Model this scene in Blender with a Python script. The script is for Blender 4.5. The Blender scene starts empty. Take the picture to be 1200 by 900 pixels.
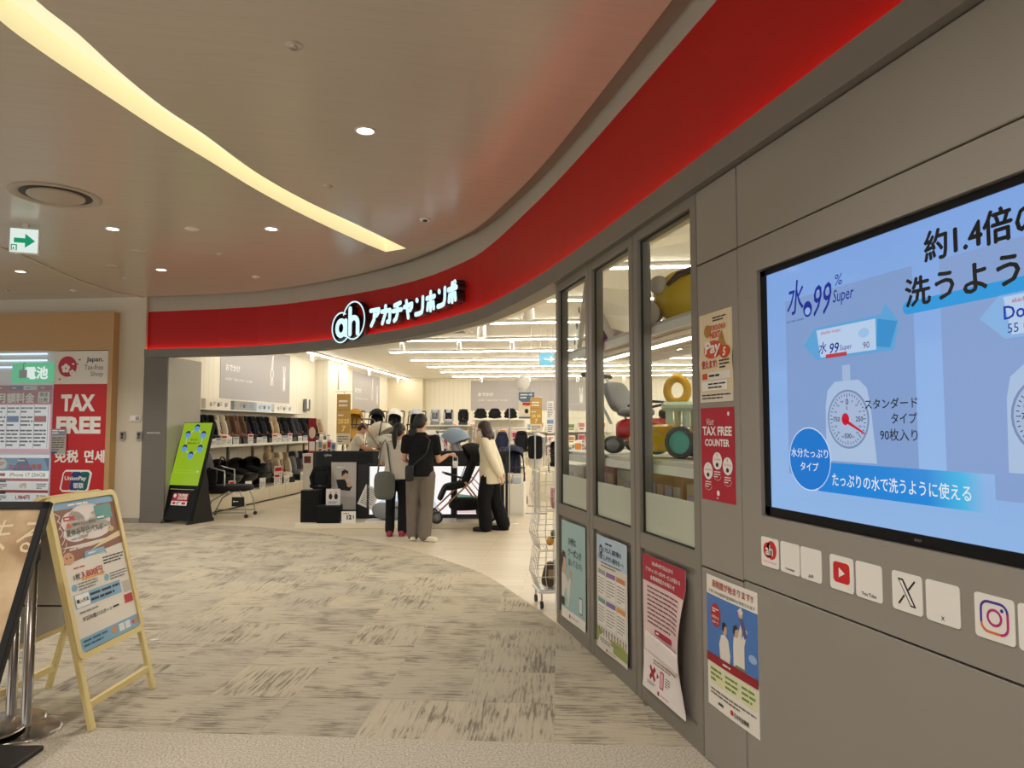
import bpy, bmesh, math, random
from mathutils import Vector, Matrix, Euler
from mathutils.geometry import tessellate_polygon
random.seed(7)
SC = bpy.context.scene
COL = SC.collection
# ------------------------------------------------------------------ camera
EYE = 1.55
cam_d = bpy.data.cameras.new('camera'); cam = bpy.data.objects.new('camera', cam_d); COL.objects.link(cam)
cam_d.sensor_width = 36.0; cam_d.lens = 832.0 / 1200.0 * 36.0; cam_d.clip_start = 0.02; cam_d.clip_end = 200
cam.location = (0, 0, EYE)
cam.rotation_euler = (math.radians(90 + 3.508), 0, -math.radians(13.232))
SC.camera = cam
# ------------------------------------------------------------------ world, exposure
SC.view_settings.view_transform = 'Standard'; SC.view_settings.look = 'None'
SC.view_settings.exposure = 0.0; SC.view_settings.gamma = 1.0; SC.view_settings.use_curve_mapping = False
W = bpy.data.worlds.new('world'); SC.world = W; W.use_nodes = True
bg = W.node_tree.nodes['Background']; bg.inputs[0].default_value = (1.0, 0.98, 0.945, 1); bg.inputs[1].default_value = 1.08
SHOP_STRIP = 40.0       # strength of the shop's ceiling tubes
MALL_SPOT = 140.0       # watts of one mall downlight
COVE = 1.0            # ceiling slot diffuser
LED = 8.5              # fascia lip strip
# ------------------------------------------------------------------ frames
G = math.radians(19.0)
UV_U = Vector((math.cos(G), -math.sin(G), 0)); UV_V = Vector((math.sin(G), math.cos(G), 0))
def S(u, v, z=0.0): return UV_U * u + UV_V * v + Vector((0, 0, z))
RS = -G                       # things set square to the shop, front towards the mall
RLEFT = math.pi / 2 - G       # flat things on the shop's car-seat wall
RWALL = -math.pi / 2          # flat things on the panelled wall
def lin(c):
    c = c / 255.0
    return c / 12.92 if c <= 0.04045 else ((c + 0.055) / 1.055) ** 2.4
def rgb(r, g=None, b=None):
    if isinstance(r, (tuple, list)): r, g, b = r
    return (lin(r), lin(g), lin(b), 1)
# ------------------------------------------------------------------ materials
MATS = {}
def mat(name, col=(128, 128, 128), rough=0.5, metal=0.0, emit=0.0, trans=0.0, alpha=1.0, noise=0.0, nscale=8.0, bump=0.0, spec=0.5, coat=0.0, stretch=None, emcol=None):
    if name in MATS: return MATS[name]
    m = bpy.data.materials.new(name); m.use_nodes = True; nt = m.node_tree
    b = nt.nodes['Principled BSDF']
    b.inputs['Base Color'].default_value = rgb(col); b.inputs['Roughness'].default_value = rough
    b.inputs['Metallic'].default_value = metal; b.inputs['Specular IOR Level'].default_value = spec
    b.inputs['Coat Weight'].default_value = coat
    if emit: b.inputs['Emission Color'].default_value = rgb(emcol or col); b.inputs['Emission Strength'].default_value = emit
    if trans: b.inputs['Transmission Weight'].default_value = trans
    if alpha < 1: b.inputs['Alpha'].default_value = alpha
    if noise or bump:
        tc = nt.nodes.new('ShaderNodeTexCoord'); mp = nt.nodes.new('ShaderNodeMapping')
        nt.links.new(tc.outputs['Object'], mp.inputs[0])
        if stretch: mp.inputs['Scale'].default_value = stretch
        n = nt.nodes.new('ShaderNodeTexNoise'); n.inputs['Scale'].default_value = nscale; n.inputs['Detail'].default_value = 4
        nt.links.new(mp.outputs[0], n.inputs['Vector'])
        if noise:
            mx = nt.nodes.new('ShaderNodeMix'); mx.data_type = 'RGBA'
            c = rgb(col); k = noise
            mx.inputs[6].default_value = (c[0] * (1 - k), c[1] * (1 - k), c[2] * (1 - k), 1)
            mx.inputs[7].default_value = (min(1, c[0] * (1 + k)), min(1, c[1] * (1 + k)), min(1, c[2] * (1 + k)), 1)
            nt.links.new(n.outputs[0], mx.inputs[0]); nt.links.new(mx.outputs[2], b.inputs['Base Color'])
        if bump:
            bp = nt.nodes.new('ShaderNodeBump'); bp.inputs['Strength'].default_value = bump; bp.inputs['Distance'].default_value = 0.01
            nt.links.new(n.outputs[0], bp.inputs['Height']); nt.links.new(bp.outputs[0], b.inputs['Normal'])
    MATS[name] = m
    return m
def ink(r, g, b): return mat('ink_%d_%d_%d' % (r, g, b), (r, g, b), 0.45, spec=0.4)
def glow(r, g, b, s=1.0):
    return mat('glow_%d_%d_%d_%g' % (r, g, b, s), (0, 0, 0), 0.25, emit=s, emcol=(r, g, b), spec=0.25)
# ------------------------------------------------------------------ mesh builder
def dedupe(pts):
    out = []
    for p in pts:
        if not out or (Vector(p) - Vector(out[-1])).length > 1e-6: out.append(p)
    return out
class MB:
    def __init__(s): s.v = []; s.f = []; s.m = []; s.sm = []
    def add(s, vs, fs, m, smooth=False, M=None):
        o = len(s.v)
        s.v.extend([(M @ Vector(p)) if M is not None else Vector(p) for p in vs])
        for f in fs: s.f.append([i + o for i in f]); s.m.append(m); s.sm.append(smooth)
        return s
    def box(s, c, d, m, M=None, rz=0.0, R=None, b=0.0):
        x, y, z = d[0] / 2, d[1] / 2, d[2] / 2
        T = Matrix.Translation(Vector(c)) @ (R.to_4x4() if R is not None else Matrix.Rotation(rz, 4, 'Z'))
        if M is not None: T = M @ T
        if b <= 0:
            vs = [(i, j, k) for i in (-x, x) for j in (-y, y) for k in (-z, z)]
            fs = [(0, 1, 3, 2), (4, 6, 7, 5), (0, 4, 5, 1), (2, 3, 7, 6), (0, 2, 6, 4), (1, 5, 7, 3)]
            return s.add(vs, fs, m, False, T)
        vs = []; b = min(b, x * .95, y * .95, z * .95)
        for i in (-1, 1):
            for j in (-1, 1):
                for k in (-1, 1):
                    vs += [(i * x, j * (y - b), k * (z - b)), (i * (x - b), j * y, k * (z - b)), (i * (x - b), j * (y - b), k * z)]
        def ix(i, j, k, a): return ((i > 0) * 4 + (j > 0) * 2 + (k > 0)) * 3 + a
        fs = []
        for i in (-1, 1): fs.append([ix(i, *q, 0) for q in ((-1, -1), (1, -1), (1, 1), (-1, 1))][::i])
        for j in (-1, 1): fs.append([ix(q[0], j, q[1], 1) for q in ((-1, -1), (-1, 1), (1, 1), (1, -1))][::j])
        for k in (-1, 1): fs.append([ix(q[0], q[1], k, 2) for q in ((-1, -1), (1, -1), (1, 1), (-1, 1))][::k])
        for i in (-1, 1):
            for j in (-1, 1):
                f = [ix(i, j, -1, 0), ix(i, j, -1, 1), ix(i, j, 1, 1), ix(i, j, 1, 0)]; fs.append(f[::i * j])
        for i in (-1, 1):
            for k in (-1, 1):
                f = [ix(i, -1, k, 0), ix(i, 1, k, 0), ix(i, 1, k, 2), ix(i, -1, k, 2)]; fs.append(f[::i * k])
        for j in (-1, 1):
            for k in (-1, 1):
                f = [ix(-1, j, k, 1), ix(-1, j, k, 2), ix(1, j, k, 2), ix(1, j, k, 1)]; fs.append(f[::j * k])
        for i in (-1, 1):
            for j in (-1, 1):
                for k in (-1, 1):
                    f = [ix(i, j, k, 0), ix(i, j, k, 1), ix(i, j, k, 2)]; fs.append(f[::i * j * k])
        return s.add(vs, fs, m, False, T)
    def ring(s, pts_rings, m, smooth=True, closed=False, caps=True, M=None):
        n = len(pts_rings[0]); vs = [p for r in pts_rings for p in r]; fs = []
        k = len(pts_rings)
        for a in range(k if closed else k - 1):
            c = (a + 1) % k
            for i in range(n):
                j = (i + 1) % n; fs.append((a * n + i, a * n + j, c * n + j, c * n + i))
        s.add(vs, fs, m, smooth, M)
        if caps and not closed:
            s.add(pts_rings[0], [list(range(n))[::-1]], m, False, M); s.add(pts_rings[-1], [list(range(n))], m, False, M)
        return s
    def tube(s, pts, r, m, n=8, closed=False, M=None, caps=True, flat=1.0):
        pts = [Vector(p) for p in dedupe(pts)]; rr = r if isinstance(r, (list, tuple)) else [r] * len(pts)
        rings = []; up = None
        for i, p in enumerate(pts):
            if closed: d = pts[(i + 1) % len(pts)] - pts[i - 1]
            else: d = pts[min(i + 1, len(pts) - 1)] - pts[max(i - 1, 0)]
            d.normalize()
            if up is None:
                up = Vector((0, 0, 1)) if abs(d.z) < 0.9 else Vector((0, 1, 0))
            a = d.cross(up)
            if a.length < 1e-5: a = d.cross(Vector((1, 0, 0)))
            a.normalize(); bb = a.cross(d).normalized(); up = bb
            rings.append([p + (a * math.cos(2 * math.pi * k / n) + bb * math.sin(2 * math.pi * k / n) * flat) * rr[i] for k in range(n)])
        return s.ring(rings, m, True, closed, caps, M)
    def cyl(s, p0, p1, r0, m, r1=None, n=14, M=None): return s.tube([p0, p1], [r0, r0 if r1 is None else r1], m, n, M=M)
    def lathe(s, prof, m, n=20, M=None, smooth=True):
        rings = [[(r * math.cos(2 * math.pi * k / n), r * math.sin(2 * math.pi * k / n), z) for k in range(n)] for r, z in prof]
        return s.ring(rings, m, smooth, caps=prof[0] != prof[-1], M=M)
    def sup(s, c, d, m, e=0.6, R=None, n=14, k=9, M=None):
        # rounded block (superquadric) of overall size d
        def pw(t): return math.copysign(abs(t) ** e, t)
        rings = []
        for a in range(k + 1):
            ph = -math.pi / 2 + math.pi * a / k
            if a in (0, k): ph *= 0.985
            rings.append([Vector((d[0] / 2 * pw(math.cos(ph)) * pw(math.cos(t)), d[1] / 2 * pw(math.cos(ph)) * pw(math.sin(t)), d[2] / 2 * pw(math.sin(ph)))) for t in [2 * math.pi * q / n for q in range(n)]])
        T = Matrix.Translation(Vector(c)) @ (R.to_4x4() if R is not None else Matrix.Identity(4))
        return s.ring(rings, m, True, M=(M @ T) if M is not None else T)
    def prism(s, poly, y0, y1, m, M=None, smooth=False):
        # outline in x,z ; extruded along y
        n = len(poly); a = [(p[0], y0, p[1]) for p in poly]; b = [(p[0], y1, p[1]) for p in poly]
        tri = tessellate_polygon([[Vector((p[0], p[1], 0)) for p in poly]])
        s.add(a, [list(t) for t in tri], m, False, M); s.add(b, [list(t)[::-1] for t in tri], m, False, M)
        return s.add(a + b, [(i, (i + 1) % n, n + (i + 1) % n, n + i) for i in range(n)], m, smooth, M)
    def slab(s, poly, z0, z1, m, M=None):
        n = len(poly); a = [(p[0], p[1], z0) for p in poly]; b = [(p[0], p[1], z1) for p in poly]
        tri = tessellate_polygon([[Vector((p[0], p[1], 0)) for p in poly]])
        s.add(a, [list(t)[::-1] for t in tri], m, False, M); s.add(b, [list(t) for t in tri], m, False, M)
        return s.add(a + b, [(i, (i + 1) % n, n + (i + 1) % n, n + i) for i in range(n)], m, False, M)
    def mesh(s, name):
        me = bpy.data.meshes.new(name); me.from_pydata([tuple(p) for p in s.v], [], s.f)
        ms = []
        for m in s.m:
            if m not in ms: ms.append(m)
        for m in ms: me.materials.append(m)
        me.polygons.foreach_set('material_index', [ms.index(m) for m in s.m])
        me.polygons.foreach_set('use_smooth', s.sm)
        me.update(); return me
    def build(s, name, parent=None, loc=None, rz=0.0, fix=True):
        me = s.mesh(name)
        if fix:
            bm = bmesh.new(); bm.from_mesh(me); bmesh.ops.recalc_face_normals(bm, faces=bm.faces); bm.to_mesh(me); bm.free()
        o = bpy.data.objects.new(name, me); COL.objects.link(o)
        if parent is not None: o.parent = parent
        if loc is not None: o.location = loc
        o.rotation_euler = (0, 0, rz)
        return o
def tag(o, label=None, cat=None, group=None, kind=None):
    if label: o['label'] = label
    if cat: o['category'] = cat
    if group: o['group'] = group
    if kind: o['kind'] = kind
    return o
def thing(name, label, cat, loc=(0, 0, 0), rz=0.0, group=None):
    o = bpy.data.objects.new(name, None); COL.objects.link(o); o.location = loc; o.rotation_euler = (0, 0, rz)
    o.empty_display_size = 0.1
    return tag(o, label, cat, group)
def struct(name, mb, parent=None, loc=None, rz=0.0, fix=True):
    o = mb.build(name, parent, loc, rz, fix)
    if parent is None: o['kind'] = 'structure'
    return o
def dup(root, loc, rz=None, label=None, group=None):
    def cp(o, par):
        c = o.copy(); COL.objects.link(c)
        if par is not None: c.parent = par
        for ch in o.children: cp(ch, c)
        return c
    r = cp(root, None); r.location = loc
    if rz is not None: r.rotation_euler = (0, 0, rz)
    if label: r['label'] = label
    if group: r['group'] = group
    return r
RX = lambda a: Matrix.Rotation(math.radians(a), 3, 'X')
RY = lambda a: Matrix.Rotation(math.radians(a), 3, 'Y')
RZ = lambda a: Matrix.Rotation(math.radians(a), 3, 'Z')
# ------------------------------------------------------------------ lettering and print
TXT = {}
def glyphs(body, bold):
    key = (body, bold)
    if key not in TXT:
        c = bpy.data.curves.new('t', 'FONT'); c.body = body; c.size = 1.0; c.resolution_u = 2; c.offset = bold
        o = bpy.data.objects.new('t', c); m = o.to_mesh()
        vs = [tuple(v.co) for v in m.vertices]; fs = [tuple(p.vertices) for p in m.polygons]
        o.to_mesh_clear(); bpy.data.objects.remove(o); bpy.data.curves.remove(c)
        x0 = min([v[0] for v in vs] or [0]); x1 = max([v[0] for v in vs] or [1])
        z0 = min([v[1] for v in vs] or [0]); z1 = max([v[1] for v in vs] or [1])
        TXT[key] = (vs, fs, x0, x1, z0, z1)
    return TXT[key]
def put_text(mb, body, x, z, h, m, y=0.0, w=None, bold=0.0, align='C', M=None, slant=0.0, wmax=None, bend=None):
    # ink box: height h, centred on (x, z) (align C) or starting at x (L) / ending at x (R); w forces the width
    cjk = any(ord(ch) > 0x3fff for ch in body)
    if cjk and bold > 0:
        for i, (dx, dz) in enumerate(((-.9, 0), (.9, 0), (0, .7), (0, -.7))): put_text(mb, body, x + dx * bold * h, z + dz * bold * h, h, m, y - i * .00012, w, 0.0, align, M, slant, wmax, bend)
        return
    vs, fs, x0, x1, z0, z1 = glyphs(body, bold)
    if not fs: return
    k = h / max(1e-6, z1 - z0); kx = (w / (x1 - x0)) if w else k
    if wmax and (x1 - x0) * kx > wmax: kx = wmax / (x1 - x0)
    wid = (x1 - x0) * kx; left = x - wid / 2 if align == 'C' else (x if align == 'L' else x - wid)
    out = []
    for v in vs:
        px = left + (v[0] - x0) * kx + slant * (v[1] - z0) * k; pz = z - h / 2 + (v[1] - z0) * k
        out.append((px, y - (bend(px, pz) if bend else 0.0), pz))
    mb.add(out, fs, m, False, M)
class Sheet:
    """A flat printed thing: local x to its own right, z up, front towards -y, origin at its lower left corner."""
    def __init__(s, name, label, cat, loc, rz, w, h, paper, thick=0.002, bend=None, group=None, root=None, parts=True, step=0.0006):
        s.name = name; s.w = w; s.h = h; s.bend = bend; s.step = step; s.kz = 1.0; s.pr = MB(); s.lt = MB()
        mb = MB(); nx, nz = (26, 30) if bend else (1, 1)
        B = bend or (lambda x, z: 0.0)
        for yy in (0.0, thick):
            vs = [(w * i / nx, yy - B(w * i / nx, h * j / nz), h * j / nz) for j in range(nz + 1) for i in range(nx + 1)]
            mb.add(vs, [(j * (nx + 1) + i, j * (nx + 1) + i + 1, (j + 1) * (nx + 1) + i + 1, (j + 1) * (nx + 1) + i) for j in range(nz) for i in range(nx)], paper, bool(bend))
        rim = [(w * i / nx, 0) for i in range(nx)] + [(w, h * j / nz) for j in range(nz)] + [(w - w * i / nx, h) for i in range(nx)] + [(0, h - h * j / nz) for j in range(nz)]
        a = [(x, -B(x, z), z) for x, z in rim]; b = [(x, thick - B(x, z), z) for x, z in rim]; n = len(rim)
        mb.add(a + b, [(i, (i + 1) % n, n + (i + 1) % n, n + i) for i in range(n)], paper)
        s.o = mb.build(name, root, loc, rz, fix=False)
        if cat: tag(s.o, label, cat, group)
    def rect(s, x0, z0, x1, z1, m, L=1):
        kz = getattr(s, 'kz', 1.0); z0 *= kz; z1 *= kz
        if s.bend:
            nx = max(1, int(26 * (x1 - x0) / s.w)); nz = max(1, int(24 * (z1 - z0) / s.h)) + 1
        else: nx = nz = 1
        B = s.bend or (lambda x, z: 0.0); vs = []
        for j in range(nz + 1):
            for i in range(nx + 1):
                x = x0 + (x1 - x0) * i / nx; z = z0 + (z1 - z0) * j / nz; vs.append((x, -L * s.step - B(x, z), z))
        s.pr.add(vs, [(j * (nx + 1) + i, j * (nx + 1) + i + 1, (j + 1) * (nx + 1) + i + 1, (j + 1) * (nx + 1) + i) for j in range(nz) for i in range(nx)], m)
        return s
    def poly(s, pts, m, L=1):
        kz = getattr(s, 'kz', 1.0); pts = [(p[0], p[1] * kz) for p in pts]
        B = s.bend or (lambda x, z: 0.0)
        tri = tessellate_polygon([[Vector((p[0], p[1], 0)) for p in pts]])
        s.pr.add([(p[0], -L * s.step - B(p[0], p[1]), p[1]) for p in pts], [list(t) for t in tri], m); return s
    def disc(s, x, z, rx, m, L=1, rz=None, n=28): return s.poly([(x + rx * math.cos(2 * math.pi * k / n), z + (rz or rx) * math.sin(2 * math.pi * k / n)) for k in range(n)], m, L)
    def rrect(s, x0, z0, x1, z1, r, m, L=1):
        p = []
        for cx, cz, a in ((x1 - r, z1 - r, 0), (x0 + r, z1 - r, 90), (x0 + r, z0 + r, 180), (x1 - r, z0 + r, 270)):
            p += [(cx + r * math.cos(math.radians(a + q)), cz + r * math.sin(math.radians(a + q))) for q in (0, 22, 45, 67, 90)]
        return s.poly(p, m, L)
    def line(s, pts, r, m, L=1):
        for a, b in zip(pts, pts[1:]):
            d = Vector((b[0] - a[0], b[1] - a[1])); n = Vector((-d.y, d.x)).normalized() * r
            s.poly([(a[0] - n.x, a[1] - n.y), (b[0] - n.x, b[1] - n.y), (b[0] + n.x, b[1] + n.y), (a[0] + n.x, a[1] + n.y)], m, L)
        return s
    def text(s, body, x, z, h, m, L=2, **k):
        kz = getattr(s, 'kz', 1.0); put_text(s.lt, body, x, z * kz, h * kz, m, y=-L * s.step, bend=s.bend, **k); return s
    def lines(s, x0, z1, x1, z0, n, m, L=2, fill=0.45, seed=0):
        # rows of words too small to read
        rnd = random.Random(seed + n); dz = (z1 - z0) / n
        for i in range(n):
            z = z1 - dz * (i + 0.5); x = x0; end = x0 + (x1 - x0) * (1.0 if i < n - 1 else rnd.uniform(.5, .9))
            while x < end - dz * .3:
                wd = min(rnd.uniform(0.6, 3.0) * dz, end - x); s.rect(x, z - dz * fill / 2, x + wd * .88, z + dz * fill / 2, m, L); x += wd
        return s
    def done(s):
        if s.pr.f: s.pr.build('print', s.o, fix=False)['kind'] = 'stuff'
        if s.lt.f: s.lt.build('lettering', s.o, fix=False)['kind'] = 'stuff'
        return s.o
BLACK = ink(22, 22, 24); WHITE = ink(238, 236, 230); RED = ink(196, 22, 36); GREY = ink(120, 120, 120)
# ================================================================== THE SETTING
NODES = [(-3.23, 12.75), (-1.4, 11.85), (-0.06, 10.5), (0.8, 9.2), (1.27, 8.0), (1.44, 7.4), (1.54, 6.6), (1.62, 5.6), (1.65, 4.4), (1.65, 2.0), (1.65, -5.0)]
REDTOP = [3.47, 3.48, 3.47, 3.455, 3.46, 3.50, 3.54, 3.57, 3.585, 3.585, 3.585]
def catmull(P, n=3):
    out = []
    for i in range(len(P) - 1):
        p0 = Vector(P[max(i - 1, 0)]); p1 = Vector(P[i]); p2 = Vector(P[i + 1]); p3 = Vector(P[min(i + 2, len(P) - 1)])
        for k in range(n):
            t = k / n
            out.append(0.5 * ((2 * p1) + (p2 - p0) * t + (2 * p0 - 5 * p1 + 4 * p2 - p3) * t * t + (3 * p1 - p0 - 3 * p2 + p3) * t ** 3))
    return out + [Vector(P[-1])]
NSUB = 3
CURVE = catmull([(a, b, c) for (a, b), c in zip(NODES, REDTOP)], NSUB)      # x, y and the height of the red panels
def normal_at(i):
    a = CURVE[max(i - 1, 0)]; b = CURVE[min(i + 1, len(CURVE) - 1)]; t = Vector((b.x - a.x, b.y - a.y)).normalized()
    return Vector((t.y, -t.x))                                           # towards the mall
def off(d, i0=0, i1=None):
    return [(CURVE[i].x + normal_at(i).x * d, CURVE[i].y + normal_at(i).y * d) for i in range(i0, (len(CURVE) if i1 is None else i1 + 1))]
def along(mb, d0, d1, z0, z1, m, i0=0, i1=None):
    A = off(d0, i0, i1); B = off(d1, i0, i1); n = len(A); i1 = i0 + n - 1
    zz0 = [z0] * n if not callable(z0) else [z0(i) for i in range(i0, i1 + 1)]
    zz1 = [z1] * n if not callable(z1) else [z1(i) for i in range(i0, i1 + 1)]
    rings = [[(A[k][0], A[k][1], zz0[k]), (B[k][0], B[k][1], zz0[k]), (B[k][0], B[k][1], zz1[k]), (A[k][0], A[k][1], zz1[k])] for k in range(n)]
    return mb.ring(rings, m, False)
ZC = 3.70; ZS = 3.40; ZBEAM = 2.71; ZLIP = 2.83
def facade_point(px_t):   # position along the facade by curve index (float)
    i = int(px_t); f = px_t - i; j = min(i + 1, len(CURVE) - 1)
    return CURVE[i].lerp(CURVE[j], f), normal_at(i).lerp(normal_at(j), f).normalized()

M_PANEL = mat('grey_wall_laminate', (147, 141, 131), 0.42, noise=0.03, nscale=3, spec=0.4)
M_JOINT = mat('dark_joint', (52, 48, 44), 0.7)
M_FRAME = mat('grey_window_frame', (128, 122, 112), 0.4, noise=0.03, nscale=5)
M_BEAM = mat('grey_beam', (120, 114, 105), 0.5, noise=0.03, nscale=4)
M_RED = mat('red_fascia_sheet', (178, 21, 19), 0.4, spec=0.25, noise=0.04, nscale=1.5)
M_PALE = mat('pale_grey_plaster', (178, 170, 156), 0.6, noise=0.03, nscale=4)
M_GROOVE = mat('grey_shadow_gap', (128, 123, 114), 0.7)
M_BEIGE = mat('beige_plaster', (206, 197, 178), 0.7, noise=0.025, nscale=6)
M_CREAM = mat('cream_boarding', (240, 231, 208), 0.6)
M_SHOPCEIL = mat('shop_ceiling_white', (240, 236, 226), 0.8, noise=0.02, nscale=3)
M_TAN = mat('tan_laminate', (186, 148, 98), 0.5, noise=0.06, nscale=4, stretch=(1, 1, 14))
M_COLUMN = mat('column_grey', (110, 104, 96), 0.5, noise=0.03, nscale=4)
M_COLSIDE = mat('column_reveal_grey', (176, 170, 158), 0.5, noise=0.03, nscale=4)

def m_ceiling():
    m = bpy.data.materials.new('mall_ceiling_panel'); m.use_nodes = True; nt = m.node_tree; b = nt.nodes['Principled BSDF']
    tc = nt.nodes.new('ShaderNodeTexCoord'); mp = nt.nodes.new('ShaderNodeMapping'); mp.inputs['Scale'].default_value = (0.5, 9, 1); mp.inputs['Rotation'].default_value = (0, 0, 0.3)
    n = nt.nodes.new('ShaderNodeTexNoise'); n.inputs['Scale'].default_value = 2.2; n.inputs['Detail'].default_value = 5
    nt.links.new(tc.outputs['Object'], mp.inputs[0]); nt.links.new(mp.outputs[0], n.inputs['Vector'])
    mx = nt.nodes.new('ShaderNodeMix'); mx.data_type = 'RGBA'
    mx.inputs[6].default_value = rgb(188, 178, 164); mx.inputs[7].default_value = rgb(198, 188, 174)
    nt.links.new(n.outputs[0], mx.inputs[0]); nt.links.new(mx.outputs[2], b.inputs['Base Color'])
    b.inputs['Roughness'].default_value = 0.24; b.inputs['Specular IOR Level'].default_value = 0.8
    bp = nt.nodes.new('ShaderNodeBump'); bp.inputs['Strength'].default_value = 0.03; bp.inputs['Distance'].default_value = 0.02
    nt.links.new(n.outputs[0], bp.inputs['Height']); nt.links.new(bp.outputs[0], b.inputs['Normal'])
    return m
M_CEIL = m_ceiling()

def m_carpet(name, kind):
    m = bpy.data.materials.new(name); m.use_nodes = True; nt = m.node_tree; b = nt.nodes['Principled BSDF']
    L = nt.links.new; N = nt.nodes.new
    tc = N('ShaderNodeTexCoord'); b.inputs['Roughness'].default_value = 0.95; b.inputs['Specular IOR Level'].default_value = 0.1
    fine = N('ShaderNodeTexNoise'); fine.inputs['Scale'].default_value = 190; fine.inputs['Detail'].default_value = 2; L(tc.outputs['Object'], fine.inputs['Vector'])
    if kind == 'tile':
        oi = N('ShaderNodeObjectInfo'); ad = N('ShaderNodeVectorMath'); ad.operation = 'ADD'
        cx = N('ShaderNodeCombineXYZ'); mu = N('ShaderNodeMath'); mu.operation = 'MULTIPLY'; mu.inputs[1].default_value = 40
        L(oi.outputs['Random'], mu.inputs[0]); L(mu.outputs[0], cx.inputs[0]); L(mu.outputs[0], cx.inputs[1]); L(mu.outputs[0], cx.inputs[2])
        L(tc.outputs['Object'], ad.inputs[0]); L(cx.outputs[0], ad.inputs[1])
        mp = N('ShaderNodeMapping'); mp.inputs['Scale'].default_value = (3.4, 42, 1); L(ad.outputs[0], mp.inputs[0])
        n1 = N('ShaderNodeTexNoise'); n1.inputs['Scale'].default_value = 1.4; n1.inputs['Detail'].default_value = 5; n1.inputs['Roughness'].default_value = 0.7; L(mp.outputs[0], n1.inputs['Vector'])
        n2 = N('ShaderNodeTexNoise'); n2.inputs['Scale'].default_value = 3.6; n2.inputs['Detail'].default_value = 3; L(ad.outputs[0], n2.inputs['Vector'])
        sm = N('ShaderNodeMath'); sm.operation = 'ADD'; L(n1.outputs[0], sm.inputs[0])
        s2 = N('ShaderNodeMath'); s2.operation = 'MULTIPLY'; s2.inputs[1].default_value = 0.55; L(n2.outputs[0], s2.inputs[0]); L(s2.outputs[0], sm.inputs[1])
        cr = N('ShaderNodeValToRGB'); e = cr.color_ramp.elements
        e[0].position = 0.60; e[0].color = rgb(140, 131, 117); e[1].position = 0.86; e[1].color = rgb(200, 190, 168)
        k = cr.color_ramp.elements.new(0.675); k.color = rgb(158, 148, 132)
        k = cr.color_ramp.elements.new(0.715); k.color = rgb(188, 178, 157)
        L(sm.outputs[0], cr.inputs[0]); src = cr.outputs[0]; amt = 0.30
        tint = N('ShaderNodeMix'); tint.data_type = 'RGBA'; tint.blend_type = 'MULTIPLY'; tint.inputs[0].default_value = 1.0
        c2 = N('ShaderNodeValToRGB'); c2.color_ramp.elements[0].color = (0.86, 0.86, 0.88, 1); c2.color_ramp.elements[1].color = (1.0, 0.99, 0.97, 1)
        L(oi.outputs['Random'], c2.inputs[0]); L(src, tint.inputs[6]); L(c2.outputs[0], tint.inputs[7]); src = tint.outputs[2]
    else:
        c = N('ShaderNodeRGB'); c.outputs[0].default_value = rgb(206, 196, 178); src = c.outputs[0]; amt = 0.62
        fine.inputs['Scale'].default_value = 95
    cr3 = N('ShaderNodeValToRGB'); cr3.color_ramp.elements[0].position = 0.35; cr3.color_ramp.elements[0].color = (0.35, 0.34, 0.34, 1); cr3.color_ramp.elements[1].position = 0.62
    L(fine.outputs[0], cr3.inputs[0])
    mx = N('ShaderNodeMix'); mx.data_type = 'RGBA'; mx.blend_type = 'MULTIPLY'; mx.inputs[0].default_value = amt
    L(src, mx.inputs[6]); L(cr3.outputs[0], mx.inputs[7]); L(mx.outputs[2], b.inputs['Base Color'])
    bp = N('ShaderNodeBump'); bp.inputs['Strength'].default_value = 0.35; bp.inputs['Distance'].default_value = 0.004
    L(fine.outputs[0], bp.inputs['Height']); L(bp.outputs[0], b.inputs['Normal'])
    return m
M_TILE = m_carpet('carpet_tile_streaked', 'tile'); M_BORDER = m_carpet('carpet_salt_and_pepper', 'border')

def m_planks():
    m = bpy.data.materials.new('pale_wood_planks'); m.use_nodes = True; nt = m.node_tree; b = nt.nodes['Principled BSDF']; L = nt.links.new; N = nt.nodes.new
    tc = N('ShaderNodeTexCoord'); mp = N('ShaderNodeMapping'); mp.inputs['Rotation'].default_value = (0, 0, G); L(tc.outputs['Object'], mp.inputs[0])
    br = N('ShaderNodeTexBrick'); br.inputs['Scale'].default_value = 1.0; br.inputs['Brick Width'].default_value = 1.2; br.inputs['Row Height'].default_value = 0.15
    br.inputs['Mortar Size'].default_value = 0.003; br.inputs['Color1'].default_value = rgb(226, 212, 186); br.inputs['Color2'].default_value = rgb(216, 201, 174); br.inputs['Mortar'].default_value = rgb(188, 172, 146)
    L(mp.outputs[0], br.inputs['Vector'])
    n = N('ShaderNodeTexNoise'); n.inputs['Scale'].default_value = 1.5; n.inputs['Detail'].default_value = 4; mp2 = N('ShaderNodeMapping'); mp2.inputs['Scale'].default_value = (1, 18, 1)
    L(mp.outputs[0], mp2.inputs[0]); L(mp2.outputs[0], n.inputs['Vector'])
    mx = N('ShaderNodeMix'); mx.data_type = 'RGBA'; mx.blend_type = 'MULTIPLY'; mx.inputs[0].default_value = 0.25; L(br.outputs['Color'], mx.inputs[6]); L(n.outputs[0], mx.inputs[7]); L(mx.outputs[2], b.inputs['Base Color'])
    b.inputs['Roughness'].default_value = 0.38
    return m
M_PLANK = m_planks()
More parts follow.
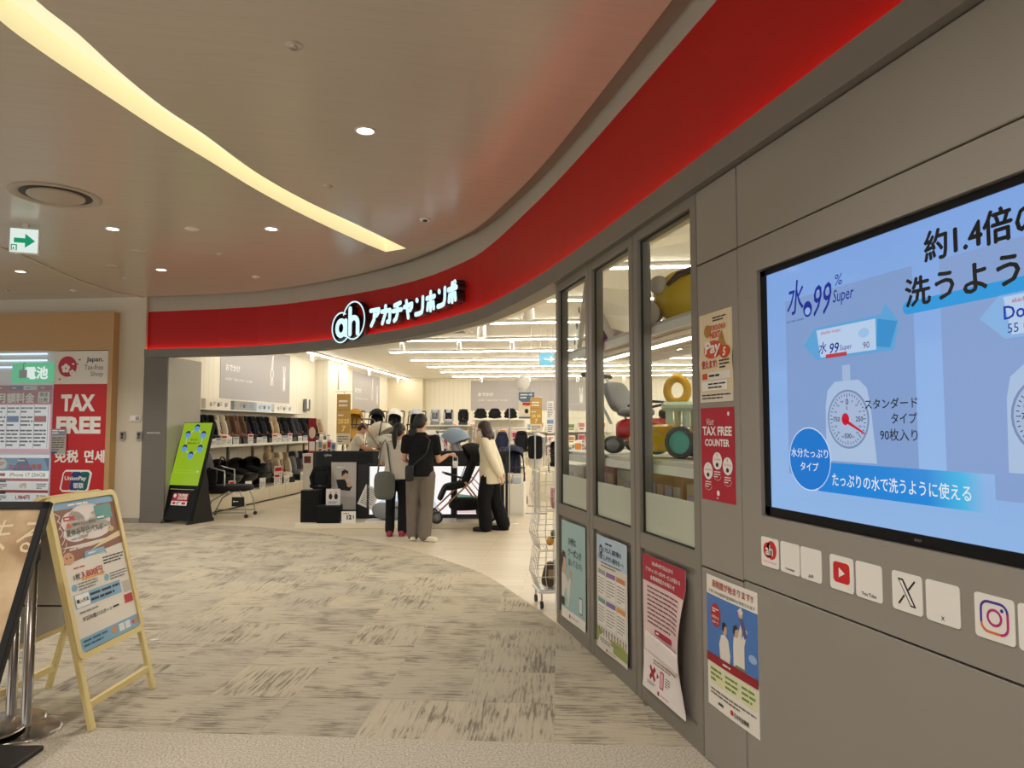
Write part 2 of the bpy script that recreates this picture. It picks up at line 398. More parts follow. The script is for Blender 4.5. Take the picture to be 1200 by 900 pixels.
def m_boards(name, col, col2):
    # narrow upright boards; far too fine at this distance to be separate pieces
    m = bpy.data.materials.new(name); m.use_nodes = True; nt = m.node_tree; b = nt.nodes['Principled BSDF']; L = nt.links.new; N = nt.nodes.new
    tc = N('ShaderNodeTexCoord'); mp = N('ShaderNodeMapping'); mp.inputs['Rotation'].default_value = (0, 0, G); L(tc.outputs['Object'], mp.inputs[0])
    sp = N('ShaderNodeSeparateXYZ'); L(mp.outputs[0], sp.inputs[0]); ad = N('ShaderNodeMath'); ad.operation = 'ADD'; L(sp.outputs[0], ad.inputs[0]); L(sp.outputs[1], ad.inputs[1])
    wv = N('ShaderNodeMath'); wv.operation = 'PINGPONG'; wv.inputs[1].default_value = 0.09; L(ad.outputs[0], wv.inputs[0])
    cr = N('ShaderNodeValToRGB'); cr.color_ramp.elements[0].position = 0.0; cr.color_ramp.elements[0].color = rgb(col2); cr.color_ramp.elements[1].position = 0.012; cr.color_ramp.elements[1].color = rgb(col)
    L(wv.outputs[0], cr.inputs[0]); L(cr.outputs[0], b.inputs['Base Color']); b.inputs['Roughness'].default_value = 0.6
    return m
M_BOARD = m_boards('cream_upright_boards', (238, 231, 212), (218, 209, 186))

# ---- floors
def poly_floor(name, poly, z0, z1, m): 
    mb = MB(); mb.slab(poly, z0, z1, m); return struct(name, mb)
edge = off(-0.03)
FAR = [(p.x, p.y) for p in (S(-15, 11.0), S(-7.2, 11.0))]
TA = math.radians(17.0); TU = Vector((math.cos(TA), -math.sin(TA))); TV = Vector((math.sin(TA), math.cos(TA)))
VB = 3.60
def clip(poly, a, n):
    # keep the side where (p-a).n >= 0
    out = []
    for i, p in enumerate(poly):
        q = poly[(i + 1) % len(poly)]; dp = (p - a).dot(n); dq = (q - a).dot(n)
        if dp >= 0: out.append(p)
        if (dp >= 0) != (dq >= 0): out.append(p + (q - p) * (dp / (dp - dq)))
    return out
mall_poly = [FAR[0]] + edge + [(-14.0, -5.0)]
floor = poly_floor('floor', mall_poly, -0.12, -0.006, mat('carpet_underlay', (120, 110, 98), 0.95))
bord = [Vector(p) for p in mall_poly]
mall_v = clip(bord, TV * VB, -TV)
poly_floor('floor_border', [tuple(p) for p in mall_v], -0.006, 0.0, M_BORDER)
shop_poly = edge[::-1] + [tuple(S(-7.9, 11.2)[:2]), tuple(S(-7.9, 27.5)[:2]), tuple(S(11, 27.5)[:2]), (12.0, -5.0)]
poly_floor('floor_shop', shop_poly, -0.12, -0.001, M_PLANK)

EV = [Vector(p) for p in edge]
def clip_mall(poly):
    for a, b in zip(EV, EV[1:]):
        t = (b - a).normalized(); poly = clip(poly, a, Vector((t.y, -t.x)))
        if len(poly) < 3: return []
    return clip(poly, Vector(S(-7.2, 11.0)[:2]), -Vector(UV_V[:2]))
sq = [(-.25, -.25), (.25, -.25), (.25, .25), (-.25, .25)]
tile_me = MB().slab([(x * .998, y * .998) for x, y in sq], -0.006, 0.0, M_TILE).mesh('tile')
rnd = random.Random(3); n_tiles = 0; rest = MB()
C2 = Vector((0, 0)); FW = Vector((math.sin(math.radians(13.23)), math.cos(math.radians(13.23)))); RT = Vector((FW.y, -FW.x))
cand = []
for i in range(-40, 12):
    for j in range(0, 24):
        c = TU * (-0.03 + 0.5 * i + 0.25) + TV * (VB + 0.5 * j + 0.25)
        d = c.dot(FW); l = c.dot(RT)
        cand.append((0 if abs(l) < 0.74 * d + 0.5 else 1, d, i, j, c))
cand.sort(key=lambda t: t[:4])
for out_of_view, d, i, j, c in cand:
    corners = [c + TU * x + TV * y for x, y in sq]; cl = clip_mall(corners)
    if len(cl) < 3: continue
    area = abs(sum(a.x * b.y - b.x * a.y for a, b in zip(cl, cl[1:] + cl[:1]))) / 2
    if area < 0.002: continue
    turn = rnd.choice((0, 0, 1, 2, 3, 0)) * math.pi / 2
    full = area > 0.2499
    if out_of_view or n_tiles >= 300:
        rest.slab([tuple(p) for p in cl], -0.006, 0.0, M_TILE); continue
    if full: me = tile_me
    else:
        R = Matrix.Rotation(-(turn - TA), 2); me = MB().slab([tuple(R @ (p - c)) for p in cl], -0.006, 0.0, M_TILE).mesh('tile')
    o = bpy.data.objects.new('tile', me); COL.objects.link(o); o.parent = floor
    o.location = (c.x, c.y, -0.0004 * rnd.random()); o.rotation_euler = (0, 0, turn - TA); n_tiles += 1
if rest.f: rest.build('tile_field', floor)['kind'] = 'stuff'

# ---- mall ceiling with its curved light slot
slot_a = [(105, 0), (230, 100), (350, 210), (480, 315), (600, 395), (750, 505), (900, 590), (1050, 660), (1190, 728)]
slot_b = [(1130, 738), (1050, 705), (900, 635), (750, 555), (620, 475), (480, 390), (350, 305), (230, 225), (120, 150), (0, 60)]
_p = math.radians(3.508); _y = math.radians(13.232)
_F = Vector((math.sin(_y) * math.cos(_p), math.cos(_y) * math.cos(_p), math.sin(_p))); _R = Vector((math.cos(_y), -math.sin(_y), 0)); _U = _R.cross(_F)
def ceil_at(px, py, z=ZC):
    # survey: the spot on the ceiling plane measured off the photograph
    d = _F * 832 + _R * (px - 600) - _U * (py - 450); t = (z - EYE) / d.z
    return Vector((d.x * t, d.y * t))
A = [ceil_at(x / 2.5, y / 2.5) for x, y in slot_a]; B = [ceil_at(x / 2.5, y / 2.5) for x, y in slot_b]
def smooth2(P): return [Vector((p.x, p.y)) for p in catmull([(p.x, p.y, 0) for p in P], 4)]
A = [A[0] + (A[0] - A[1]) * 2.2 + Vector((.25, -.3)), A[0] + (A[0] - A[1]) * 1.0 + Vector((.05, -.1))] + A
B = B + [B[-1] + (B[-1] - B[-2]) * 1.0 + Vector((.05, -.1)), B[-1] + (B[-1] - B[-2]) * 2.2 + Vector((.25, -.3))]
A = smooth2(A); B = smooth2(B); slot = A + B
outer = [Vector(S(-15, 11.0)[:2])] + [Vector(p) for p in off(0.075)] + [Vector((-14, -5.0))]
vs = [Vector((p.x, p.y, 0)) for p in outer]; hs = [Vector((p.x, p.y, 0)) for p in slot]
tri = tessellate_polygon([vs, hs]); allv = [(p.x, p.y, ZC) for p in vs + hs]
mb = MB(); mb.add(allv, [list(t) for t in tri], M_CEIL)
n = len(vs); mb.add([(p.x, p.y, ZC) for p in vs] + [(p.x, p.y, ZC + .1) for p in vs], [(i, (i + 1) % n, n + (i + 1) % n, n + i) for i in range(n)], M_GROOVE)
ceiling = struct('ceiling', mb, fix=False)
M_SLOT = mat('slot_white_glow', (252, 246, 220), 0.7, emit=0.26, emcol=(255, 242, 190)); M_DIFF = mat('slot_diffuser', (0, 0, 0), 0.6, emit=COVE, emcol=(255, 244, 196))  # slot sides carry a weak glow of their own to look lit
mb = MB(); n = len(slot); hz = 0.16
mb.add([(p.x, p.y, ZC) for p in slot] + [(p.x, p.y, ZC + hz) for p in slot], [(i, (i + 1) % n, n + (i + 1) % n, n + i) for i in range(n)], M_SLOT)
lt = thing('ceiling_slot_light', 'long curved warm yellow light slot recessed in the mall ceiling', 'light', (A[20].x, A[20].y, ZC))
o = mb.build('slot_side', None, fix=False); o.parent = lt; o.location = (-A[20].x, -A[20].y, -ZC)
mb = MB(); tr = tessellate_polygon([hs]); mb.add([(p.x, p.y, ZC + hz) for p in slot], [list(t) for t in tr], M_DIFF)
o = mb.build('diffuser', None, fix=False); o.parent = lt; o.location = (-A[20].x, -A[20].y, -ZC)
# curved seam where the ceiling steps towards the left-hand shop
seam = [ceil_at(*p) for p in ((-60, 270), (0, 289), (30, 300), (64, 316), (100, 331), (135, 342), (168, 348))]
mb = MB(); mb.tube([(p.x, p.y, ZC - .004) for p in seam], 0.016, mat('seam_pale', (196, 186, 170), .5), 6); struct('trim_1', mb)
# groove between ceiling and fascia
mb = MB(); along(mb, -0.05, 0.085, ZC + 0.035, ZC + 0.06, M_GROOVE); struct('trim_2', mb)

# ---- fascia: backing wall, grey beam, red panels, pale band, light strip
mb = MB(); along(mb, -0.25, -0.07, ZBEAM + .01, ZC + 0.1, M_CREAM); fascia = struct('wall_fascia', mb)
mb = MB(); along(mb, -0.16, 0.02, ZBEAM, ZLIP - .012, M_BEAM); along(mb, -0.004, 0.02, ZLIP - .012, ZLIP + .012, M_BEAM); struct('trim_3', mb)
for s0 in range(len(NODES) - 1):
    mb = MB(); along(mb, -0.07, -0.05, ZLIP - .02, lambda i: CURVE[i].z, M_RED, s0 * NSUB, (s0 + 1) * NSUB); mb.build('panel', fascia)
mb = MB(); along(mb, -0.07, -0.046, lambda i: CURVE[i].z, ZC + .05, M_PALE); struct('trim_4', mb)
mb = MB(); along(mb, -0.03, -0.008, ZLIP - .012, ZLIP - .004, mat('fascia_led', (0, 0, 0), .5, emit=LED, emcol=(255, 130, 100)))
tag(mb.build('light_strip'), 'thin red glowing light strip along the foot of the red fascia', 'light')

# ---- grey panelled wall with the screen
WX = 1.67; FW_Y = [3.145, 2.775, -5.0]
mb = MB(); mb.box((WX + .10, (3.145 - 5.0) / 2, ZBEAM / 2), (0.14, 3.145 + 5.0, ZBEAM), M_JOINT); wall_right = struct('wall_right', mb)
def wall_panel(y0, y1, z0, z1, name='panel', x=WX, hole=None):
    mb = MB(); g = 0.004
    if hole is None: mb.box((x + .016, (y0 + y1) / 2, (z0 + z1) / 2), (0.032, abs(y1 - y0) - 2 * g, z1 - z0 - 2 * g), M_PANEL, b=.003)
    else:
        a, b, c, d = hole
        lo, hi = min(y0, y1) + g, max(y0, y1) - g
        for (p, q, r, s) in ((lo, hi, z0 + g, c), (lo, hi, d, z1 - g), (lo, a, c, d), (b, hi, c, d)):
            mb.box((x + .016, (p + q) / 2, (r + s) / 2), (0.032, q - p, s - r), M_PANEL)
    mb.build(name, wall_right)
for z0, z1 in ((0.0, 0.89), (0.89, 2.34), (2.34, ZBEAM)): wall_panel(3.145, 2.775, z0, z1)
wall_panel(2.775, -5.0, 0.0, 0.90); wall_panel(2.775, -5.0, 2.34, ZBEAM)
wall_panel(2.775, -5.0, 0.90, 2.34, hole=(0.84, 2.628, 1.19, 2.205))
# ---- windows in the wall
def m_glass():
    m = bpy.data.materials.new('clear_glass'); m.use_nodes = True; nt = m.node_tree; nt.nodes.clear(); N = nt.nodes.new; L = nt.links.new
    o = N('ShaderNodeOutputMaterial'); t = N('ShaderNodeBsdfTransparent'); t.inputs[0].default_value = (0.93, 0.95, 0.94, 1)
    g = N('ShaderNodeBsdfGlossy'); g.inputs['Roughness'].default_value = 0.02; x = N('ShaderNodeMixShader'); x.inputs[0].default_value = 0.06
    L(t.outputs[0], x.inputs[1]); L(g.outputs[0], x.inputs[2]); L(x.outputs[0], o.inputs[0]); return m
def m_frost():
    m = bpy.data.materials.new('frosted_film'); m.use_nodes = True; nt = m.node_tree; nt.nodes.clear(); N = nt.nodes.new; L = nt.links.new
    o = N('ShaderNodeOutputMaterial'); t = N('ShaderNodeBsdfTranslucent'); t.inputs[0].default_value = rgb(240, 243, 230); d = N('ShaderNodeBsdfDiffuse'); d.inputs[0].default_value = rgb(230, 232, 220)
    x = N('ShaderNodeMixShader'); x.inputs[0].default_value = 0.40; L(t.outputs[0], x.inputs[1]); L(d.outputs[0], x.inputs[2])
    tr = N('ShaderNodeBsdfTransparent'); y = N('ShaderNodeMixShader'); y.inputs[0].default_value = 0.12; L(x.outputs[0], y.inputs[1]); L(tr.outputs[0], y.inputs[2]); L(y.outputs[0], o.inputs[0]); return m
M_GLASS = m_glass(); M_FROST = m_frost()
M_GASKET = mat('black_gasket', (38, 36, 34), .6)
M_CHROME = mat('brushed_steel', (190, 188, 184), .28, 1.0)
WINS = [(5.54, 4.745), (4.735, 3.945), (3.935, 3.15)]
for k, (ya, yb) in enumerate(WINS):
    mb = MB(); st = 0.062; dp = 0.09; x0 = WX
    for yy in (ya - st / 2, yb + st / 2): mb.box((x0 + dp / 2, yy, ZBEAM / 2), (dp, st, ZBEAM), M_FRAME, b=.004)
    for z0, z1 in ((0, 0.11), (0.86, 0.945), (2.655, ZBEAM)): mb.box((x0 + dp / 2 + .002, (ya + yb) / 2, (z0 + z1) / 2), (dp - .004, ya - yb - 2 * st + .004, z1 - z0), M_FRAME)
    w = struct('window_%d' % (k + 1), mb)
    MB().box((x0 + .045, (ya + yb) / 2, 0.485), (0.03, ya - yb - 2 * st + .01, 0.75), M_PANEL).build('panel', w)
    MB().box((x0 + .04, (ya + yb) / 2, 1.80), (0.006, ya - yb - 2 * st + .01, 1.71), M_GLASS).build('pane', w)
    MB().box((x0 + .0355, (ya + yb) / 2, 1.062), (0.001, ya - yb - 2 * st, 0.232), M_FROST).build('frosted_film', w)
    mb = MB()
    for yy in (ya - st - .004, yb + st + .004): mb.box((x0 + .03, yy, 1.80), (0.012, .008, 1.71), M_GASKET)
    for zz in (.949, 2.651): mb.box((x0 + .03, (ya + yb) / 2, zz), (0.012, ya - yb - 2 * st, .008), M_GASKET)
    mb.build('gasket', w)
# ---- shop shell
mb = MB(); sp = [Vector((p[0], p[1], 0)) for p in off(-0.2)] + [Vector((12, -5, 0)), S(11, 27.2), S(-7.6, 27.2), S(-7.6, 11.3)]
mb.slab([(p.x, p.y) for p in sp], ZS, ZS + .08, M_SHOPCEIL); struct('ceiling_shop', mb)
def sbox(name, u0, u1, v0, v1, z0, z1, m, parent=None):
    mb = MB(); mb.box(S((u0 + u1) / 2, (v0 + v1) / 2, (z0 + z1) / 2), (abs(u1 - u0), abs(v1 - v0), z1 - z0), m, rz=RS)
    return struct(name, mb) if parent is None else mb.build(name, parent)
sbox('wall_shop_left', -7.6, -7.35, 11.3, 26.8, 0, ZS, M_BOARD)
sbox('wall_shop_back', -7.6, 11.0, 26.5, 26.8, 0, ZS, M_BOARD)
sbox('wall_shop_right', 11.0, 11.2, 8.0, 26.8, 0, ZS, M_BOARD)
sbox('trim_5', -7.35, -6.96, 18.8, 20.4, 0, ZS, M_BOARD)
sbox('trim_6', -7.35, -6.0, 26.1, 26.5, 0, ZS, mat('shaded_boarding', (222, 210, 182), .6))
# grey column at the end of the fascia, beige wall and tan shop portal beyond
mb = MB(); mb.box(S(-7.0, 11.53, 1.36), (0.40, 1.02, 2.72), M_COLSIDE, rz=RS); col = struct('wall_column', mb)
MB().box(S(-7.0, 11.01, 1.36), (0.41, 0.03, 2.72), M_COLUMN, rz=RS).build('panel', col)
mb = MB(); mb.box(S(-11.1, 11.15, 1.95), (7.8, 0.3, 3.9), M_BEIGE, rz=RS); struct('wall_left', mb)
mb = MB(); mb.box(S(-7.45, 10.99, .04), (0.5, 0.02, .08), mat('baseboard_grey', (150, 142, 130), .5), rz=RS); struct('baseboard_left', mb)
# ---- ceiling fixtures of the mall
M_TRIMW = mat('white_metal_trim', (225, 220, 210), .4); M_DOWN = mat('downlight_lens', (0, 0, 0), .3, emit=9.0, emcol=(255, 246, 228))
def downlight(p, label, group=None, r=0.062, power=None):
    t = thing('downlight', label, 'light', (p[0], p[1], ZC), 0, group)
    MB().lathe([(r * 1.22, 0), (r * 1.22, -.006), (r, -.008), (r, 0.0)], M_TRIMW, 24).build('trim_ring', t)
    MB().lathe([(r * .98, -.002), (0.002, -.004)], M_DOWN, 20).build('lens', t)
    l = bpy.data.lights.new('lamp', 'SPOT'); l.energy = power or MALL_SPOT; l.spot_size = math.radians(118); l.spot_blend = 0.7; l.shadow_soft_size = 0.05; l.color = (1, 0.955, 0.89)
    lo = bpy.data.objects.new('lamp', l); COL.objects.link(lo); lo.parent = t; lo.location = (0, 0, -.03)
    return t
downlight(ceil_at(428, 153), 'lit ceiling downlight closest to the camera, above the glossy grey ceiling bay')
downlight(ceil_at(132, 268), 'lit downlight between the round vent and the curved yellow slot')
downlight(ceil_at(318, 268), 'lit downlight just below the tail of the yellow slot')
downlight(ceil_at(189, 316), 'lit downlight in front of the far end of the red fascia')
downlight(ceil_at(24, 318), 'lit downlight under the curved ceiling seam by the electronics shop')
for p in ((-1.6, 1.6), (-4.2, 2.2), (-4.4, 5.2), (-6.6, 8.4), (-7.4, 4.4), (0.1, 1.4), (-1.2, -1.6), (-4.6, -1.6)):  # extra downlights added out of view to light the mall
    downlight(p, 'added out-of-view mall downlight continuing the row over the carpet', 'added downlights over the mall carpet')
def ceil_disc(px, py, r, h, m, name, label, cat, core=None):
    p = ceil_at(px, py); t = thing(name, label, cat, (p.x, p.y, ZC))
    MB().lathe([(r, 0), (r, -h * .5), (r * .85, -h), (0.001, -h)], m, 18).build('plate', t)
    if core: MB().lathe([(r * .45, -h), (r * .4, -h * 1.8), (.001, -h * 1.8)], core, 12).build('sensor', t)
    return t
M_DARK = mat('dark_plastic', (40, 40, 42), .5)
ceil_disc(163, 295, .10, .008, M_CEIL, 'speaker_plate', 'flat round ceiling speaker plate painted like the ceiling', 'speaker')
ceil_disc(132, 312, .09, .008, M_CEIL, 'speaker_plate', 'smaller flat round plate beyond the ceiling speaker', 'speaker')
ceil_disc(225, 268, .075, .01, M_TRIMW, 'smoke_detector', 'pale smoke detector between the two lit downlights', 'detector', M_TRIMW)
ceil_disc(344, 53, .05, .01, M_CEIL, 'sprinkler', 'sprinkler head nearest the camera on the ceiling', 'sprinkler', M_CHROME)
ceil_disc(384, 218, .045, .01, M_CEIL, 'sprinkler', 'sprinkler head beside the bright reflection near the slot', 'sprinkler', M_CHROME)
ceil_disc(256, 297, .04, .01, M_CEIL, 'sprinkler', 'sprinkler head over the row of far downlights', 'sprinkler', M_CHROME)
ceil_disc(146, 325, .03, .01, M_CEIL, 'sprinkler', 'tiny sprinkler head near the end of the curved seam', 'sprinkler', M_CHROME)
ceil_disc(8, 340, .03, .01, M_CEIL, 'sprinkler', 'tiny sprinkler head at the far edge of the ceiling', 'sprinkler', M_CHROME)
ceil_disc(86, 340, .05, .012, M_TRIMW, 'smoke_detector', 'small pale detector under the curved ceiling seam', 'detector', M_TRIMW)
ceil_disc(300, 324, .055, .02, M_TRIMW, 'ceiling_spotlight', 'small pale ceiling eyeball close to the far fascia', 'light', M_CHROME)
ceil_disc(498, 257, .06, .012, M_TRIMW, 'ceiling_camera', 'small round ceiling sensor with dark slots above the sign letters', 'sensor', M_DARK)
p = ceil_at(66, 229); t = thing('ceiling_vent', 'large round ring-shaped air diffuser in the mall ceiling', 'vent', (p.x, p.y, ZC))
M_VENT = mat('vent_painted', (176, 164, 148), .45)
MB().lathe([(.37, 0), (.37, -.012), (.345, -.02), (.29, .0), (.29, .005)], M_VENT, 40).build('ring', t)
MB().lathe([(.305, -.001), (.001, -.002)], M_DARK, 32).build('opening', t)
MB().lathe([(.235, -.004), (.235, -.018), (.215, -.024), (.001, -.024)], M_VENT, 36).build('disc', t)
# hanging exit sign
p = ceil_at(30, 262); t = thing('exit_sign', 'hanging white and green exit sign with an arrow', 'sign', (p.x, p.y, ZC), math.radians(-13 + 20))
MB().box((0, 0, -.03), (.05, .03, .06), M_TRIMW).build('bracket', t)
MB().box((0, 0, -.19), (.27, .05, .27), M_TRIMW, b=.004).build('housing', t)
mb = MB(); mb.box((0, -.027, -.19), (.25, .004, .25), glow(226, 240, 232, .95)); f = mb.build('lit_face', t)
GR = glow(20, 160, 110, .8); mb = MB()
mb.prism([(-.09, -.165), (.01, -.165), (.01, -.115), (.10, -.19), (.01, -.265), (.01, -.215), (-.09, -.215)], -.0315, -.0295, GR)
mb.prism([(-.115, -.30), (-.06, -.30), (-.06, -.235), (-.115, -.235)], -.0315, -.0295, GR)
mb.prism([(-.104, -.298), (-.071, -.298), (-.071, -.246), (-.104, -.246)], -.033, -.0310, glow(226, 240, 232, .95))
mb.prism([(-.098, -.296), (-.082, -.285), (-.086, -.262), (-.094, -.262)], -.034, -.0325, GR)
mb.build('arrow', t)
# ================================================================== SHOP CEILING LIGHTS
M_TUBE = mat('lit_tube', (0, 0, 0), .4, emit=SHOP_STRIP, emcol=(255, 250, 238)); M_HOUSE = mat('white_housing', (235, 232, 225), .4)
STRIP_V = [6.0, 8.0, 10.0, 12.1, 14.4, 16.6, 18.7, 20.7, 22.7, 24.8]
ORD = ['nearest', 'second', 'third', 'fourth', 'fifth', 'sixth', 'seventh', 'eighth', 'ninth', 'tenth']
def strip(u0, u1, v0, v1, label, group):
    c = S((u0 + u1) / 2, (v0 + v1) / 2, ZS - .005); L = math.hypot(u1 - u0, v1 - v0); a = math.atan2(v1 - v0, u1 - u0) + RS
    t = thing('strip_light', label, 'light', c, a, group)
    MB().box((0, 0, -.02), (L, .07, .04), M_HOUSE).build('housing', t)
    MB().box((0, 0, -.048), (L - .06, .05, .016), M_TUBE).build('tube', t)
    return t
def first_u(v):   # strips stop short of the curved fascia
    return {6.0: 0.6, 8.0: -0.2, 10.0: -1.2, 12.1: -3.0}.get(v, -4.65)
for k, v in enumerate(STRIP_V):
    strip(first_u(v), 8.6, v, v, '%s long white strip light of the shop ceiling, counted from the entrance' % ORD[k], 'ceiling strip lights of the shop')
strip(-6.55, -6.55, 13.2, 26.0, 'long white strip light running beside the car seat wall', 'ceiling strip lights of the shop')
M_SPOT = mat('spot_glow', (0, 0, 0), .4, emit=6.0, emcol=(255, 246, 224))
def spot(u, v, label, group, tilt=25, big=1.0):
    t = thing('track_spotlight', label, 'light', S(u, v, ZS - .062), RS, group)
    MB().cyl((0, 0, 0), (0, 0, -.07), .012, M_HOUSE, n=8).build('stem', t)
    d = Vector((0, math.sin(math.radians(tilt)), -math.cos(math.radians(tilt)))); a = Vector((0, 0, -.10)) - d * .07 * big; b = Vector((0, 0, -.10)) + d * .09 * big
    MB().tube([a, a + d * .01, b], [.03 * big, .045 * big, .05 * big], M_HOUSE, 12).build('head', t)
    MB().tube([b, b + d * .003], [.043 * big, .04 * big], M_SPOT, 12).build('lens', t)
for i, u in enumerate((-3.75, -2.55, -1.45, -0.45)): spot(u, 14.4, 'white track spotlight, %s along the fifth shop strip light' % ['first', 'second', 'third', 'fourth'][i], 'spotlights on the fifth strip light')
for i, v in enumerate((14.4, 16.6, 19.0, 21.2, 24.6)): spot(-6.55, v, 'white spotlight, %s along the strip light beside the car seat wall' % ['nearest', 'second', 'third', 'fourth', 'farthest'][i], 'spotlights by the car seat wall')
for i, u in enumerate((-3.6, -1.9, -0.2, 1.4)): spot(u, 24.8, 'white spotlight, %s along the farthest shop strip light' % ['first', 'second', 'third', 'fourth'][i], 'spotlights on the farthest strip light')
spot(-0.78, 9.95, 'big white twin-headed spotlight tilted down just inside the entrance', None, 40, 1.8)
spot(-1.75, 12.1, 'boxy white spotlight hanging near the fascia inside the entrance', None, 5, 1.5)
t = thing('ceiling_air_unit', 'flat white ceiling cassette grille between shop strip lights', 'air unit', S(-2.6, 13.2, ZS - .002), RS)
MB().box((0, 0, -.015), (.95, .6, .03), M_HOUSE, b=.008).build('frame', t)
for k in range(5): MB().box((0, -.18 + k * .09, -.034), (.7, .045, .008), mat('grille_grey', (150, 148, 140), .6)).build('slat', t)
# ================================================================== ILLUMINATED NAME ON THE FASCIA
M_SIGNF = mat('sign_face_lit', (0, 0, 0), .3, emit=1.15, emcol=(206, 238, 246)); M_SIGNS = mat('sign_letter_side', (46, 34, 36), .5)
STROKES = {
    'ア': [[(.06, .88), (.92, .88), (.88, .72), (.66, .56)], [(.46, .66), (.42, .36), (.14, .06)]],
    'カ': [[(.06, .70), (.92, .70), (.88, .2), (.82, .08), (.66, .10)], [(.45, .96), (.42, .55), (.12, .06)]],
    'チ': [[(.84, .94), (.22, .86)], [(.05, .58), (.95, .58)], [(.54, .88), (.52, .38), (.40, .16), (.2, .06)]],
    'ヤ': [[(.06, .64), (.90, .72), (.88, .56), (.72, .42)], [(.30, .92), (.52, .06)]],
    'ン': [[(.2, .82), (.26, .78)], [(.90, .86), (.88, .34), (.78, .14), (.5, .10), (.08, .10)]],
    'ホ': [[(.05, .70), (.95, .70)], [(.5, .95), (.5, .08)], [(.2, .42), (.14, .14)], [(.80, .42), (.86, .14)]],
    'ポ': [[(.05, .68), (.95, .68)], [(.5, .92), (.5, .08)], [(.2, .42), (.14, .14)], [(.80, .42), (.86, .14)]],
}
def arc(cx, cz, rx, rz, a0, a1, n=14): return [(cx + rx * math.cos(math.radians(a0 + (a1 - a0) * k / n)), cz + rz * math.sin(math.radians(a0 + (a1 - a0) * k / n))) for k in range(n + 1)]
def stroke_mesh(mb, pts, r, y0, y1, m):
    # a flat round-ended stroke, extruded from y0 (front) to y1
    if len(pts) == 1: pts = [pts[0], (pts[0][0] + 1e-4, pts[0][1])]
    for a, b in zip(pts, pts[1:]):
        d = math.atan2(b[1] - a[1], b[0] - a[0]); poly = []
        for k in range(7): q = d + math.pi / 2 + math.pi * k / 6; poly.append((a[0] + r * math.cos(q), a[1] + r * math.sin(q)))
        for k in range(7): q = d - math.pi / 2 + math.pi * k / 6; poly.append((b[0] + r * math.cos(q), b[1] + r * math.sin(q)))
        mb.prism(poly, y0, y1, m)
# the facade index whose direction from the camera passes a surveyed column
def facade_by_px(px):
    best = None
    for k in range(0, (len(CURVE) - 1) * 20):
        p, nn = facade_point(k / 20); v = Vector((p.x, p.y, 0)); x = 600 + 832 * v.dot(_R) / max(.01, v.dot(_F))
        if best is None or abs(x - px) < best[0]: best = (abs(x - px), p, nn)
    return best[1], best[2]
sign = thing('name_sign', 'glowing white letters and round emblem of the shop name on the red fascia', 'sign', (0, 0, 0))
def on_fascia(px, out=0.0):
    p, nn = facade_by_px(px); return Matrix.Translation((p.x + nn.x * out, p.y + nn.y * out, 0)) @ Matrix.Rotation(math.atan2(nn.y, nn.x) + math.pi / 2, 4, 'Z')
def letter(strokes, px, zc, w, h, r, name='letter'):
    M = on_fascia(px, 0.0); a = MB(); b = MB()
    for s_ in strokes:
        q = [((x - .5) * w, zc + (z - .5) * h) for x, z in s_]
        stroke_mesh(a, q, r, -.068, -.062, M_SIGNF); stroke_mesh(b, q, r * 1.03, -.0615, .049, M_SIGNS)
    a.v = [M @ p for p in a.v]; b.v = [M @ p for p in b.v]
    o = b.build(name, sign); a.build('lit_face', o)
CH = [('ア', 442, 3.055), ('カ', 456, 3.06), ('チ', 469, 3.065), ('ヤ', 482, 3.07), ('ン', 496, 3.075), ('ホ', 509.5, 3.085), ('ン', 522.5, 3.095), ('ポ', 535, 3.105)]
for ch, px, zc in CH: letter(STROKES[ch], px, zc, .222, .25, .030)
letter([arc(0, 0, .5, .5, 0, 360, 16)], 539.5, 3.235, .05, .05, .011)
# the emblem: bold a and h inside a double-ring outline
def emblem(px, strokes, r, zc, sc):
    M = on_fascia(px); a = MB(); b = MB()
    for s_ in strokes:
        q = [(x * sc, zc + z * sc) for x, z in s_]
        stroke_mesh(a, q, r, -.068, -.062, M_SIGNF); stroke_mesh(b, q, r * 1.03, -.0615, .049, M_SIGNS)
    a.v = [M @ p for p in a.v]; b.v = [M @ p for p in b.v]
    o = b.build('emblem', sign); a.build('lit_face', o)
emblem(411, [arc(-.40, -.16, .24, .27, 0, 360), [(-.13, .08), (-.13, -.42)]], .037, 3.035, .39)
emblem(411, [[(.12, .50), (.12, -.42)], [(.12, -.02)] + arc(.34, -.06, .22, .22, 150, 0, 8) + [(.56, -.42)]], .037, 3.035, .39)
emblem(411, [arc(-.40, -.14, .53, .55, 62, 318, 22), arc(.32, .06, .62, .68, -128, 158, 26)], .010, 3.035, .39)
p0 = S(-7.0, 10.985, 1.462)
mb = MB(); put_text(mb, 'akachan honpo', 0, 0, .036, WHITE, bold=.01); tag(mb.build('wall_lettering', None, p0, RS), 'tiny white shop name lettered across the grey column', 'sign')

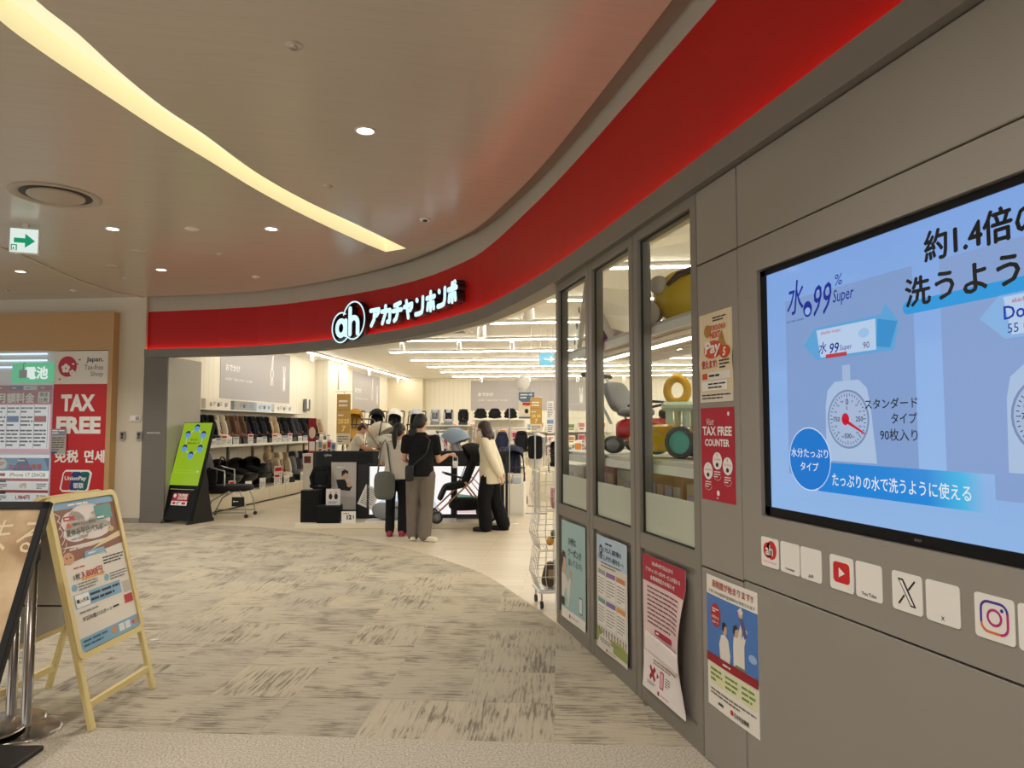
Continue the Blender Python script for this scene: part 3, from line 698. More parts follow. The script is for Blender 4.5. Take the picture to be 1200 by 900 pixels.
# ================================================================== THE BIG SCREEN
tv = thing('wall_screen', 'huge glossy wall-mounted screen showing a blue wet wipes advert', 'screen', (WX + .025, 2.622, 1.197), RWALL)
TW, TH = 1.765, 1.002
M_BEZ = mat('black_bezel', (14, 14, 15), .5, spec=.2); M_BODY = mat('screen_body', (20, 20, 22), .5)
MB().box((TW / 2, .03, TH / 2), (TW, .05, TH), M_BODY).build('body', tv)
mb = MB(); bz = .032
for c, d in (((TW / 2, -.002, bz / 2), (TW, .018, bz)), ((TW / 2, -.002, TH - .011), (TW, .018, .022)), ((.017, -.002, TH / 2), (.034, .018, TH)), ((TW - .017, -.002, TH / 2), (.034, .018, TH))): mb.box(c, d, M_BEZ)
mb.build('bezel', tv)
mb = MB(); put_text(mb, 'SONY', .80, .014, .008, ink(120, 120, 124), y=-.0125, bold=.02); mb.build('maker_lettering', tv)
TVG = .86
def g_(r, g, b): return glow(r, g, b, TVG)
def m_screen(c0, c1):
    m = bpy.data.materials.new('screen_blue'); m.use_nodes = True; nt = m.node_tree; b = nt.nodes['Principled BSDF']; N = nt.nodes.new; L = nt.links.new
    b.inputs['Base Color'].default_value = (0, 0, 0, 1); b.inputs['Roughness'].default_value = .08; b.inputs['Specular IOR Level'].default_value = .45
    tc = N('ShaderNodeTexCoord'); sp = N('ShaderNodeSeparateXYZ'); L(tc.outputs['Object'], sp.inputs[0]); cr = N('ShaderNodeValToRGB')
    cr.color_ramp.elements[0].color = rgb(c0); cr.color_ramp.elements[1].color = rgb(c1); L(sp.outputs[2], cr.inputs[0]); L(cr.outputs[0], b.inputs['Emission Color']); b.inputs['Emission Strength'].default_value = TVG
    return m
def grad_x(name, stops):
    m = bpy.data.materials.new(name); m.use_nodes = True; nt = m.node_tree; b = nt.nodes['Principled BSDF']; N = nt.nodes.new; L = nt.links.new
    b.inputs['Base Color'].default_value = (0, 0, 0, 1); b.inputs['Roughness'].default_value = .12
    tc = N('ShaderNodeTexCoord'); sp = N('ShaderNodeSeparateXYZ'); L(tc.outputs['Object'], sp.inputs[0]); cr = N('ShaderNodeValToRGB'); e = cr.color_ramp.elements
    e[0].position, e[0].color = stops[0][0], rgb(stops[0][1]); e[1].position, e[1].color = stops[-1][0], rgb(stops[-1][1])
    for p_, c_ in stops[1:-1]: q = e.new(p_); q.color = rgb(c_)
    L(sp.outputs[0], cr.inputs[0]); L(cr.outputs[0], b.inputs['Emission Color']); b.inputs['Emission Strength'].default_value = TVG
    return m
s = Sheet('picture', None, None, (.034, -.004, .03), 0, 1.70, .955, m_screen((150, 190, 240), (132, 172, 236)), root=tv, step=.0004)
LB = g_(134, 164, 214); LB2 = g_(140, 168, 218); K = mat('screen_black', (8, 8, 10), .12); NAVY = g_(30, 46, 150); CY = g_(20, 140, 226); WH = g_(235, 242, 250); PKW = g_(190, 214, 244)
s.rect(.124, .145, .77, .82, LB, 1); s.rect(.872, .13, 1.60, .815, LB2, 1)
s.text('水', .185, .825, .13, NAVY, 4, bold=.008, w=.10, slant=.15); s.disc(.263, .768, .026, NAVY, 4, .030); s.disc(.263, .760, .016, g_(150, 190, 240), 5, .014); s.text('99', .335, .79, .115, NAVY, 4, bold=.004, w=.10, slant=.2)
s.text('%', .435, .845, .04, NAVY, 4, w=.04, slant=.15); s.text('Super', .455, .782, .058, NAVY, 4, bold=.006, w=.105, slant=.15); s.text('pure water solution', .185, .735, .012, NAVY, 4)
# wipes packet
def packet(dx, dz, head, sub, cap, word=None, col=(96, 170, 224)):
    s.poly([(dx - .075, dz + .005), (dx - .01, dz + .06), (dx + .325, dz + .062), (dx + .345, dz + .095), (dx + .40, dz + .03), (dx + .375, dz - .06), (dx + .0, dz - .058)], g_(*col), 2)
    s.poly([(dx + .0, dz + .052), (dx + .30, dz + .052), (dx + .30, dz - .050), (dx + .02, dz - .050)], PKW, 3)
    s.poly([(dx + .31, dz + .05), (dx + .395, dz + .03), (dx + .36, dz - .05), (dx + .30, dz - .04)], g_(60, 150, 214), 3)
    s.text(head, dx + .025, dz + .037, .016, g_(190, 40, 60), 4, align='L'); s.text(cap, dx + .255, dz - .030, .022, g_(60, 70, 120), 4)
    s.disc(dx + .245, dz + .012, .026, g_(160, 200, 240), 4, .016)
packet(.31, .628, 'akachan honpo', '', '90', None)
s.text('水', .342, .612, .042, NAVY, 5, bold=.012, slant=.15); s.text('99', .402, .605, .038, NAVY, 5, bold=.012, slant=.2); s.text('Super', .465, .60, .024, NAVY, 5, slant=.1); s.rect(.36, .572, .47, .586, g_(200, 60, 70), 5)
packet(1.075, .615, 'akachan honpo', '', '', None, (140, 186, 236)); s.text('Double', 1.075, .624, .036, g_(30, 60, 170), 5, align='L', bold=.015); s.text('55', 1.085, .582, .024, g_(40, 60, 150), 5, align='L'); s.rect(1.13, .578, 1.36, .590, g_(200, 90, 110), 5)
# headlines
s.rrect(.728, .672, 1.60, .712, .02, g_(50, 160, 230), 2)
def part_w(a, full, w): ga, gf = glyphs(a, 0.0), glyphs(full, 0.0); return w * (ga[3] - ga[2]) / (gf[3] - gf[2])
s.text('約1.4倍の', .822, .862, .092, K, 4, align='L', bold=.035, w=part_w('約1.4倍の', '約1.4倍のああああ', .74)); s.text('洗うように拭', .742, .737, .088, K, 4, align='L', bold=.035, w=part_w('洗うように拭', '洗うように拭ああ', .80))
# kitchen scale on the screen
def scale_pic(cx, full):
    s.rect(cx - .02, .455, cx + .02, .54, g_(168, 190, 224), 2)
    s.poly([(cx - .06, .485), (cx + .06, .485), (cx + .098, .455), (cx + .112, .40), (cx + .135, .205), (cx - .115, .205), (cx - .112, .40), (cx - .10, .455)], g_(176, 200, 232), 3)
    s.disc(cx + .002, .352, .104, g_(124, 146, 186), 4, .102); s.disc(cx + .002, .352, .096, g_(172, 192, 226), 5, .095)
    for k in range(40):
        a = 2 * math.pi * k / 40; r0 = .080 if k % 5 else .074
        s.line([(cx + .002 + r0 * math.sin(a), .352 + r0 * math.cos(a)), (cx + .002 + .089 * math.sin(a), .352 + .089 * math.cos(a))], .0012, K, 6)
    for tx, x_, z_ in (('0', 0, .06), ('250', .058, 0), ('500', 0, -.058), ('750', -.056, 0)): s.text(tx, cx + .002 + x_, .352 + z_, .021 if tx == '0' else .017, K, 6, bold=.01)
    for k in (1, 2, 3, 5, 6, 7, 9, 10, 11, 13, 14, 15): a = 2 * math.pi * k / 16; s.text(str(k * 50 + (50 if k > 8 else 0)), cx + .002 + .066 * math.sin(a), .352 + .066 * math.cos(a), .007, K, 6)
    s.text('g', cx, .39, .012, K, 6)
    if full: s.disc(cx - .008, .352, .019, g_(204, 24, 48), 7, .021); s.poly([(cx - .014, .357), (cx + .085, .305), (cx + .083, .300), (cx - .016, .343)], g_(204, 24, 48), 7)
scale_pic(.463, True); scale_pic(1.185, False)
s.text('スタンダード', .664, .40, .034, K, 8, w=.225, bold=.012); s.text('タイプ', .72, .352, .034, K, 8, w=.105, bold=.012); s.text('90枚入り', .695, .30, .038, K, 8, w=.155, bold=.012)
s.pr.add([(.30, -.0032, .092), (1.03, -.0032, .092), (1.03, -.0032, .198), (.30, -.0032, .198)], [(0, 1, 2, 3)], grad_x('banner_gradient', [(.30, (24, 132, 222)), (.80, (24, 140, 226)), (.93, (70, 190, 238)), (1.0, (146, 188, 240))]))
s.disc(.253, .206, .122, g_(214, 232, 250), 8, .118); s.disc(.253, .206, .118, g_(20, 122, 214), 9, .114)
s.text('水分たっぷり', .253, .228, .034, WH, 10, w=.215, bold=.008); s.text('タイプ', .253, .178, .032, WH, 10, w=.105, bold=.008)
s.text('たっぷりの水で洗うように使える', .38, .140, .046, WH, 10, align='L', w=.575, bold=.01)
s.done()

# ================================================================== STICKERS UNDER THE SCREEN (codes left blank)
M_CARD = mat('sticker_card', (236, 232, 224), .35, spec=.5)
def sticker(y, label, cat='sticker', cap=None):
    mb = MB(); w = .119; h = .117; r = .01; p = []
    for cx, cz, a in ((w - r, h - r, 0), (r, h - r, 90), (r, r, 180), (w - r, r, 270)): p += [(cx + r * math.cos(math.radians(a + q)), cz + r * math.sin(math.radians(a + q))) for q in (0, 30, 60, 90)]
    mb.prism(p, -.003, 0, M_CARD); o = mb.build('sticker', None, (WX - .0005, y, .991), RWALL); tag(o, label, cat)
    s_ = Sheet.__new__(Sheet); s_.o = o; s_.w = w; s_.h = h; s_.bend = None; s_.step = .0006; s_.pr = MB(); s_.lt = MB()
    if cap: s_.text(cap, w / 2, .016, .012, BLACK, 6, bold=.012, wmax=.09)
    return s_
RD = ink(206, 34, 38)
q = sticker(2.630, 'white sticker with the red round shop emblem', cap=None)
q.disc(.046, .066, .03, RD, 6, .031); q.disc(.072, .069, .034, RD, 6, .037); q.text('ah', .058, .068, .042, WHITE, 8, bold=.012); q.text('アカチャンホンポ', .06, .020, .010, RD, 8, w=.09); q.done()
sticker(2.498, 'white sticker captioned Homepage', cap='Homepage').done(); sticker(2.372, 'white sticker captioned APP', cap='APP').done()
q = sticker(2.207, 'white sticker with a red play button emblem'); q.rrect(.018, .026, .101, .096, .014, RD, 6); q.poly([(.048, .044), (.048, .078), (.079, .061)], WHITE, 8); q.done()
sticker(2.077, 'white sticker captioned You Tube', cap='You Tube').done()
q = sticker(1.915, 'white sticker with a black outlined X emblem')
q.poly([(.024, .098), (.046, .098), (.095, .020), (.073, .020)], BLACK, 6); q.poly([(.032, .093), (.043, .093), (.087, .025), (.076, .025)], M_CARD, 8)
q.line([(.092, .098), (.066, .068)], .003, BLACK, 6); q.line([(.050, .050), (.026, .020)], .003, BLACK, 6); q.done()
sticker(1.783, 'white sticker with one curled corner, captioned X', cap='X').done()
q = sticker(1.617, 'white sticker with a rainbow outlined camera emblem')
IG = [ink(70, 50, 160), ink(190, 40, 120), ink(226, 110, 50)]
def rr(x0, z0, x1, z1, r): 
    p = []
    for cx, cz, a in ((x1 - r, z1 - r, 0), (x0 + r, z1 - r, 90), (x0 + r, z0 + r, 180), (x1 - r, z0 + r, 270)): p += [(cx + r * math.cos(math.radians(a + k)), cz + r * math.sin(math.radians(a + k))) for k in range(0, 91, 15)]
    return p + [p[0]]
for a, b in zip(rr(.02, .02, .099, .099, .022), rr(.02, .02, .099, .099, .022)[1:]): q.line([a, b], .0035, IG[0] if a[1] > .07 else (IG[1] if a[0] > .06 or a[1] > .05 else IG[2]), 6)
for a, b in zip(arc(.06, .06, .02, .02, 0, 360, 24), arc(.06, .06, .02, .02, 0, 360, 24)[1:]): q.line([a, b], .0035, IG[1], 6)
q.disc(.083, .083, .005, IG[0], 6); q.done()
sticker(1.489, 'blank white sticker at the frame edge, beside the camera emblem').done()

# ================================================================== POSTERS ON THE PANELS
def poster(label, y, z, w, h, paper, bend=None, x=WX - .002): return Sheet('poster', label, 'poster', (x, y, z), RWALL, w, h, paper, .0015, bend)
# pay campaign sheet
s = poster('cream poster for a pay campaign above the red tax free poster', 3.122, 1.668, .297, .42, ink(226, 208, 172), lambda x, z: .004 * math.cos((z - .19) * 30) if abs(z - .19) < .05 else 0)
MU = ink(176, 132, 60); OR = ink(206, 74, 34)
for k in range(9): s.rect(.015 + k * .031, .17, .028 + k * .031, .41, ink(230, 214, 180), 1)
s.text('FUKUOKA', .175, .345, .026, OR, 4, bold=.02, w=.14, slant=.1); s.text('NEXT', .15, .312, .03, OR, 4, bold=.03, w=.09, slant=.1); s.disc(.08, .335, .034, MU, 2, .03); s.poly([(.16, .26), (.25, .24), (.21, .33)], MU, 2)
s.disc(.13, .245, .085, OR, 3, .042); s.text('Pay', .125, .247, .075, WHITE, 5, bold=.03, w=.14, slant=.1); s.disc(.24, .225, .044, OR, 5, .03); s.text('5', .235, .226, .04, WHITE, 6, bold=.03)
s.lines(.13, .398, .25, .372, 2, BLACK, 4); s.text('使えます!', .10, .178, .04, RED, 5, bold=.03, w=.14); s.lines(.19, .195, .28, .15, 3, BLACK, 4)
s.rect(.02, .105, .28, .14, ink(232, 226, 214), 3); s.rect(.025, .108, .075, .137, OR, 4); s.lines(.09, .134, .27, .112, 1, BLACK, 5); s.rect(.02, .055, .25, .098, ink(240, 236, 226), 3); s.lines(.08, .093, .24, .06, 2, BLACK, 4)
s.rect(.0, .0, .297, .044, ink(222, 212, 192), 2); s.lines(.02, .04, .28, .012, 2, BLACK, 4); s.done()
# tax free counter
s = poster('crimson poster reading tax free counter on the grey panel', 3.122, 1.212, .30, .43, ink(176, 18, 48))
s.text('Visit', .085, .365, .030, WHITE, 3, slant=.3, w=.07); s.text('TAX FREE', .15, .322, .042, WHITE, 3, bold=.035, w=.262); s.text('COUNTER', .15, .268, .034, WHITE, 3, bold=.035, w=.222)
for x, z, n_, t1 in ((.065, .135, '1', 'SHOPPING'), (.15, .185, '2', 'COUNTER'), (.24, .165, '3', 'Tax Free')):
    s.disc(x, z, .042, WHITE, 2, .040); s.text(n_, x, z + .026, .014, RED, 4, bold=.03); s.text(t1, x, z + .006, .009, RED, 4, w=.06); s.disc(x, z - .018, .012, BLACK, 4, .010)
    for a, b in zip(arc(x, z - .055, .036, .034, 200, 340), arc(x, z - .055, .036, .034, 200, 340)[1:]): s.line([a, b], .0008, WHITE, 3)
    s.lines(x - .028, z - .045, x + .028, z - .078, 3, WHITE, 3)
s.disc(.155, .038, .013, WHITE, 3, .013); s.disc(.255, .40, .010, WHITE, 3, .010); s.lines(.14, .02, .17, .01, 1, WHITE, 3); s.done()
# blue sky family poster
s = poster('poster of a couple lifting a child against a blue sky', 3.092, .274, .42, .592, ink(232, 226, 214), lambda x, z: .004 * math.sin(x * 9) + .010 * max(0, (x - .3)) * (1 - z))
SKY = ink(72, 118, 186); s.rect(0, .215, .42, .505, SKY, 1); s.rect(0, .20, .42, .238, ink(150, 24, 34), 6); s.lines(.15, .228, .27, .210, 1, WHITE, 8)
s.text('新制度が始まります!!', .225, .560, .034, ink(176, 70, 60), 4, w=.33, bold=.02); s.text('子育て中の国民年金保険料が免除されます', .215, .522, .016, ink(60, 54, 50), 4, w=.38)
s.disc(.085, .42, .046, ink(178, 26, 34), 3, .052); s.lines(.055, .452, .115, .43, 2, WHITE, 4); s.text('10月から', .085, .41, .014, WHITE, 5, bold=.03, w=.066); s.text('スタート!', .085, .388, .012, WHITE, 5, bold=.03, w=.06)
SK = ink(206, 170, 146); HA = ink(40, 32, 30); SH = ink(222, 216, 204)
s.poly([(.125, .215), (.115, .30), (.135, .345), (.165, .352), (.195, .335), (.21, .27), (.20, .22)], SH, 2); s.disc(.165, .375, .020, SK, 3, .026); s.poly([(.145, .37), (.145, .40), (.165, .408), (.182, .396), (.165, .385), (.155, .36)], HA, 4)
s.poly([(.235, .24), (.235, .33), (.24, .365), (.27, .375), (.298, .44), (.31, .435), (.30, .37), (.335, .42), (.345, .41), (.32, .345), (.32, .25)], SH, 2); s.disc(.258, .392, .022, SK, 3, .027); s.poly([(.236, .385), (.238, .41), (.262, .422), (.276, .408), (.255, .398), (.246, .37)], HA, 4)
s.poly([(.25, .205), (.25, .25), (.325, .25), (.33, .205)], ink(120, 130, 110), 3)
s.disc(.296, .475, .017, SK, 3, .019); s.poly([(.285, .46), (.315, .455), (.345, .39), (.325, .375), (.30, .42)], ink(90, 84, 130), 3); s.poly([(.275, .485), (.30, .505), (.318, .485), (.30, .470)], SH, 4)
s.disc(.38, .31, .03, ink(150, 180, 214), 2, .018); s.disc(.36, .23, .05, ink(110, 150, 190), 2, .012)
for k in range(3): s.rrect(.022 + k * .132, .105, .146 + k * .132, .190, .012, ink(224, 222, 178), 2); s.lines(.032 + k * .132, .182, .138 + k * .132, .115, 3, ink(110, 140, 70), 4, seed=k)
s.lines(.03, .088, .40, .055, 2, ink(110, 104, 98), 3); s.lines(.10, .044, .19, .020, 1, ink(60, 60, 60), 4); s.disc(.215, .032, .012, RED, 3); s.text('日本年金機構', .29, .030, .022, ink(60, 60, 60), 4, w=.11, bold=.02); s.done()
# three posters below the windows, hung in front of the lower panels
def low(label, y, paper, bend): return poster(label, y, .100, .522, .735, paper, bend, WX - .001)
s = low('pink notice with a crimson heading, its torn side curling off the window panel', 3.832, ink(226, 198, 196), lambda x, z: .05 * max(0, (x - .30) / .222) ** 2 * math.sin(min(1, max(0, (z - .02) / .62)) * math.pi) + .012 * max(0, .12 - z) * 6)
CR = ink(168, 30, 56); s.rect(0, .59, .522, .735, CR, 1); s.text('2026年4月7日(火)から', .26, .70, .026, WHITE, 6, w=.26, bold=.02); s.text('アカチャンホンポのサービスが変わる', .26, .66, .024, WHITE, 6, w=.42, bold=.02); s.text('会員様限定のお知らせ', .26, .622, .024, WHITE, 6, w=.30, bold=.02)
s.lines(.06, .575, .46, .36, 9, ink(120, 76, 82), 3, fill=.36); s.rrect(.15, .318, .37, .348, .014, CR, 2); s.lines(.17, .342, .35, .324, 1, WHITE, 4)
s.rrect(.02, .21, .50, .312, .02, ink(236, 226, 222), 2)
for x0 in (.045, .275): s.rrect(x0, .215, x0 + .2, .30, .02, ink(110, 100, 102), 3); s.rrect(x0 + .004, .219, x0 + .196, .296, .018, ink(240, 236, 232), 4); s.disc(x0 + .10, .253, .016, CR if x0 > .2 else ink(90, 90, 130), 5, .024); s.lines(x0 + .015, .285, x0 + .07, .235, 2, GREY, 5); s.lines(x0 + .13, .285, x0 + .185, .235, 2, GREY, 5)
s.rect(0, 0, .522, .20, ink(234, 226, 222), 1); s.lines(.13, .185, .42, .155, 2, ink(150, 90, 96), 3); s.line([(.09, .135), (.155, .07)], .012, CR, 3); s.line([(.155, .135), (.09, .07)], .012, CR, 3); s.poly([(.175, .09), (.205, .105), (.175, .12)], CR, 3)
s.rrect(.215, .055, .262, .145, .008, CR, 3); s.rrect(.22, .062, .257, .138, .004, ink(226, 170, 180), 4); s.lines(.28, .13, .34, .08, 4, GREY, 3); s.lines(.06, .055, .17, .035, 2, GREY, 3); s.disc(.205, .022, .012, CR, 3); s.text('akachan honpo', .28, .022, .014, CR, 3, w=.10); s.done()
s = low('poster table of services with a pale blue heading and grassy foot', 4.598, ink(222, 216, 204), lambda x, z: .006 * math.sin(x * 11) + .03 * max(0, .1 - z))
s.rect(.0, .56, .522, .735, ink(178, 200, 214), 1); s.disc(.10, .645, .034, ink(44, 70, 120), 3); s.lines(.08, .66, .12, .63, 2, WHITE, 5); s.lines(.18, .707, .38, .683, 1, ink(50, 60, 90), 4); s.text('175人前後!?', .29, .655, .034, ink(40, 52, 92), 4, w=.27, bold=.02); s.text('子育てしやすい街サポート', .26, .602, .036, ink(40, 52, 92), 4, w=.42, bold=.02); s.lines(.10, .575, .42, .535, 2, GREY, 3)
CT = [ink(150, 160, 160), ink(140, 110, 160), ink(206, 130, 70), ink(110, 160, 150), ink(130, 110, 170), ink(214, 150, 80)]
for r_ in range(2):
    for c_ in range(3):
        x0 = .035 + c_ * .157; z1 = .515 - r_ * .185; s.rect(x0, z1 - .17, x0 + .14, z1, ink(236, 232, 224), 2); s.rect(x0, z1 - .03, x0 + .14, z1, CT[r_ * 3 + c_], 3); s.lines(x0 + .01, z1 - .045, x0 + .13, z1 - .16, 6, ink(130, 124, 116), 4, seed=r_ * 3 + c_, fill=.3)
s.poly([(0, .03), (.522, .03), (.522, .09), (.4, .11), (.25, .10), (.1, .12), (0, .14)], ink(150, 160, 90), 2); 
for k in range(11): s.disc(.06 + k * .043, .135, .008, ink(90, 90, 80), 3); s.rect(.054 + k * .043, .10, .066 + k * .043, .128, ink(120 + 6 * k, 110, 90), 3)
s.rrect(.06, .045, .42, .085, .01, ink(236, 232, 220), 3); s.lines(.075, .08, .40, .05, 2, GREY, 4); s.disc(.20, .018, .010, CR, 4); s.text('akachan honpo', .28, .018, .014, CR, 4, w=.11); s.done()
s = low('pale teal coupon poster with a smiling person in white', 5.374, ink(158, 190, 190), lambda x, z: .008 * math.sin(x * 8 + 1) + .02 * max(0, .1 - z))
DK = ink(52, 60, 64); s.text('お得な', .25, .595, .058, DK, 4, w=.15, bold=.01); s.text('クーポンが', .30, .515, .058, DK, 4, w=.27, bold=.01); s.text('届いてるかも', .31, .438, .050, DK, 4, w=.28, bold=.0)
s.disc(.065, .405, .055, SK, 3, .075); s.poly([(.01, .36), (.005, .47), (.04, .505), (.095, .495), (.12, .44), (.095, .455), (.06, .46), (.035, .40)], HA, 4); s.poly([(0, .09), (0, .33), (.05, .335), (.10, .325), (.16, .29), (.19, .18), (.17, .10)], SH, 2)
s.poly([(.13, .20), (.20, .34), (.225, .33), (.20, .18), (.16, .12)], SH, 3); s.disc(.215, .345, .025, SK, 4, .035); s.rect(0, .09, .08, .15, HA, 4); s.rrect(.38, .10, .45, .22, .008, DK, 3); s.rrect(.386, .108, .444, .212, .006, ink(220, 226, 224), 4)
s.rect(0, 0, .522, .075, ink(234, 230, 222), 2); s.disc(.20, .038, .014, CR, 4); s.text('akachan honpo', .30, .038, .018, CR, 4, w=.14); s.done()
# ================================================================== THE NEIGHBOURING SHOP FRONT
PV = 10.86
mb = MB(); mb.box(S(-11.0, 10.93, 3.135), (6.68, .16, .63), M_TAN, rz=RS); mb.box(S(-7.70, 10.93, 1.41), (.08, .16, 2.82), M_TAN, rz=RS); struct('trim_7', mb)
# red tax free panel and white panel above it, set flush in the portal
s = Sheet('tax_free_sign', 'tall red panel reading tax free beside the phone posters', 'sign', S(-8.70, PV + .02, .0), RS, .955, 2.265, ink(192, 24, 30), .02)
s.text('TAX', .44, 1.955, .28, WHITE, 3, bold=.05, w=.60); s.text('FREE', .46, 1.59, .28, WHITE, 3, bold=.05, w=.78)
s.text('免税', .27, 1.08, .20, WHITE, 3, bold=.04, w=.41); s.text('면세', .76, 1.08, .20, WHITE, 3, bold=.04, w=.34)
def rrp(x0, z0, x1, z1, sk, r=.04): return [(x0 + r, z0), (x1 - r, z0), (x1, z0 + r), (x1 + sk, z1 - r), (x1 + sk - r, z1), (x0 + sk + r, z1), (x0 + sk, z1 - r), (x0, z0 + r)]
s.poly(rrp(.17, .50, .68, .86, .05, .05), WHITE, 2); s.poly(rrp(.20, .53, .36, .83, .04, .03), ink(190, 30, 40), 3); s.poly(rrp(.34, .53, .50, .83, .04, .02), ink(24, 56, 120), 4); s.poly(rrp(.48, .53, .65, .83, .04, .03), ink(0, 96, 96), 3)
s.text('UnionPay', .44, .715, .085, WHITE, 6, w=.38, bold=.03, slant=.1); s.text('银联', .50, .605, .09, WHITE, 6, w=.18, bold=.03); s.done()
s = Sheet('tax_free_shop_sign', 'white sign with red blossom roundel reading Japan Tax-free Shop', 'sign', S(-8.70, PV + .02, 2.265), RS, .955, .545, ink(226, 220, 210), .02)
BL = ink(186, 22, 48); s.disc(.23, .29, .165, BL, 2, .17)
for cx, cz, r in ((.20, .26, .07), (.315, .19, .045)):
    for k in range(5): a = math.radians(90 + 72 * k); s.disc(cx + r * .62 * math.cos(a), cz + r * .62 * math.sin(a), r * .5, WHITE, 3, n=12)
    s.disc(cx, cz, r * .22, BL, 4, n=10)
for x, z in ((.40, .33), (.44, .40), (.10, .08)): s.disc(x, z, .022, BL, 3, .012)
for x, z in ((.33, .33), (.27, .10)): s.disc(x, z, .022, WHITE, 4, .014)
s.text('Japan.', .86, .395, .10, BLACK, 3, align='R', bold=.02, w=.30); s.text('Tax-free', .86, .275, .085, ink(80, 76, 74), 3, align='R', w=.33); s.text('Shop', .86, .155, .10, ink(80, 76, 74), 3, align='R', w=.22); s.done()
# display window left of it: glazing, lit interior strip, posters on the glass
mb = MB(); mb.box(S(-11.5, 10.98, 1.41), (5.6, .02, 2.82), mat('phone_shop_white', (228, 232, 236), .6), rz=RS)
wd = struct('window_4', mb)
MB().box(S(-11.5, PV + .012, 1.41), (5.6, .006, 2.82), M_GLASS, rz=RS).build('pane', wd)
for k in range(3):
    t = thing('strip_light', ['upper', 'middle', 'lower'][k] + ' bright bluish light line above the green battery sign', 'light', S(-10.6, 10.955, 2.78 - k * .11), RS, 'light lines in the phone shop window')
    MB().box((0, 0, 0), (3.4, .012, .022), mat('cold_tube', (0, 0, 0), .4, emit=1.6, emcol=(205, 226, 255))).build('tube', t); MB().box((0, .010, .016), (3.4, .012, .012), M_HOUSE).build('housing', t)
s = Sheet('battery_sign', 'green sign with white characters for batteries', 'sign', S(-9.50, 10.93, 2.295), RS, .78, .33, glow(52, 190, 130, .75), .01)
s.text('電池', .44, .165, .20, glow(240, 250, 246, .9), 3, bold=.05, w=.40); s.done()
t = thing('price_tag_clip', 'small grey tag hanging on a hook before the battery sign', 'tag', S(-9.28, PV + .045, 2.44), RS)
MB().box((0, 0, 0), (.14, .004, .14), ink(150, 150, 146)).build('card', t); MB().tube([(0, 0, .07), (0, 0, .16), (.03, 0, .19)], .006, M_DARK, 6).build('hook', t)
PK = ink(178, 84, 112)
def GLOWP(r, g, b): return mat('self_glowing_paper_%d_%d_%d' % (r, g, b), (r, g, b), .6, emit=.34)   # window sheets glow by themselves in place of shop light from behind
s = Sheet('price_poster', 'large pink bordered table poster of monthly phone charges', 'poster', S(-10.55, PV + .02, 1.14), RS, 1.83, 1.11, GLOWP(206, 150, 168), .004)
s.rect(.03, .06, 1.80, .78, GLOWP(222, 222, 230), 2); s.rect(0, .80, 1.83, 1.11, PK, 1); s.text('通話月額料金', 1.02, .90, .16, WHITE, 4, bold=.05, w=.98); s.rrect(1.58, .82, 1.78, 1.0, .02, WHITE, 3); s.text('徹底', 1.68, .955, .07, BLACK, 4, w=.15, bold=.02); s.text('比較', 1.68, .868, .07, BLACK, 4, w=.15, bold=.02)
for k, c in enumerate(((120, 60, 80), (150, 80, 60), (60, 90, 150), (200, 200, 206), (150, 60, 90))): s.rect(.55 + k * .255, 1.03, .79 + k * .255, 1.10, ink(*c), 2); s.lines(.60 + k * .255, 1.085, .74 + k * .255, 1.045, 1, WHITE if k != 3 else GREY, 3)
for c in range(7):
    x0 = .06 + c * .245; s.rect(x0 + .235, .07, x0 + .242, .77, ink(150, 110, 130), 3)
    s.lines(x0, .76, x0 + .22, .64, 2, GREY, 4, seed=c); s.lines(x0, .61, x0 + .22, .42, 3, ink(90, 90, 110), 4, seed=c + 9); s.lines(x0, .39, x0 + .22, .09, 5, ink(70, 70, 84), 4, seed=c + 30)
    if c in (4, 6): s.rect(x0, .50, x0 + .21, .60, ink(96, 140, 210) if c == 4 else ink(196, 70, 80), 5)
s.done()
def phone_sheet(u, w, label, seed):
    s = Sheet('phone_poster', label, 'poster', S(u, PV + .02, .12), RS, w, .98, GLOWP(226, 226, 230), .004)
    s.rect(0, .72, w, .93, ink(52, 92, 168), 1); s.poly([(0, .72), (w * .3, .72), (w * .45, .93), (w * .1, .93)], ink(120, 170, 224), 2); s.poly([(w, .72), (w * .7, .72), (w * .55, .93), (w * .9, .93)], ink(120, 170, 224), 2)
    s.disc(.10, .83, .085, WHITE, 3, .085); s.lines(.05, .86, .15, .80, 2, RED, 4); s.lines(w * .4, .915, w * .7, .86, 1, WHITE, 5); s.text('おすすめ機種', w * .55, .785, .09, RED, 5, w=w * .62, bold=.05)
    s.rect(0, .60, w, .71, GLOWP(238, 236, 234), 3); s.rect(.03, .63, .16, .68, ink(196, 60, 80), 4); s.text('iPhone 17 256GB', w * .60, .655, .06, BLACK, 5, w=w * .68)
    for r in range(3):
        z = .42 - r * .19; s.rect(0, z + .13, w, z + .175, ink(206, 80, 96), 3); s.rect(.02, z + .11, .18, z + .155, BLACK, 4); s.lines(.03, z + .09, .20, z, 3, BLACK, 4, seed=seed + r)
        if r < 2: s.text(['1円', '1,984円'][r], w * .52, z + .055, .075, RED if r else ink(210, 170, 20), 5, bold=.04); s.lines(w * .78, z + .10, w * .97, z, 3, GREY, 4, seed=seed + r + 5)
    return s.done()
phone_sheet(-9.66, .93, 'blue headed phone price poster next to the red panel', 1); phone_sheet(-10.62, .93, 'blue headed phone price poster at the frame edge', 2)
s = Sheet('small_leaflet', 'small grey leaflet stuck over the edge of the red panel', 'leaflet', S(-8.70, PV - .0, 1.13), RS, .27, .40, ink(176, 172, 160), .003)
s.rect(.01, .29, .26, .40, ink(130, 140, 160), 1); s.lines(.02, .39, .25, .31, 2, WHITE, 2); s.lines(.02, .27, .25, .04, 6, ink(90, 86, 80), 2); s.rect(.01, .0, .12, .03, ink(60, 90, 140), 2); s.done()
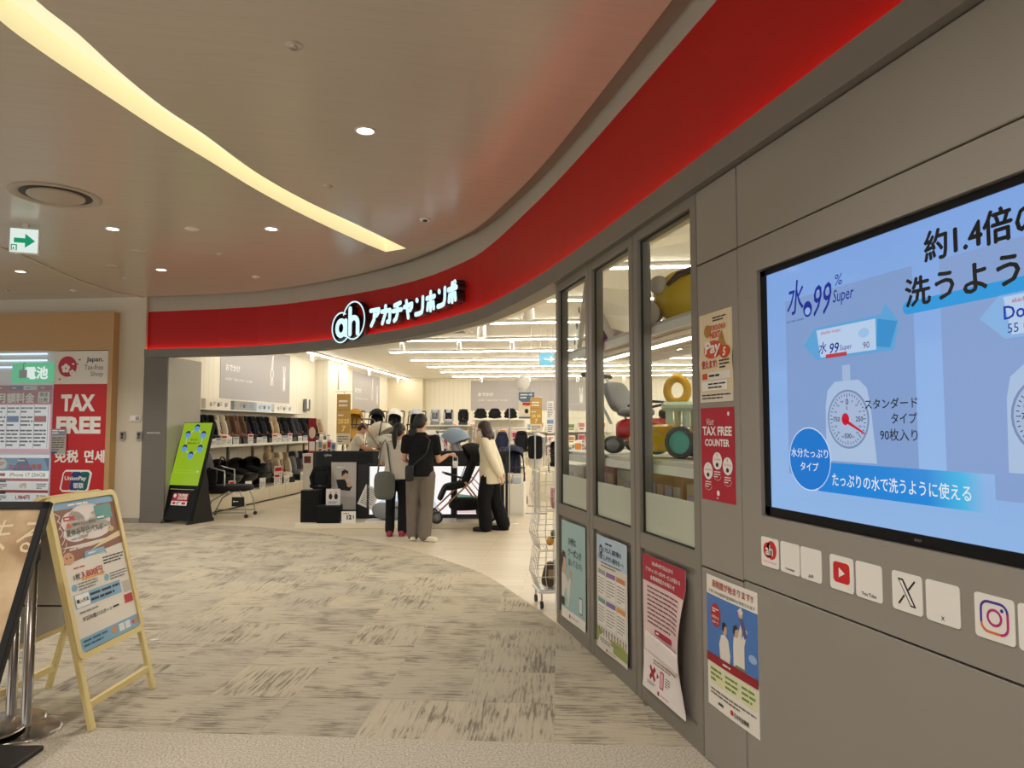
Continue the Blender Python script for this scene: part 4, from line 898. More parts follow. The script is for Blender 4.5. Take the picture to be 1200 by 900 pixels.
# wall fittings
t = thing('switch_plate', 'pale double switch plate on the beige wall', 'switch', S(-7.33, 10.995, 1.70), RS)
MB().box((0, -.008, 0), (.19, .016, .10), M_TRIMW, b=.004).build('plate', t); MB().box((-.03, -.018, 0), (.06, .008, .06), M_HOUSE, b=.002).build('button', t); MB().box((.05, -.018, 0), (.06, .008, .06), ink(160, 156, 150), b=.002).build('button', t)
for u, lb in ((-7.53, 'grey lock box by the tan frame on the beige wall'), (-7.24, 'small wall sensor beside the grey column')):
    t = thing('wall_box', lb, 'fitting', S(u, 10.995, 1.42), RS); MB().box((0, -.015, 0), (.09, .03, .13), ink(150, 146, 138), b=.004).build('case', t); MB().box((0, -.032, .02), (.045, .006, .05), M_DARK).build('screen', t); MB().cyl((0, -.03, -.03), (0, -.038, -.03), .018, M_DARK, n=10).build('dial', t)

# ================================================================== CREAM A-FRAME SIGN
M_OAK = mat('pale_cream_wood', (222, 202, 140), .45, noise=.05, nscale=6)
af = thing('a_frame_sign', 'cream wooden A-frame sign with a summer pass poster', 'sign', (-1.47, 4.50, 0), math.radians(74.8))
HT = 1.175; FT = .30
def leg_pt(side, x, z): return Vector((x, side * FT * (1 - z / HT) + side * .018, z))
for side in (-1, 1):
    for x in (-.29, .29):
        a = leg_pt(side, x, 0); b = leg_pt(side, x, HT - .04); d = (b - a).normalized(); R = d.to_track_quat('Z', 'X').to_matrix()
        mb = MB(); mb.box((a + b) / 2, (.026, .036, (b - a).length), M_OAK, R=Vector((0, d.y, d.z)).to_track_quat('Z', 'Y').to_matrix() @ RZ(90), b=.003); mb.build('leg', af)
    a = leg_pt(side, 0, .12); MB().box(a, (.56, .022, .04), M_OAK, b=.003).build('crossbar', af)
    # board with rounded frame
    ang = math.atan2(FT, HT); T = Matrix.Translation(leg_pt(side, 0, .34)) @ Matrix.Rotation(-side * -ang if side > 0 else -ang, 4, 'X')
    bh = (HT - .34) / math.cos(ang); bw = .61
    mb = MB(); outp = []; inn = []
    def rounded(w, h, r, z0): return [(cx + r * math.cos(math.radians(q)), cz + r * math.sin(math.radians(q))) for cx, cz, a0 in ((w / 2 - r, z0 + h - r, 0), (-w / 2 + r, z0 + h - r, 90), (-w / 2 + r, z0 + r, 180), (w / 2 - r, z0 + r, 270)) for q in (a0, a0 + 30, a0 + 60, a0 + 90)]
    O_ = rounded(bw, bh, .05, 0); I_ = rounded(bw - .064, bh - .064, .03, .032); n = len(O_)
    y0, y1 = (-.022, .004) if side < 0 else (-.004, .022)
    for A_, B_, ya, yb in ((O_, I_, y0, y0), (O_, O_, y0, y1), (I_, I_, y0, y1), (O_, I_, y1, y1)):
        mb.add([(p[0], ya, p[1]) for p in A_] + [(p[0], yb, p[1]) for p in B_], [(i, (i + 1) % n, n + (i + 1) % n, n + i) for i in range(n)], M_OAK)
    mb.v = [T @ p for p in mb.v]; mb.build('frame', af)
    mb = MB(); mb.box((0, 0, bh / 2), (bw - .05, .006, bh - .05), mat('board_back_grey', (170, 166, 158), .6)); mb.v = [T @ p for p in mb.v]; mb.build('board', af)
    if side < 0: TF = T
MB().tube([leg_pt(-1, -.27, .62), leg_pt(1, -.27, .62)], .005, M_DARK, 6).build('strut', af); MB().tube([leg_pt(-1, .27, .62), leg_pt(1, .27, .62)], .005, M_DARK, 6).build('strut', af)
w, h = .54, bh - .07
s = Sheet('sheet', None, None, (0, 0, 0), 0, w, h, ink(226, 218, 204), .001, root=af)
h_real = h; h = .96; s.kz = h_real / h
BR = ink(136, 82, 62); LBL = ink(126, 172, 198); TE = ink(86, 150, 142)
s.rect(0, h - .29, w, h, BR, 1); s.rect(0, h - .045, w, h, LBL, 2); s.lines(.13, h - .01, .44, h - .035, 1, WHITE, 3)
s.poly([(0, h - .40), (0, h - .29), (.25, h - .32), (w, h - .29), (w, h - .35), (.3, h - .37)], BR, 1); s.poly([(.25, h - .345), (w, h - .30), (w, h - .26), (.4, h - .29)], ink(226, 206, 160), 2)
for cx, cz, rx, rz_ in ((.15, h - .14, .10, .075), (.27, h - .12, .16, .09), (.38, h - .15, .10, .07), (.16, h - .21, .11, .06), (.31, h - .21, .16, .065)): s.disc(cx, cz, rx, ink(228, 218, 210), 2, rz_)
s.poly([(.345, h - .155), (.50, h - .155), (.50, h - .055), (.345, h - .055)], TE, 4); s.rect(.355, h - .145, .42, h - .135, WHITE, 5)
s.rect(.07, h - .125, .165, h - .095, ink(176, 50, 46), 4); s.lines(.08, h - .10, .157, h - .12, 1, WHITE, 5); s.poly([(.085, h - .17), (.12, h - .17), (.12, h - .15), (.102, h - .135), (.085, h - .15)], ink(206, 84, 40), 4); s.text('福岡おもちゃ美術館', .235, h - .155, .026, ink(80, 76, 70), 5, w=.20)
s.text('夏休み平日パスポート', .27, h - .205, .046, ink(60, 92, 70), 5, w=.40, bold=.01); s.lines(.10, h - .24, .25, h - .26, 1, ink(130, 140, 150), 5); s.disc(.46, h - .235, .03, ink(200, 180, 120), 4, .018)
for k in range(5): s.line([(.01 + .012 * k, h - .06 - .05 * k), (.05, h - .09 - .05 * k), (.02, h - .12 - .05 * k)], .0025, ink(226, 214, 206), 3)
s.lines(.07, h - .30, .47, h - .325, 1, ink(226, 206, 190), 3); s.disc(.05, h - .365, .045, ink(206, 150, 110), 3, .04); s.disc(.035, h - .36, .006, HA, 4); s.disc(.065, h - .36, .006, HA, 4)
s.poly([(.17, h - .395), (.19, h - .345), (.36, h - .345), (.38, h - .395), (.35, h - .38), (.20, h - .38)], LBL, 4); s.lines(.215, h - .352, .335, h - .374, 1, WHITE, 5)
s.lines(.07, h - .425, .25, h - .445, 1, ink(190, 80, 70), 3); s.text('1枚', .085, h - .49, .04, BLACK, 5, w=.055, bold=.02); s.rect(.12, h - .525, .32, h - .510, ink(226, 160, 70), 3); s.text('3,800円', .215, h - .49, .05, ink(196, 60, 40), 5, w=.18, bold=.03); s.lines(.33, h - .41, .53, h - .47, 3, BLACK, 3)
for x in (.05, .33): s.disc(x, h - .555, .022, LBL, 3); s.lines(x + .03, h - .53, x + .20, h - .585, 3, GREY, 4)
s.rect(.03, h - .69, .44, h - .60, LBL, 2); s.rect(.035, h - .685, .15, h - .605, WHITE, 3); s.text('購入方法', .092, h - .645, .026, BLACK, 5, w=.10, bold=.02); s.lines(.16, h - .61, .43, h - .68, 2, BLACK, 4)
s.rect(.46, h - .70, .53, h - .62, ink(190, 182, 170), 2)
s.lines(.05, h - .71, .34, h - .73, 1, GREY, 4); s.text('平日年間パスポート', .19, h - .765, .028, BLACK, 5, w=.26, bold=.02); s.lines(.33, h - .75, .46, h - .775, 1, BLACK, 4); s.rect(.43, h - .76, .53, h - .70, ink(186, 40, 46), 3) if False else s.rect(.45, h - .775, .53, h - .715, ink(186, 40, 46), 3)
s.rect(0, 0, w, .085, LBL, 2); s.lines(.03, .075, .24, .02, 2, ink(50, 90, 120), 4); s.disc(.30, .05, .022, ink(214, 140, 70), 4); s.rect(.345, .02, .395, .07, ink(226, 226, 222), 4); s.rect(.405, .02, .455, .07, ink(226, 226, 222), 4); s.disc(.485, .045, .014, ink(206, 80, 110), 4); s.disc(.517, .045, .020, ink(190, 150, 90), 4)
o = s.done(); o.name = 'sheet'; o.matrix_local = TF @ Matrix.Translation((-w / 2, -.012, .035))

# ================================================================== BLACK EASEL BOARD AND BELT POSTS
M_BLKM = mat('black_metal', (16, 16, 17), .35)
bs = thing('easel_board', 'black framed leaning board with a creamy food photo', 'sign', (-1.72, 3.62, 0), math.radians(-13.23))
W2, H2 = .62, 1.12; ln = math.radians(22.7)
TB = Matrix.Translation((.30 - W2 / 2 + .065, -.235, .17)) @ Matrix.Rotation(-ln, 4, 'X')
def tb(mb, name, par=bs): mb.v = [TB @ p for p in mb.v]; return mb.build(name, par)
mb = MB()
for c, d in (((0, 0, .018), (W2, .03, .036)), ((0, 0, H2 - .018), (W2, .03, .036)), ((-W2 / 2 + .018, 0, H2 / 2), (.036, .03, H2)), ((W2 / 2 - .018, 0, H2 / 2), (.036, .03, H2))): mb.box(c, d, M_BLKM, b=.003)
tb(mb, 'frame')
def m_food():
    m = bpy.data.materials.new('food_photo_print'); m.use_nodes = True; nt = m.node_tree; b = nt.nodes['Principled BSDF']; N = nt.nodes.new; L = nt.links.new
    tc = N('ShaderNodeTexCoord'); n = N('ShaderNodeTexNoise'); n.inputs['Scale'].default_value = 3.0; n.inputs['Detail'].default_value = 5; L(tc.outputs['Object'], n.inputs['Vector'])
    cr = N('ShaderNodeValToRGB'); e = cr.color_ramp.elements; e[0].position = .36; e[0].color = rgb(150, 112, 78); e[1].position = .62; e[1].color = rgb(224, 196, 156); L(n.outputs[0], cr.inputs[0]); L(cr.outputs[0], b.inputs['Base Color']); b.inputs['Roughness'].default_value = .25
    return m
mb = MB(); mb.box((0, .004, H2 / 2), (W2 - .06, .012, H2 - .06), m_food()); pnl = tb(mb, 'photo_panel')
mb = MB(); LC = ink(236, 214, 176); put_text(mb, 'たまる', .10, H2 - .16, .15, LC, y=-.004, w=.42, slant=.1); lo = tb(mb, 'lettering'); lo['kind'] = 'stuff'
mb = MB(); mb.box((.0, -.018, H2 - .01), (.07, .02, .04), M_CHROME, b=.003); tb(mb, 'clip')
MB().tube([(0, .22, .02), (0, .17, .9)], .016, M_BLKM, 8).build('post', bs)
MB().box((0.02, .22, .012), (.46, .34, .024), M_BLKM, b=.004).build('base', bs)
M_STEEL = mat('stanchion_steel', (176, 172, 166), .24, 1.0, noise=.08, nscale=30, stretch=(1, 1, .05))
def stanchion(x, y, z0, label):
    t = thing('belt_post', label, 'post', (x, y, z0), 0)
    MB().lathe([(.165, 0), (.165, .006), (.15, .012), (.06, .022), (.032, .03), (.001, .03)], M_STEEL, 36).build('base', t)
    MB().lathe([(.03, .02), (.026, .03), (.026, .86), (.001, .86)], M_STEEL, 20).build('tube', t)
    MB().lathe([(.026, .86), (.034, .862), (.034, .93), (.030, .94), (.001, .94)], mat('black_cap', (26, 26, 28), .4), 20).build('head', t); MB().box((0, -.036, .895), (.05, .006, .045), mat('belt_cloth', (40, 40, 60), .8)).build('belt_end', t)
stanchion(-1.565, 4.20, 0, 'steel belt post with a wide round base nearest the A-frame sign')
stanchion(-1.72, 4.16, .034, 'steel belt post with its base resting on the neighbouring base')
stanchion(-1.69, 4.34, .006, 'steel belt post standing behind the other two')
tag(MB().box((0, 0, .002), (.05, .02, .004), WHITE).build('paper_scrap', None, (-1.33, 5.75, 0), .4), 'tiny white paper scrap on the carpet', 'litter')

# ================================================================== DIGITAL SIGN ON THE FLOOR AND ROCKING SEAT
ds = thing('floor_display', 'slanted floor display with a lime green screen at the shop entrance', 'display', S(-6.50, 11.14, 0), math.radians(-34))
sl = math.radians(16); DW = .64
TD = Matrix.Translation((0, -.22, .06)) @ Matrix.Rotation(-sl, 4, 'X')
def td(mb, name, par=ds): mb.v = [TD @ p for p in mb.v]; return mb.build(name, par)
mb = MB(); mb.box((0, .03, .82), (DW, .06, 1.64), M_BEZ, b=.004); td(mb, 'housing')
LIME = glow(160, 196, 40, .72); mb = MB(); mb.box((0, -.002, 1.10), (DW - .035, .004, 1.06), LIME); scr = td(mb, 'screen')
sh = Sheet.__new__(Sheet); sh.o = scr; sh.w = 1; sh.h = 1; sh.bend = None; sh.step = .001; sh.pr = MB(); sh.lt = MB()
PB = glow(110, 164, 226, .8); DKB = glow(36, 60, 110, .6); GC = glow(190, 200, 120, .9)
hexp = [(0.0 + .19 * math.sin(math.radians(60 * k)), 1.30 + .235 * math.cos(math.radians(60 * k))) for k in range(6)]
for k in range(6): sh.line([hexp[k], hexp[(k + 1) % 6]], .008, GC, 5)
for x, z in hexp: sh.disc(x, z, .058, PB, 6, .06, 18); sh.poly([(x - .055, z + .01), (x - .04, z + .055), (x, z + .075), (x + .045, z + .055), (x + .055, z + .01), (x + .02, z + .035), (x - .03, z + .03)], DKB, 7); sh.disc(x - .018, z - .005, .007, DKB, 7, n=8); sh.disc(x + .018, z - .005, .007, DKB, 7, n=8)
sh.text('ひとりで', 0, 1.335, .034, K, 6, bold=.03); sh.text('抱え込まないで', 0, 1.278, .034, K, 6, bold=.03, w=.24)
sh.rrect(-.24, .775, .19, .82, .008, glow(170, 200, 50, .9), 6); sh.rrect(-.235, .78, .185, .815, .006, LIME, 7); sh.disc(.235, .80, .02, GC, 6); sh.rrect(-.25, .50, .25, .505, .001, GC, 6)
sh.pr.v = [TD @ p for p in sh.pr.v]; sh.lt.v = [TD @ p for p in sh.lt.v]; sh.done()
mb = MB()
for x in (-.27, .27): mb.prism([(-.24, .0), (.34, .0), (.30, .06), (.10, .95)], x - .012, x + .012, M_BLKM, M=Matrix.Rotation(math.pi / 2, 4, 'Z'))
mb.build('side_frame', ds)
s2 = Sheet('notice', None, None, (0, 0, 0), 0, .33, .20, ink(168, 28, 48), .002, root=ds)
s2.disc(.05, .155, .03, WHITE, 2); s2.text('TAXFREE', .21, .165, .045, WHITE, 2, bold=.04, w=.20); s2.text('COUNTER', .21, .115, .04, WHITE, 2, bold=.04, w=.20); s2.rect(0, 0, .33, .07, WHITE, 2); s2.rect(.03, .015, .09, .055, RED, 3); s2.rect(.22, .015, .30, .055, RED, 3); s2.lines(.11, .06, .20, .01, 2, BLACK, 3)
o = s2.done(); o.matrix_local = TD @ Matrix.Translation((-.16, -.006, .24))
for x in (-.27, .27):
    for y in (-.20, .30): MB().cyl((x - .014, y, .03), (x + .014, y, .03), .03, M_DARK, n=12).build('caster', ds)
# rocking seat on wheels
rs = thing('rocking_seat', 'black rocking high-low seat on chrome legs with casters', 'chair', S(-6.20, 11.95, 0), math.radians(-19 + 8))
M_BF = mat('black_fabric', (24, 24, 26), .8, bump=.2, nscale=60); M_DGF = mat('dark_grey_fabric', (62, 62, 66), .85, bump=.2, nscale=60)
MB().sup((.05, 0, .50), (.72, .46, .12), M_BF, .4).build('seat', rs); MB().sup((-.36, 0, .80), (.12, .44, .66), M_DGF, .4, RY(-14)).build('backrest', rs)
MB().sup((-.22, -.17, .70), (.18, .06, .34), M_BF, .5).build('side_wing', rs); MB().sup((-.22, .17, .70), (.18, .06, .34), M_BF, .5).build('side_wing', rs)
MB().tube([(.02, -.24, .55), (.02, -.24, .80), (-.22, -.24, .86)], .014, M_CHROME, 8).build('armrest', rs); MB().tube([(.02, .24, .55), (.02, .24, .80), (-.22, .24, .86)], .014, M_CHROME, 8).build('armrest', rs)
for y in (-.24, .24):
    MB().tube([(.28, y, .46), (.36, y, .30), (.40, y, .06)], .012, M_CHROME, 8).build('leg', rs); MB().tube([(.10, y, .46), (-.18, y, .30), (-.30, y, .06)], .012, M_CHROME, 8).build('leg', rs)
    for x in (.40, -.30): MB().cyl((x, y - .015, .032), (x, y + .015, .032), .032, M_DARK, n=12).build('caster', rs)
MB().tube([(-.30, -.24, .09), (.40, -.24, .09)], .01, M_CHROME, 8).build('rail', rs); MB().tube([(-.30, .24, .09), (.40, .24, .09)], .01, M_CHROME, 8).build('rail', rs)
s2 = Sheet('tag', None, None, (.16, -.262, .20), 0, .21, .16, ink(26, 28, 30), .003, root=rs); s2.lines(.055, .10, .17, .07, 1, WHITE, 2); s2.disc(.035, .085, .014, WHITE, 2); s2.done()
# ================================================================== BABY GOODS: BUILDERS
NTH = ['first', 'second', 'third', 'fourth', 'fifth', 'sixth', 'seventh', 'eighth', 'ninth', 'tenth', 'eleventh', 'twelfth', 'thirteenth', 'fourteenth', 'fifteenth', 'sixteenth', 'seventeenth', 'eighteenth', 'nineteenth', 'twentieth']
def cloth(name, c, r=.85): return mat('cloth_' + name, c, r, bump=.25, nscale=45, noise=.08, spec=.2)
CB = cloth('black', (30, 30, 32)); CG = cloth('charcoal', (66, 66, 70)); CC = cloth('cream', (214, 204, 184)); CBR = cloth('brown', (112, 84, 66)); CT_ = cloth('tan', (188, 164, 132)); CN = cloth('navy', (44, 50, 72)); CGR = cloth('grey', (140, 142, 146)); CLG = cloth('light_grey', (176, 178, 180)); CMU = cloth('mustard', (178, 132, 52)); CW = cloth('white', (226, 222, 212)); CBL = cloth('pale_blue', (136, 150, 166))
PLK = mat('black_plastic', (22, 22, 24), .4); PLG = mat('grey_plastic', (110, 112, 114), .45); PLW = mat('white_plastic', (232, 230, 224), .4); M_GOLD = mat('rose_gold_tube', (190, 150, 120), .3, 1.0); M_ALU = mat('silver_tube', (190, 192, 194), .3, 1.0); M_BLKT = mat('black_tube', (24, 24, 26), .35)
def canopy(mb, c, rx, ry, t0, t1, m, rib=None, n=7, k=10, rz=None):
    for off_, flip in ((0, 1), (-.012, -1)):
        vs = []; rz_ = rz or ry
        for i in range(n + 1):
            t = math.radians(t0 + (t1 - t0) * i / n)
            for j in range(k + 1):
                ph = -math.pi / 2 + math.pi * j / k; q = math.cos(ph) ** .8 if math.cos(ph) > 0 else 0
                vs.append((c[0] + (rx + off_) * math.sin(ph), c[1] - (ry + off_) * q * math.cos(t), c[2] + (rz_ + off_) * q * math.sin(t)))
        mb.add(vs, [(i * (k + 1) + j, i * (k + 1) + j + 1, (i + 1) * (k + 1) + j + 1, (i + 1) * (k + 1) + j) for i in range(n) for j in range(k)], m, True)
    return mb
def wheel(par, c, r, w, tyre=PLK, hub=PLG, axis='x'):
    M = Matrix.Translation(c) @ (Matrix.Rotation(math.pi / 2, 4, 'Y') if axis == 'x' else Matrix.Rotation(math.pi / 2, 4, 'X'))
    mb = MB(); mb.lathe([(r * .72, -w / 2), (r * .93, -w / 2), (r, -w / 4), (r, w / 4), (r * .93, w / 2), (r * .72, w / 2), (r * .72, -w / 2)], tyre, 18); mb.v = [M @ p for p in mb.v]; o = mb.build('wheel', par)
    mb = MB(); mb.lathe([(r * .70, -w * .3), (r * .70, w * .3), (r * .2, w * .42), (.002, w * .42)], hub, 14); mb.lathe([(r * .70, -w * .3), (r * .2, -w * .42), (.002, -w * .42)], hub, 14); mb.v = [M @ p for p in mb.v]; mb.build('hub', o)
def car_seat(label, loc, rz, fab, shell=PLK, fab2=None, sc=1.0, group=None):
    t = thing('car_seat', label, 'car seat', loc, rz, group); t.scale = (sc, sc, sc); f2 = fab2 or fab
    MB().prism([(-.22, 0), (.22, 0), (.20, .10), (-.20, .14)], -.19, .19, shell, M=Matrix.Rotation(math.pi / 2, 4, 'Z')).build('base', t)
    MB().sup((0, .12, .38), (.44, .16, .56), shell, .5, RX(-16)).build('shell', t)
    MB().sup((0, -.02, .19), (.34, .40, .14), fab, .5, RX(8)).build('seat', t)
    MB().sup((0, .075, .40), (.30, .12, .42), f2, .5, RX(-16)).build('backrest', t)
    for x in (-.19, .19): MB().sup((x, .03, .38), (.09, .24, .40), fab, .55, RX(-14)).build('side_wing', t)
    hr = MB().sup((0, .12, .60), (.28, .11, .20), fab, .55, RX(-14)).build('headrest', t)
    for x in (-.15, .15): MB().sup((x, .06, .60), (.07, .20, .19), f2, .6).build('head_wing', hr)
    for x in (-.06, .06): MB().tube([(x, .02, .52), (x * .9, -.02, .38), (x * .4, -.05, .28)], .014, PLK, 6, flat=.4).build('harness', t)
    MB().sup((0, -.07, .27), (.05, .03, .06), mat('buckle_red', (170, 40, 40), .4), .5).build('buckle', t)
    return t
def carrier(label, loc, rz, fab, can=None, handle=True, group=None, sc=1.0):
    t = thing('infant_carrier', label, 'car seat', loc, rz, group); t.scale = (sc, sc, sc)
    MB().sup((0, .06, .05), (.36, .46, .10), PLK, .4).build('base', t)
    rings = []
    for y, w, z0, z1 in ((-.34, .14, .30, .34), (-.28, .18, .20, .36), (-.14, .21, .12, .36), (.02, .22, .09, .38), (.18, .22, .12, .46), (.30, .20, .24, .54), (.36, .14, .40, .58)):
        rings.append([(w * math.cos(a), y, (z0 + z1) / 2 + (z1 - z0) / 2 * math.sin(a)) for a in [2 * math.pi * k / 14 for k in range(14)]])
    MB().ring(rings, PLK).build('shell', t)
    MB().sup((0, .02, .36), (.33, .52, .12), fab, .6, RX(16)).build('cushion', t); MB().sup((0, .22, .50), (.26, .10, .16), fab, .6, RX(-20)).build('headrest', t)
    canopy(MB(), (0, .12, .40), .225, .26, 60, 165, can or fab).build('canopy', t)
    if handle: MB().tube([(-.23, .0, .36)] + [(.235 * -math.cos(math.radians(q)), .0 + .04 * math.sin(math.radians(q)), .36 + .34 * math.sin(math.radians(q))) for q in range(15, 166, 15)] + [(.23, .0, .36)], .014, PLK, 8).build('handle', t)
    return t
def stroller(label, loc, rz, fab, can=None, tube=M_BLKT, basket=None, sc=1.0, hub=PLG, bass=False, can_t=(38, 150), group=None, recline=0):
    t = thing('stroller', label, 'stroller', loc, rz, group); t.scale = (sc, sc, sc); can = can or fab
    for x in (-.23, .23):
        MB().tube([(x, .40, 1.03), (x, .12, .60), (x * .92, -.36, .16)], .013, tube, 8).build('side_tube', t); MB().tube([(x, .02, .58), (x, .36, .15)], .013, tube, 8).build('rear_leg', t)
        wheel(t, (x * .92, -.38, .09), .09, .04, hub=hub); wheel(t, (x, .38, .115), .115, .045, hub=hub)
    MB().tube([(-.23, .40, 1.03), (-.21, .44, 1.06), (.21, .44, 1.06), (.23, .40, 1.03)], .018, PLK, 8).build('handle', t)
    MB().tube([(-.22, .36, .13), (.22, .36, .13)], .010, tube, 8).build('axle', t); MB().tube([(-.21, -.33, .19), (.21, -.33, .19)], .010, tube, 8).build('footrest', t)
    MB().sup((0, .06, .25), (.38, .46, .18), basket or CB, .5).build('basket', t)
    if bass:
        rings = [[(.21 * q * math.cos(a), .02 + .40 * q * math.sin(a), z) for a in [2 * math.pi * k / 18 for k in range(18)]] for q, z in ((.80, .50), (.95, .53), (1.0, .62), (1.02, .74), (.96, .74), (.90, .64))]
        MB().ring(rings, fab).build('bassinet', t); MB().sup((0, -.16, .73), (.42, .46, .08), fab, .6).build('cover', t); canopy(MB(), (0, .12, .72), .225, .30, 40, 170, can).build('canopy', t)
        MB().tube([(-.21, .05, .74), (-.21, .0, 1.0), (.21, .0, 1.0), (.21, .05, .74)], .012, PLK, 8).build('carry_handle', t)
    else:
        MB().sup((0, -.08, .52), (.36, .34, .10), fab, .5, RX(10)).build('seat', t); MB().sup((0, .13, .75), (.34, .09, .54), fab, .5, RX(-22 - recline)).build('backrest', t); MB().sup((0, -.27, .42), (.32, .05, .24), fab, .5, RX(-25)).build('leg_rest', t)
        canopy(MB(), (0, .16, .84), .215, .30, can_t[0], can_t[1], can).build('canopy', t)
        MB().tube([(-.21, -.02, .64), (-.20, -.24, .70), (.20, -.24, .70), (.21, -.02, .64)], .015, PLK, 8).build('bumper_bar', t)
        for x in (-.06, .06): MB().tube([(x, .10, .86), (x * .9, .02, .66), (x * .4, -.04, .57)], .013, PLK, 6, flat=.4).build('harness', t)
    return t
def card(name, label, loc, rz, w, h, face, group=None, cat='card', stripes=None, tilt=0, back=True):
    t = Sheet(name, label, cat, loc, rz, w, h, face, .006, None, group)
    if stripes: t.rect(w * .08, h * .72, w * .92, h * .92, stripes, 1)
    t.lines(w * .12, h * .66, w * .88, h * .12, 4, GREY, 2, fill=.35, seed=int(w * 1000)); t.done()
    if tilt: t.o.rotation_euler = (math.radians(tilt), 0, rz)
    return t.o
# ================================================================== CAR SEAT WALL
M_WHT = mat('white_laminate', (238, 234, 224), .45); M_UPR = mat('dark_brown_upright', (96, 80, 66), .5); M_PLY = mat('cream_plinth', (232, 222, 198), .5, noise=.03, nscale=5)
sh = thing('seat_shelf', 'long white shelf carrying the upper row of car seats', 'shelf', S(-7.05, 15.4, 1.20), RLEFT)
MB().box((0, 0, 0), (6.5, .60, .03), M_WHT, b=.003).build('board', sh); MB().box((0, -.303, .004), (6.5, .008, .045), M_HOUSE).build('price_rail', sh)
for v in (12.9, 14.0, 15.1, 16.1, 17.0, 18.0):
    MB().box((v - 15.3, .285, -.15), (.10, .018, 1.5), M_UPR).build('upright', sh); MB().prism([(-.25, -.016), (.27, -.016), (.27, -.14)], v - 15.3 - .012, v - 15.3 + .012, M_WHT, M=Matrix.Rotation(-math.pi / 2, 4, 'Z') @ Matrix.Scale(-1, 4, (1, 0, 0))).build('bracket', sh)
pl_ = thing('display_plinth', 'low cream plinth under the lower row of baby carriers', 'plinth', S(-6.99, 15.4, 0), RLEFT)
MB().box((0, 0, .155), (6.5, .66, .25), M_PLY).build('body', pl_); MB().box((0, .02, .015), (6.5, .62, .03), M_DARK).build('kick', pl_)
for k in range(8): MB().box((-2.84 + k * .812, -.336, .165), (.802, .012, .235), M_PLY, b=.002).build('panel', pl_)
FC = [CB, CB, CC, CBR, CBR, CB, CB, CB, CT_, CB, CB, CG, CB, CB, CB, CT_]; CNAME = {CB: 'black', CC: 'cream and white', CBR: 'brown', CT_: 'tan', CG: 'dark grey'}
VV = [12.35 + k * .395 for k in range(16)]; proto = {}
for k, (v, f) in enumerate(zip(VV, FC)):
    lb = '%s car seat, %s on the upper shelf counted from the entrance' % (CNAME[f], NTH[k]); loc = S(-7.02, v, 1.2155); g_2 = 'car seats on the upper shelf'
    if f in proto: dup(proto[f], loc, RLEFT, lb)
    else: proto[f] = car_seat(lb, loc, RLEFT, f, PLK if f is not CC else PLW, sc=.83, group=g_2)
for k, v in enumerate((12.27, 12.45, 12.63, 12.85, 13.05, 13.31, 13.92, 14.31, 14.55, 15.05, 15.31, 15.59, 15.87, 16.47, 16.78, 17.33, 17.86, 18.35)):
    hh = (.20, .13, .14, .19, .16, .15)[k % 6]
    card('price_card', 'white price card, %s from the entrance along the upper car seat shelf' % NTH[k], S(-6.79, v - .06, 1.216), RLEFT - .5, .12, hh, WHITE, 'price cards on the upper shelf', 'card', (RED, None, ink(120, 150, 190))[k % 3])
for k, (v, w) in enumerate(((12.15, .45), (12.75, .95), (13.85, .85), (14.85, .75), (15.75, 1.05))):
    c = [(232, 230, 222), (236, 226, 214), (150, 156, 160), (206, 218, 232), (230, 228, 220)][k]
    s = Sheet('product_board', 'white product board above the car seats, %s from the entrance' % NTH[k], 'board', S(-7.10, v, 1.905), RLEFT, w, .19, ink(*c), .20)
    for q in range(3): s.disc(w * (.2 + .3 * q), .09, .05, [CT_, ink(90, 92, 96), ink(150, 150, 152)][q % 3], 1, .045); s.lines(w * (.28 + .28 * q), .15, w * (.40 + .25 * q), .06, 3, GREY, 1, seed=q)
    s.done()
mb = MB(); mb.box((0, 0, 0), (5.4, .30, .02), M_WHT); tag(mb.build('narrow_shelf', None, S(-7.19, 14.8, 1.893), RLEFT), 'narrow white ledge carrying the product boards', 'shelf')
def go_out(label, loc, rz, w, h, txt=True):
    s = Sheet('wall_sign', label, 'sign', loc, rz, w, h, mat('sign_grey', (176, 170, 168), .6), .03)
    s.text('おでかけ', w * .06, h * .54, h * .12, WHITE, 2, align='L', bold=.02); s.text('stroller・baby carrier・car seat', w * .06, h * .34, h * .07, WHITE, 2, align='L', wmax=w * .48)
    # line drawings of a feeding bottle and a bib
    x0, z0, q = w * .70, h * .55, h * .5
    pts = arc(x0, z0, .11 * q, .22 * q, 0, 360, 20); [s.line([a, b], .018, WHITE, 2) for a, b in zip(pts, pts[1:])]
    s.line([(x0 + .05 * q, z0 + .2 * q), (x0 + .1 * q, z0 + .75 * q)], .018, WHITE, 2); s.line([(x0 - .04 * q, z0 + .2 * q), (x0 + .02 * q, z0 + .7 * q)], .018, WHITE, 2)
    for k in range(3): s.line([(x0 - .1 * q + .1 * k * q, z0 - .22 * q), (x0 - .12 * q + .11 * k * q, z0 - .45 * q)], .012, WHITE, 2)
    x1 = w * .90; s.rrect(x1 - .12 * q, z0 - .62 * q, x1 + .12 * q, z0 + .12 * q, .06 * q, ink(214, 210, 206), 2); s.rrect(x1 - .09 * q, z0 - .55 * q, x1 + .09 * q, z0 - .05 * q, .05 * q, WHITE, 3); s.line([(x1 - .08 * q, z0 + .12 * q), (x1 - .1 * q, z0 + .4 * q)], .02, WHITE, 2); s.line([(x1 + .05 * q, z0 + .12 * q), (x1 + .09 * q, z0 + .4 * q)], .02, WHITE, 2)
    return s.done()
go_out('big grey outing sign above the car seats', S(-7.34, 13.72, 2.15), RLEFT, 3.42, 1.20)
go_out('grey outing sign on the far side wall above the stroller row', S(-7.33, 22.05, 2.05), RLEFT, 2.95, 1.32)
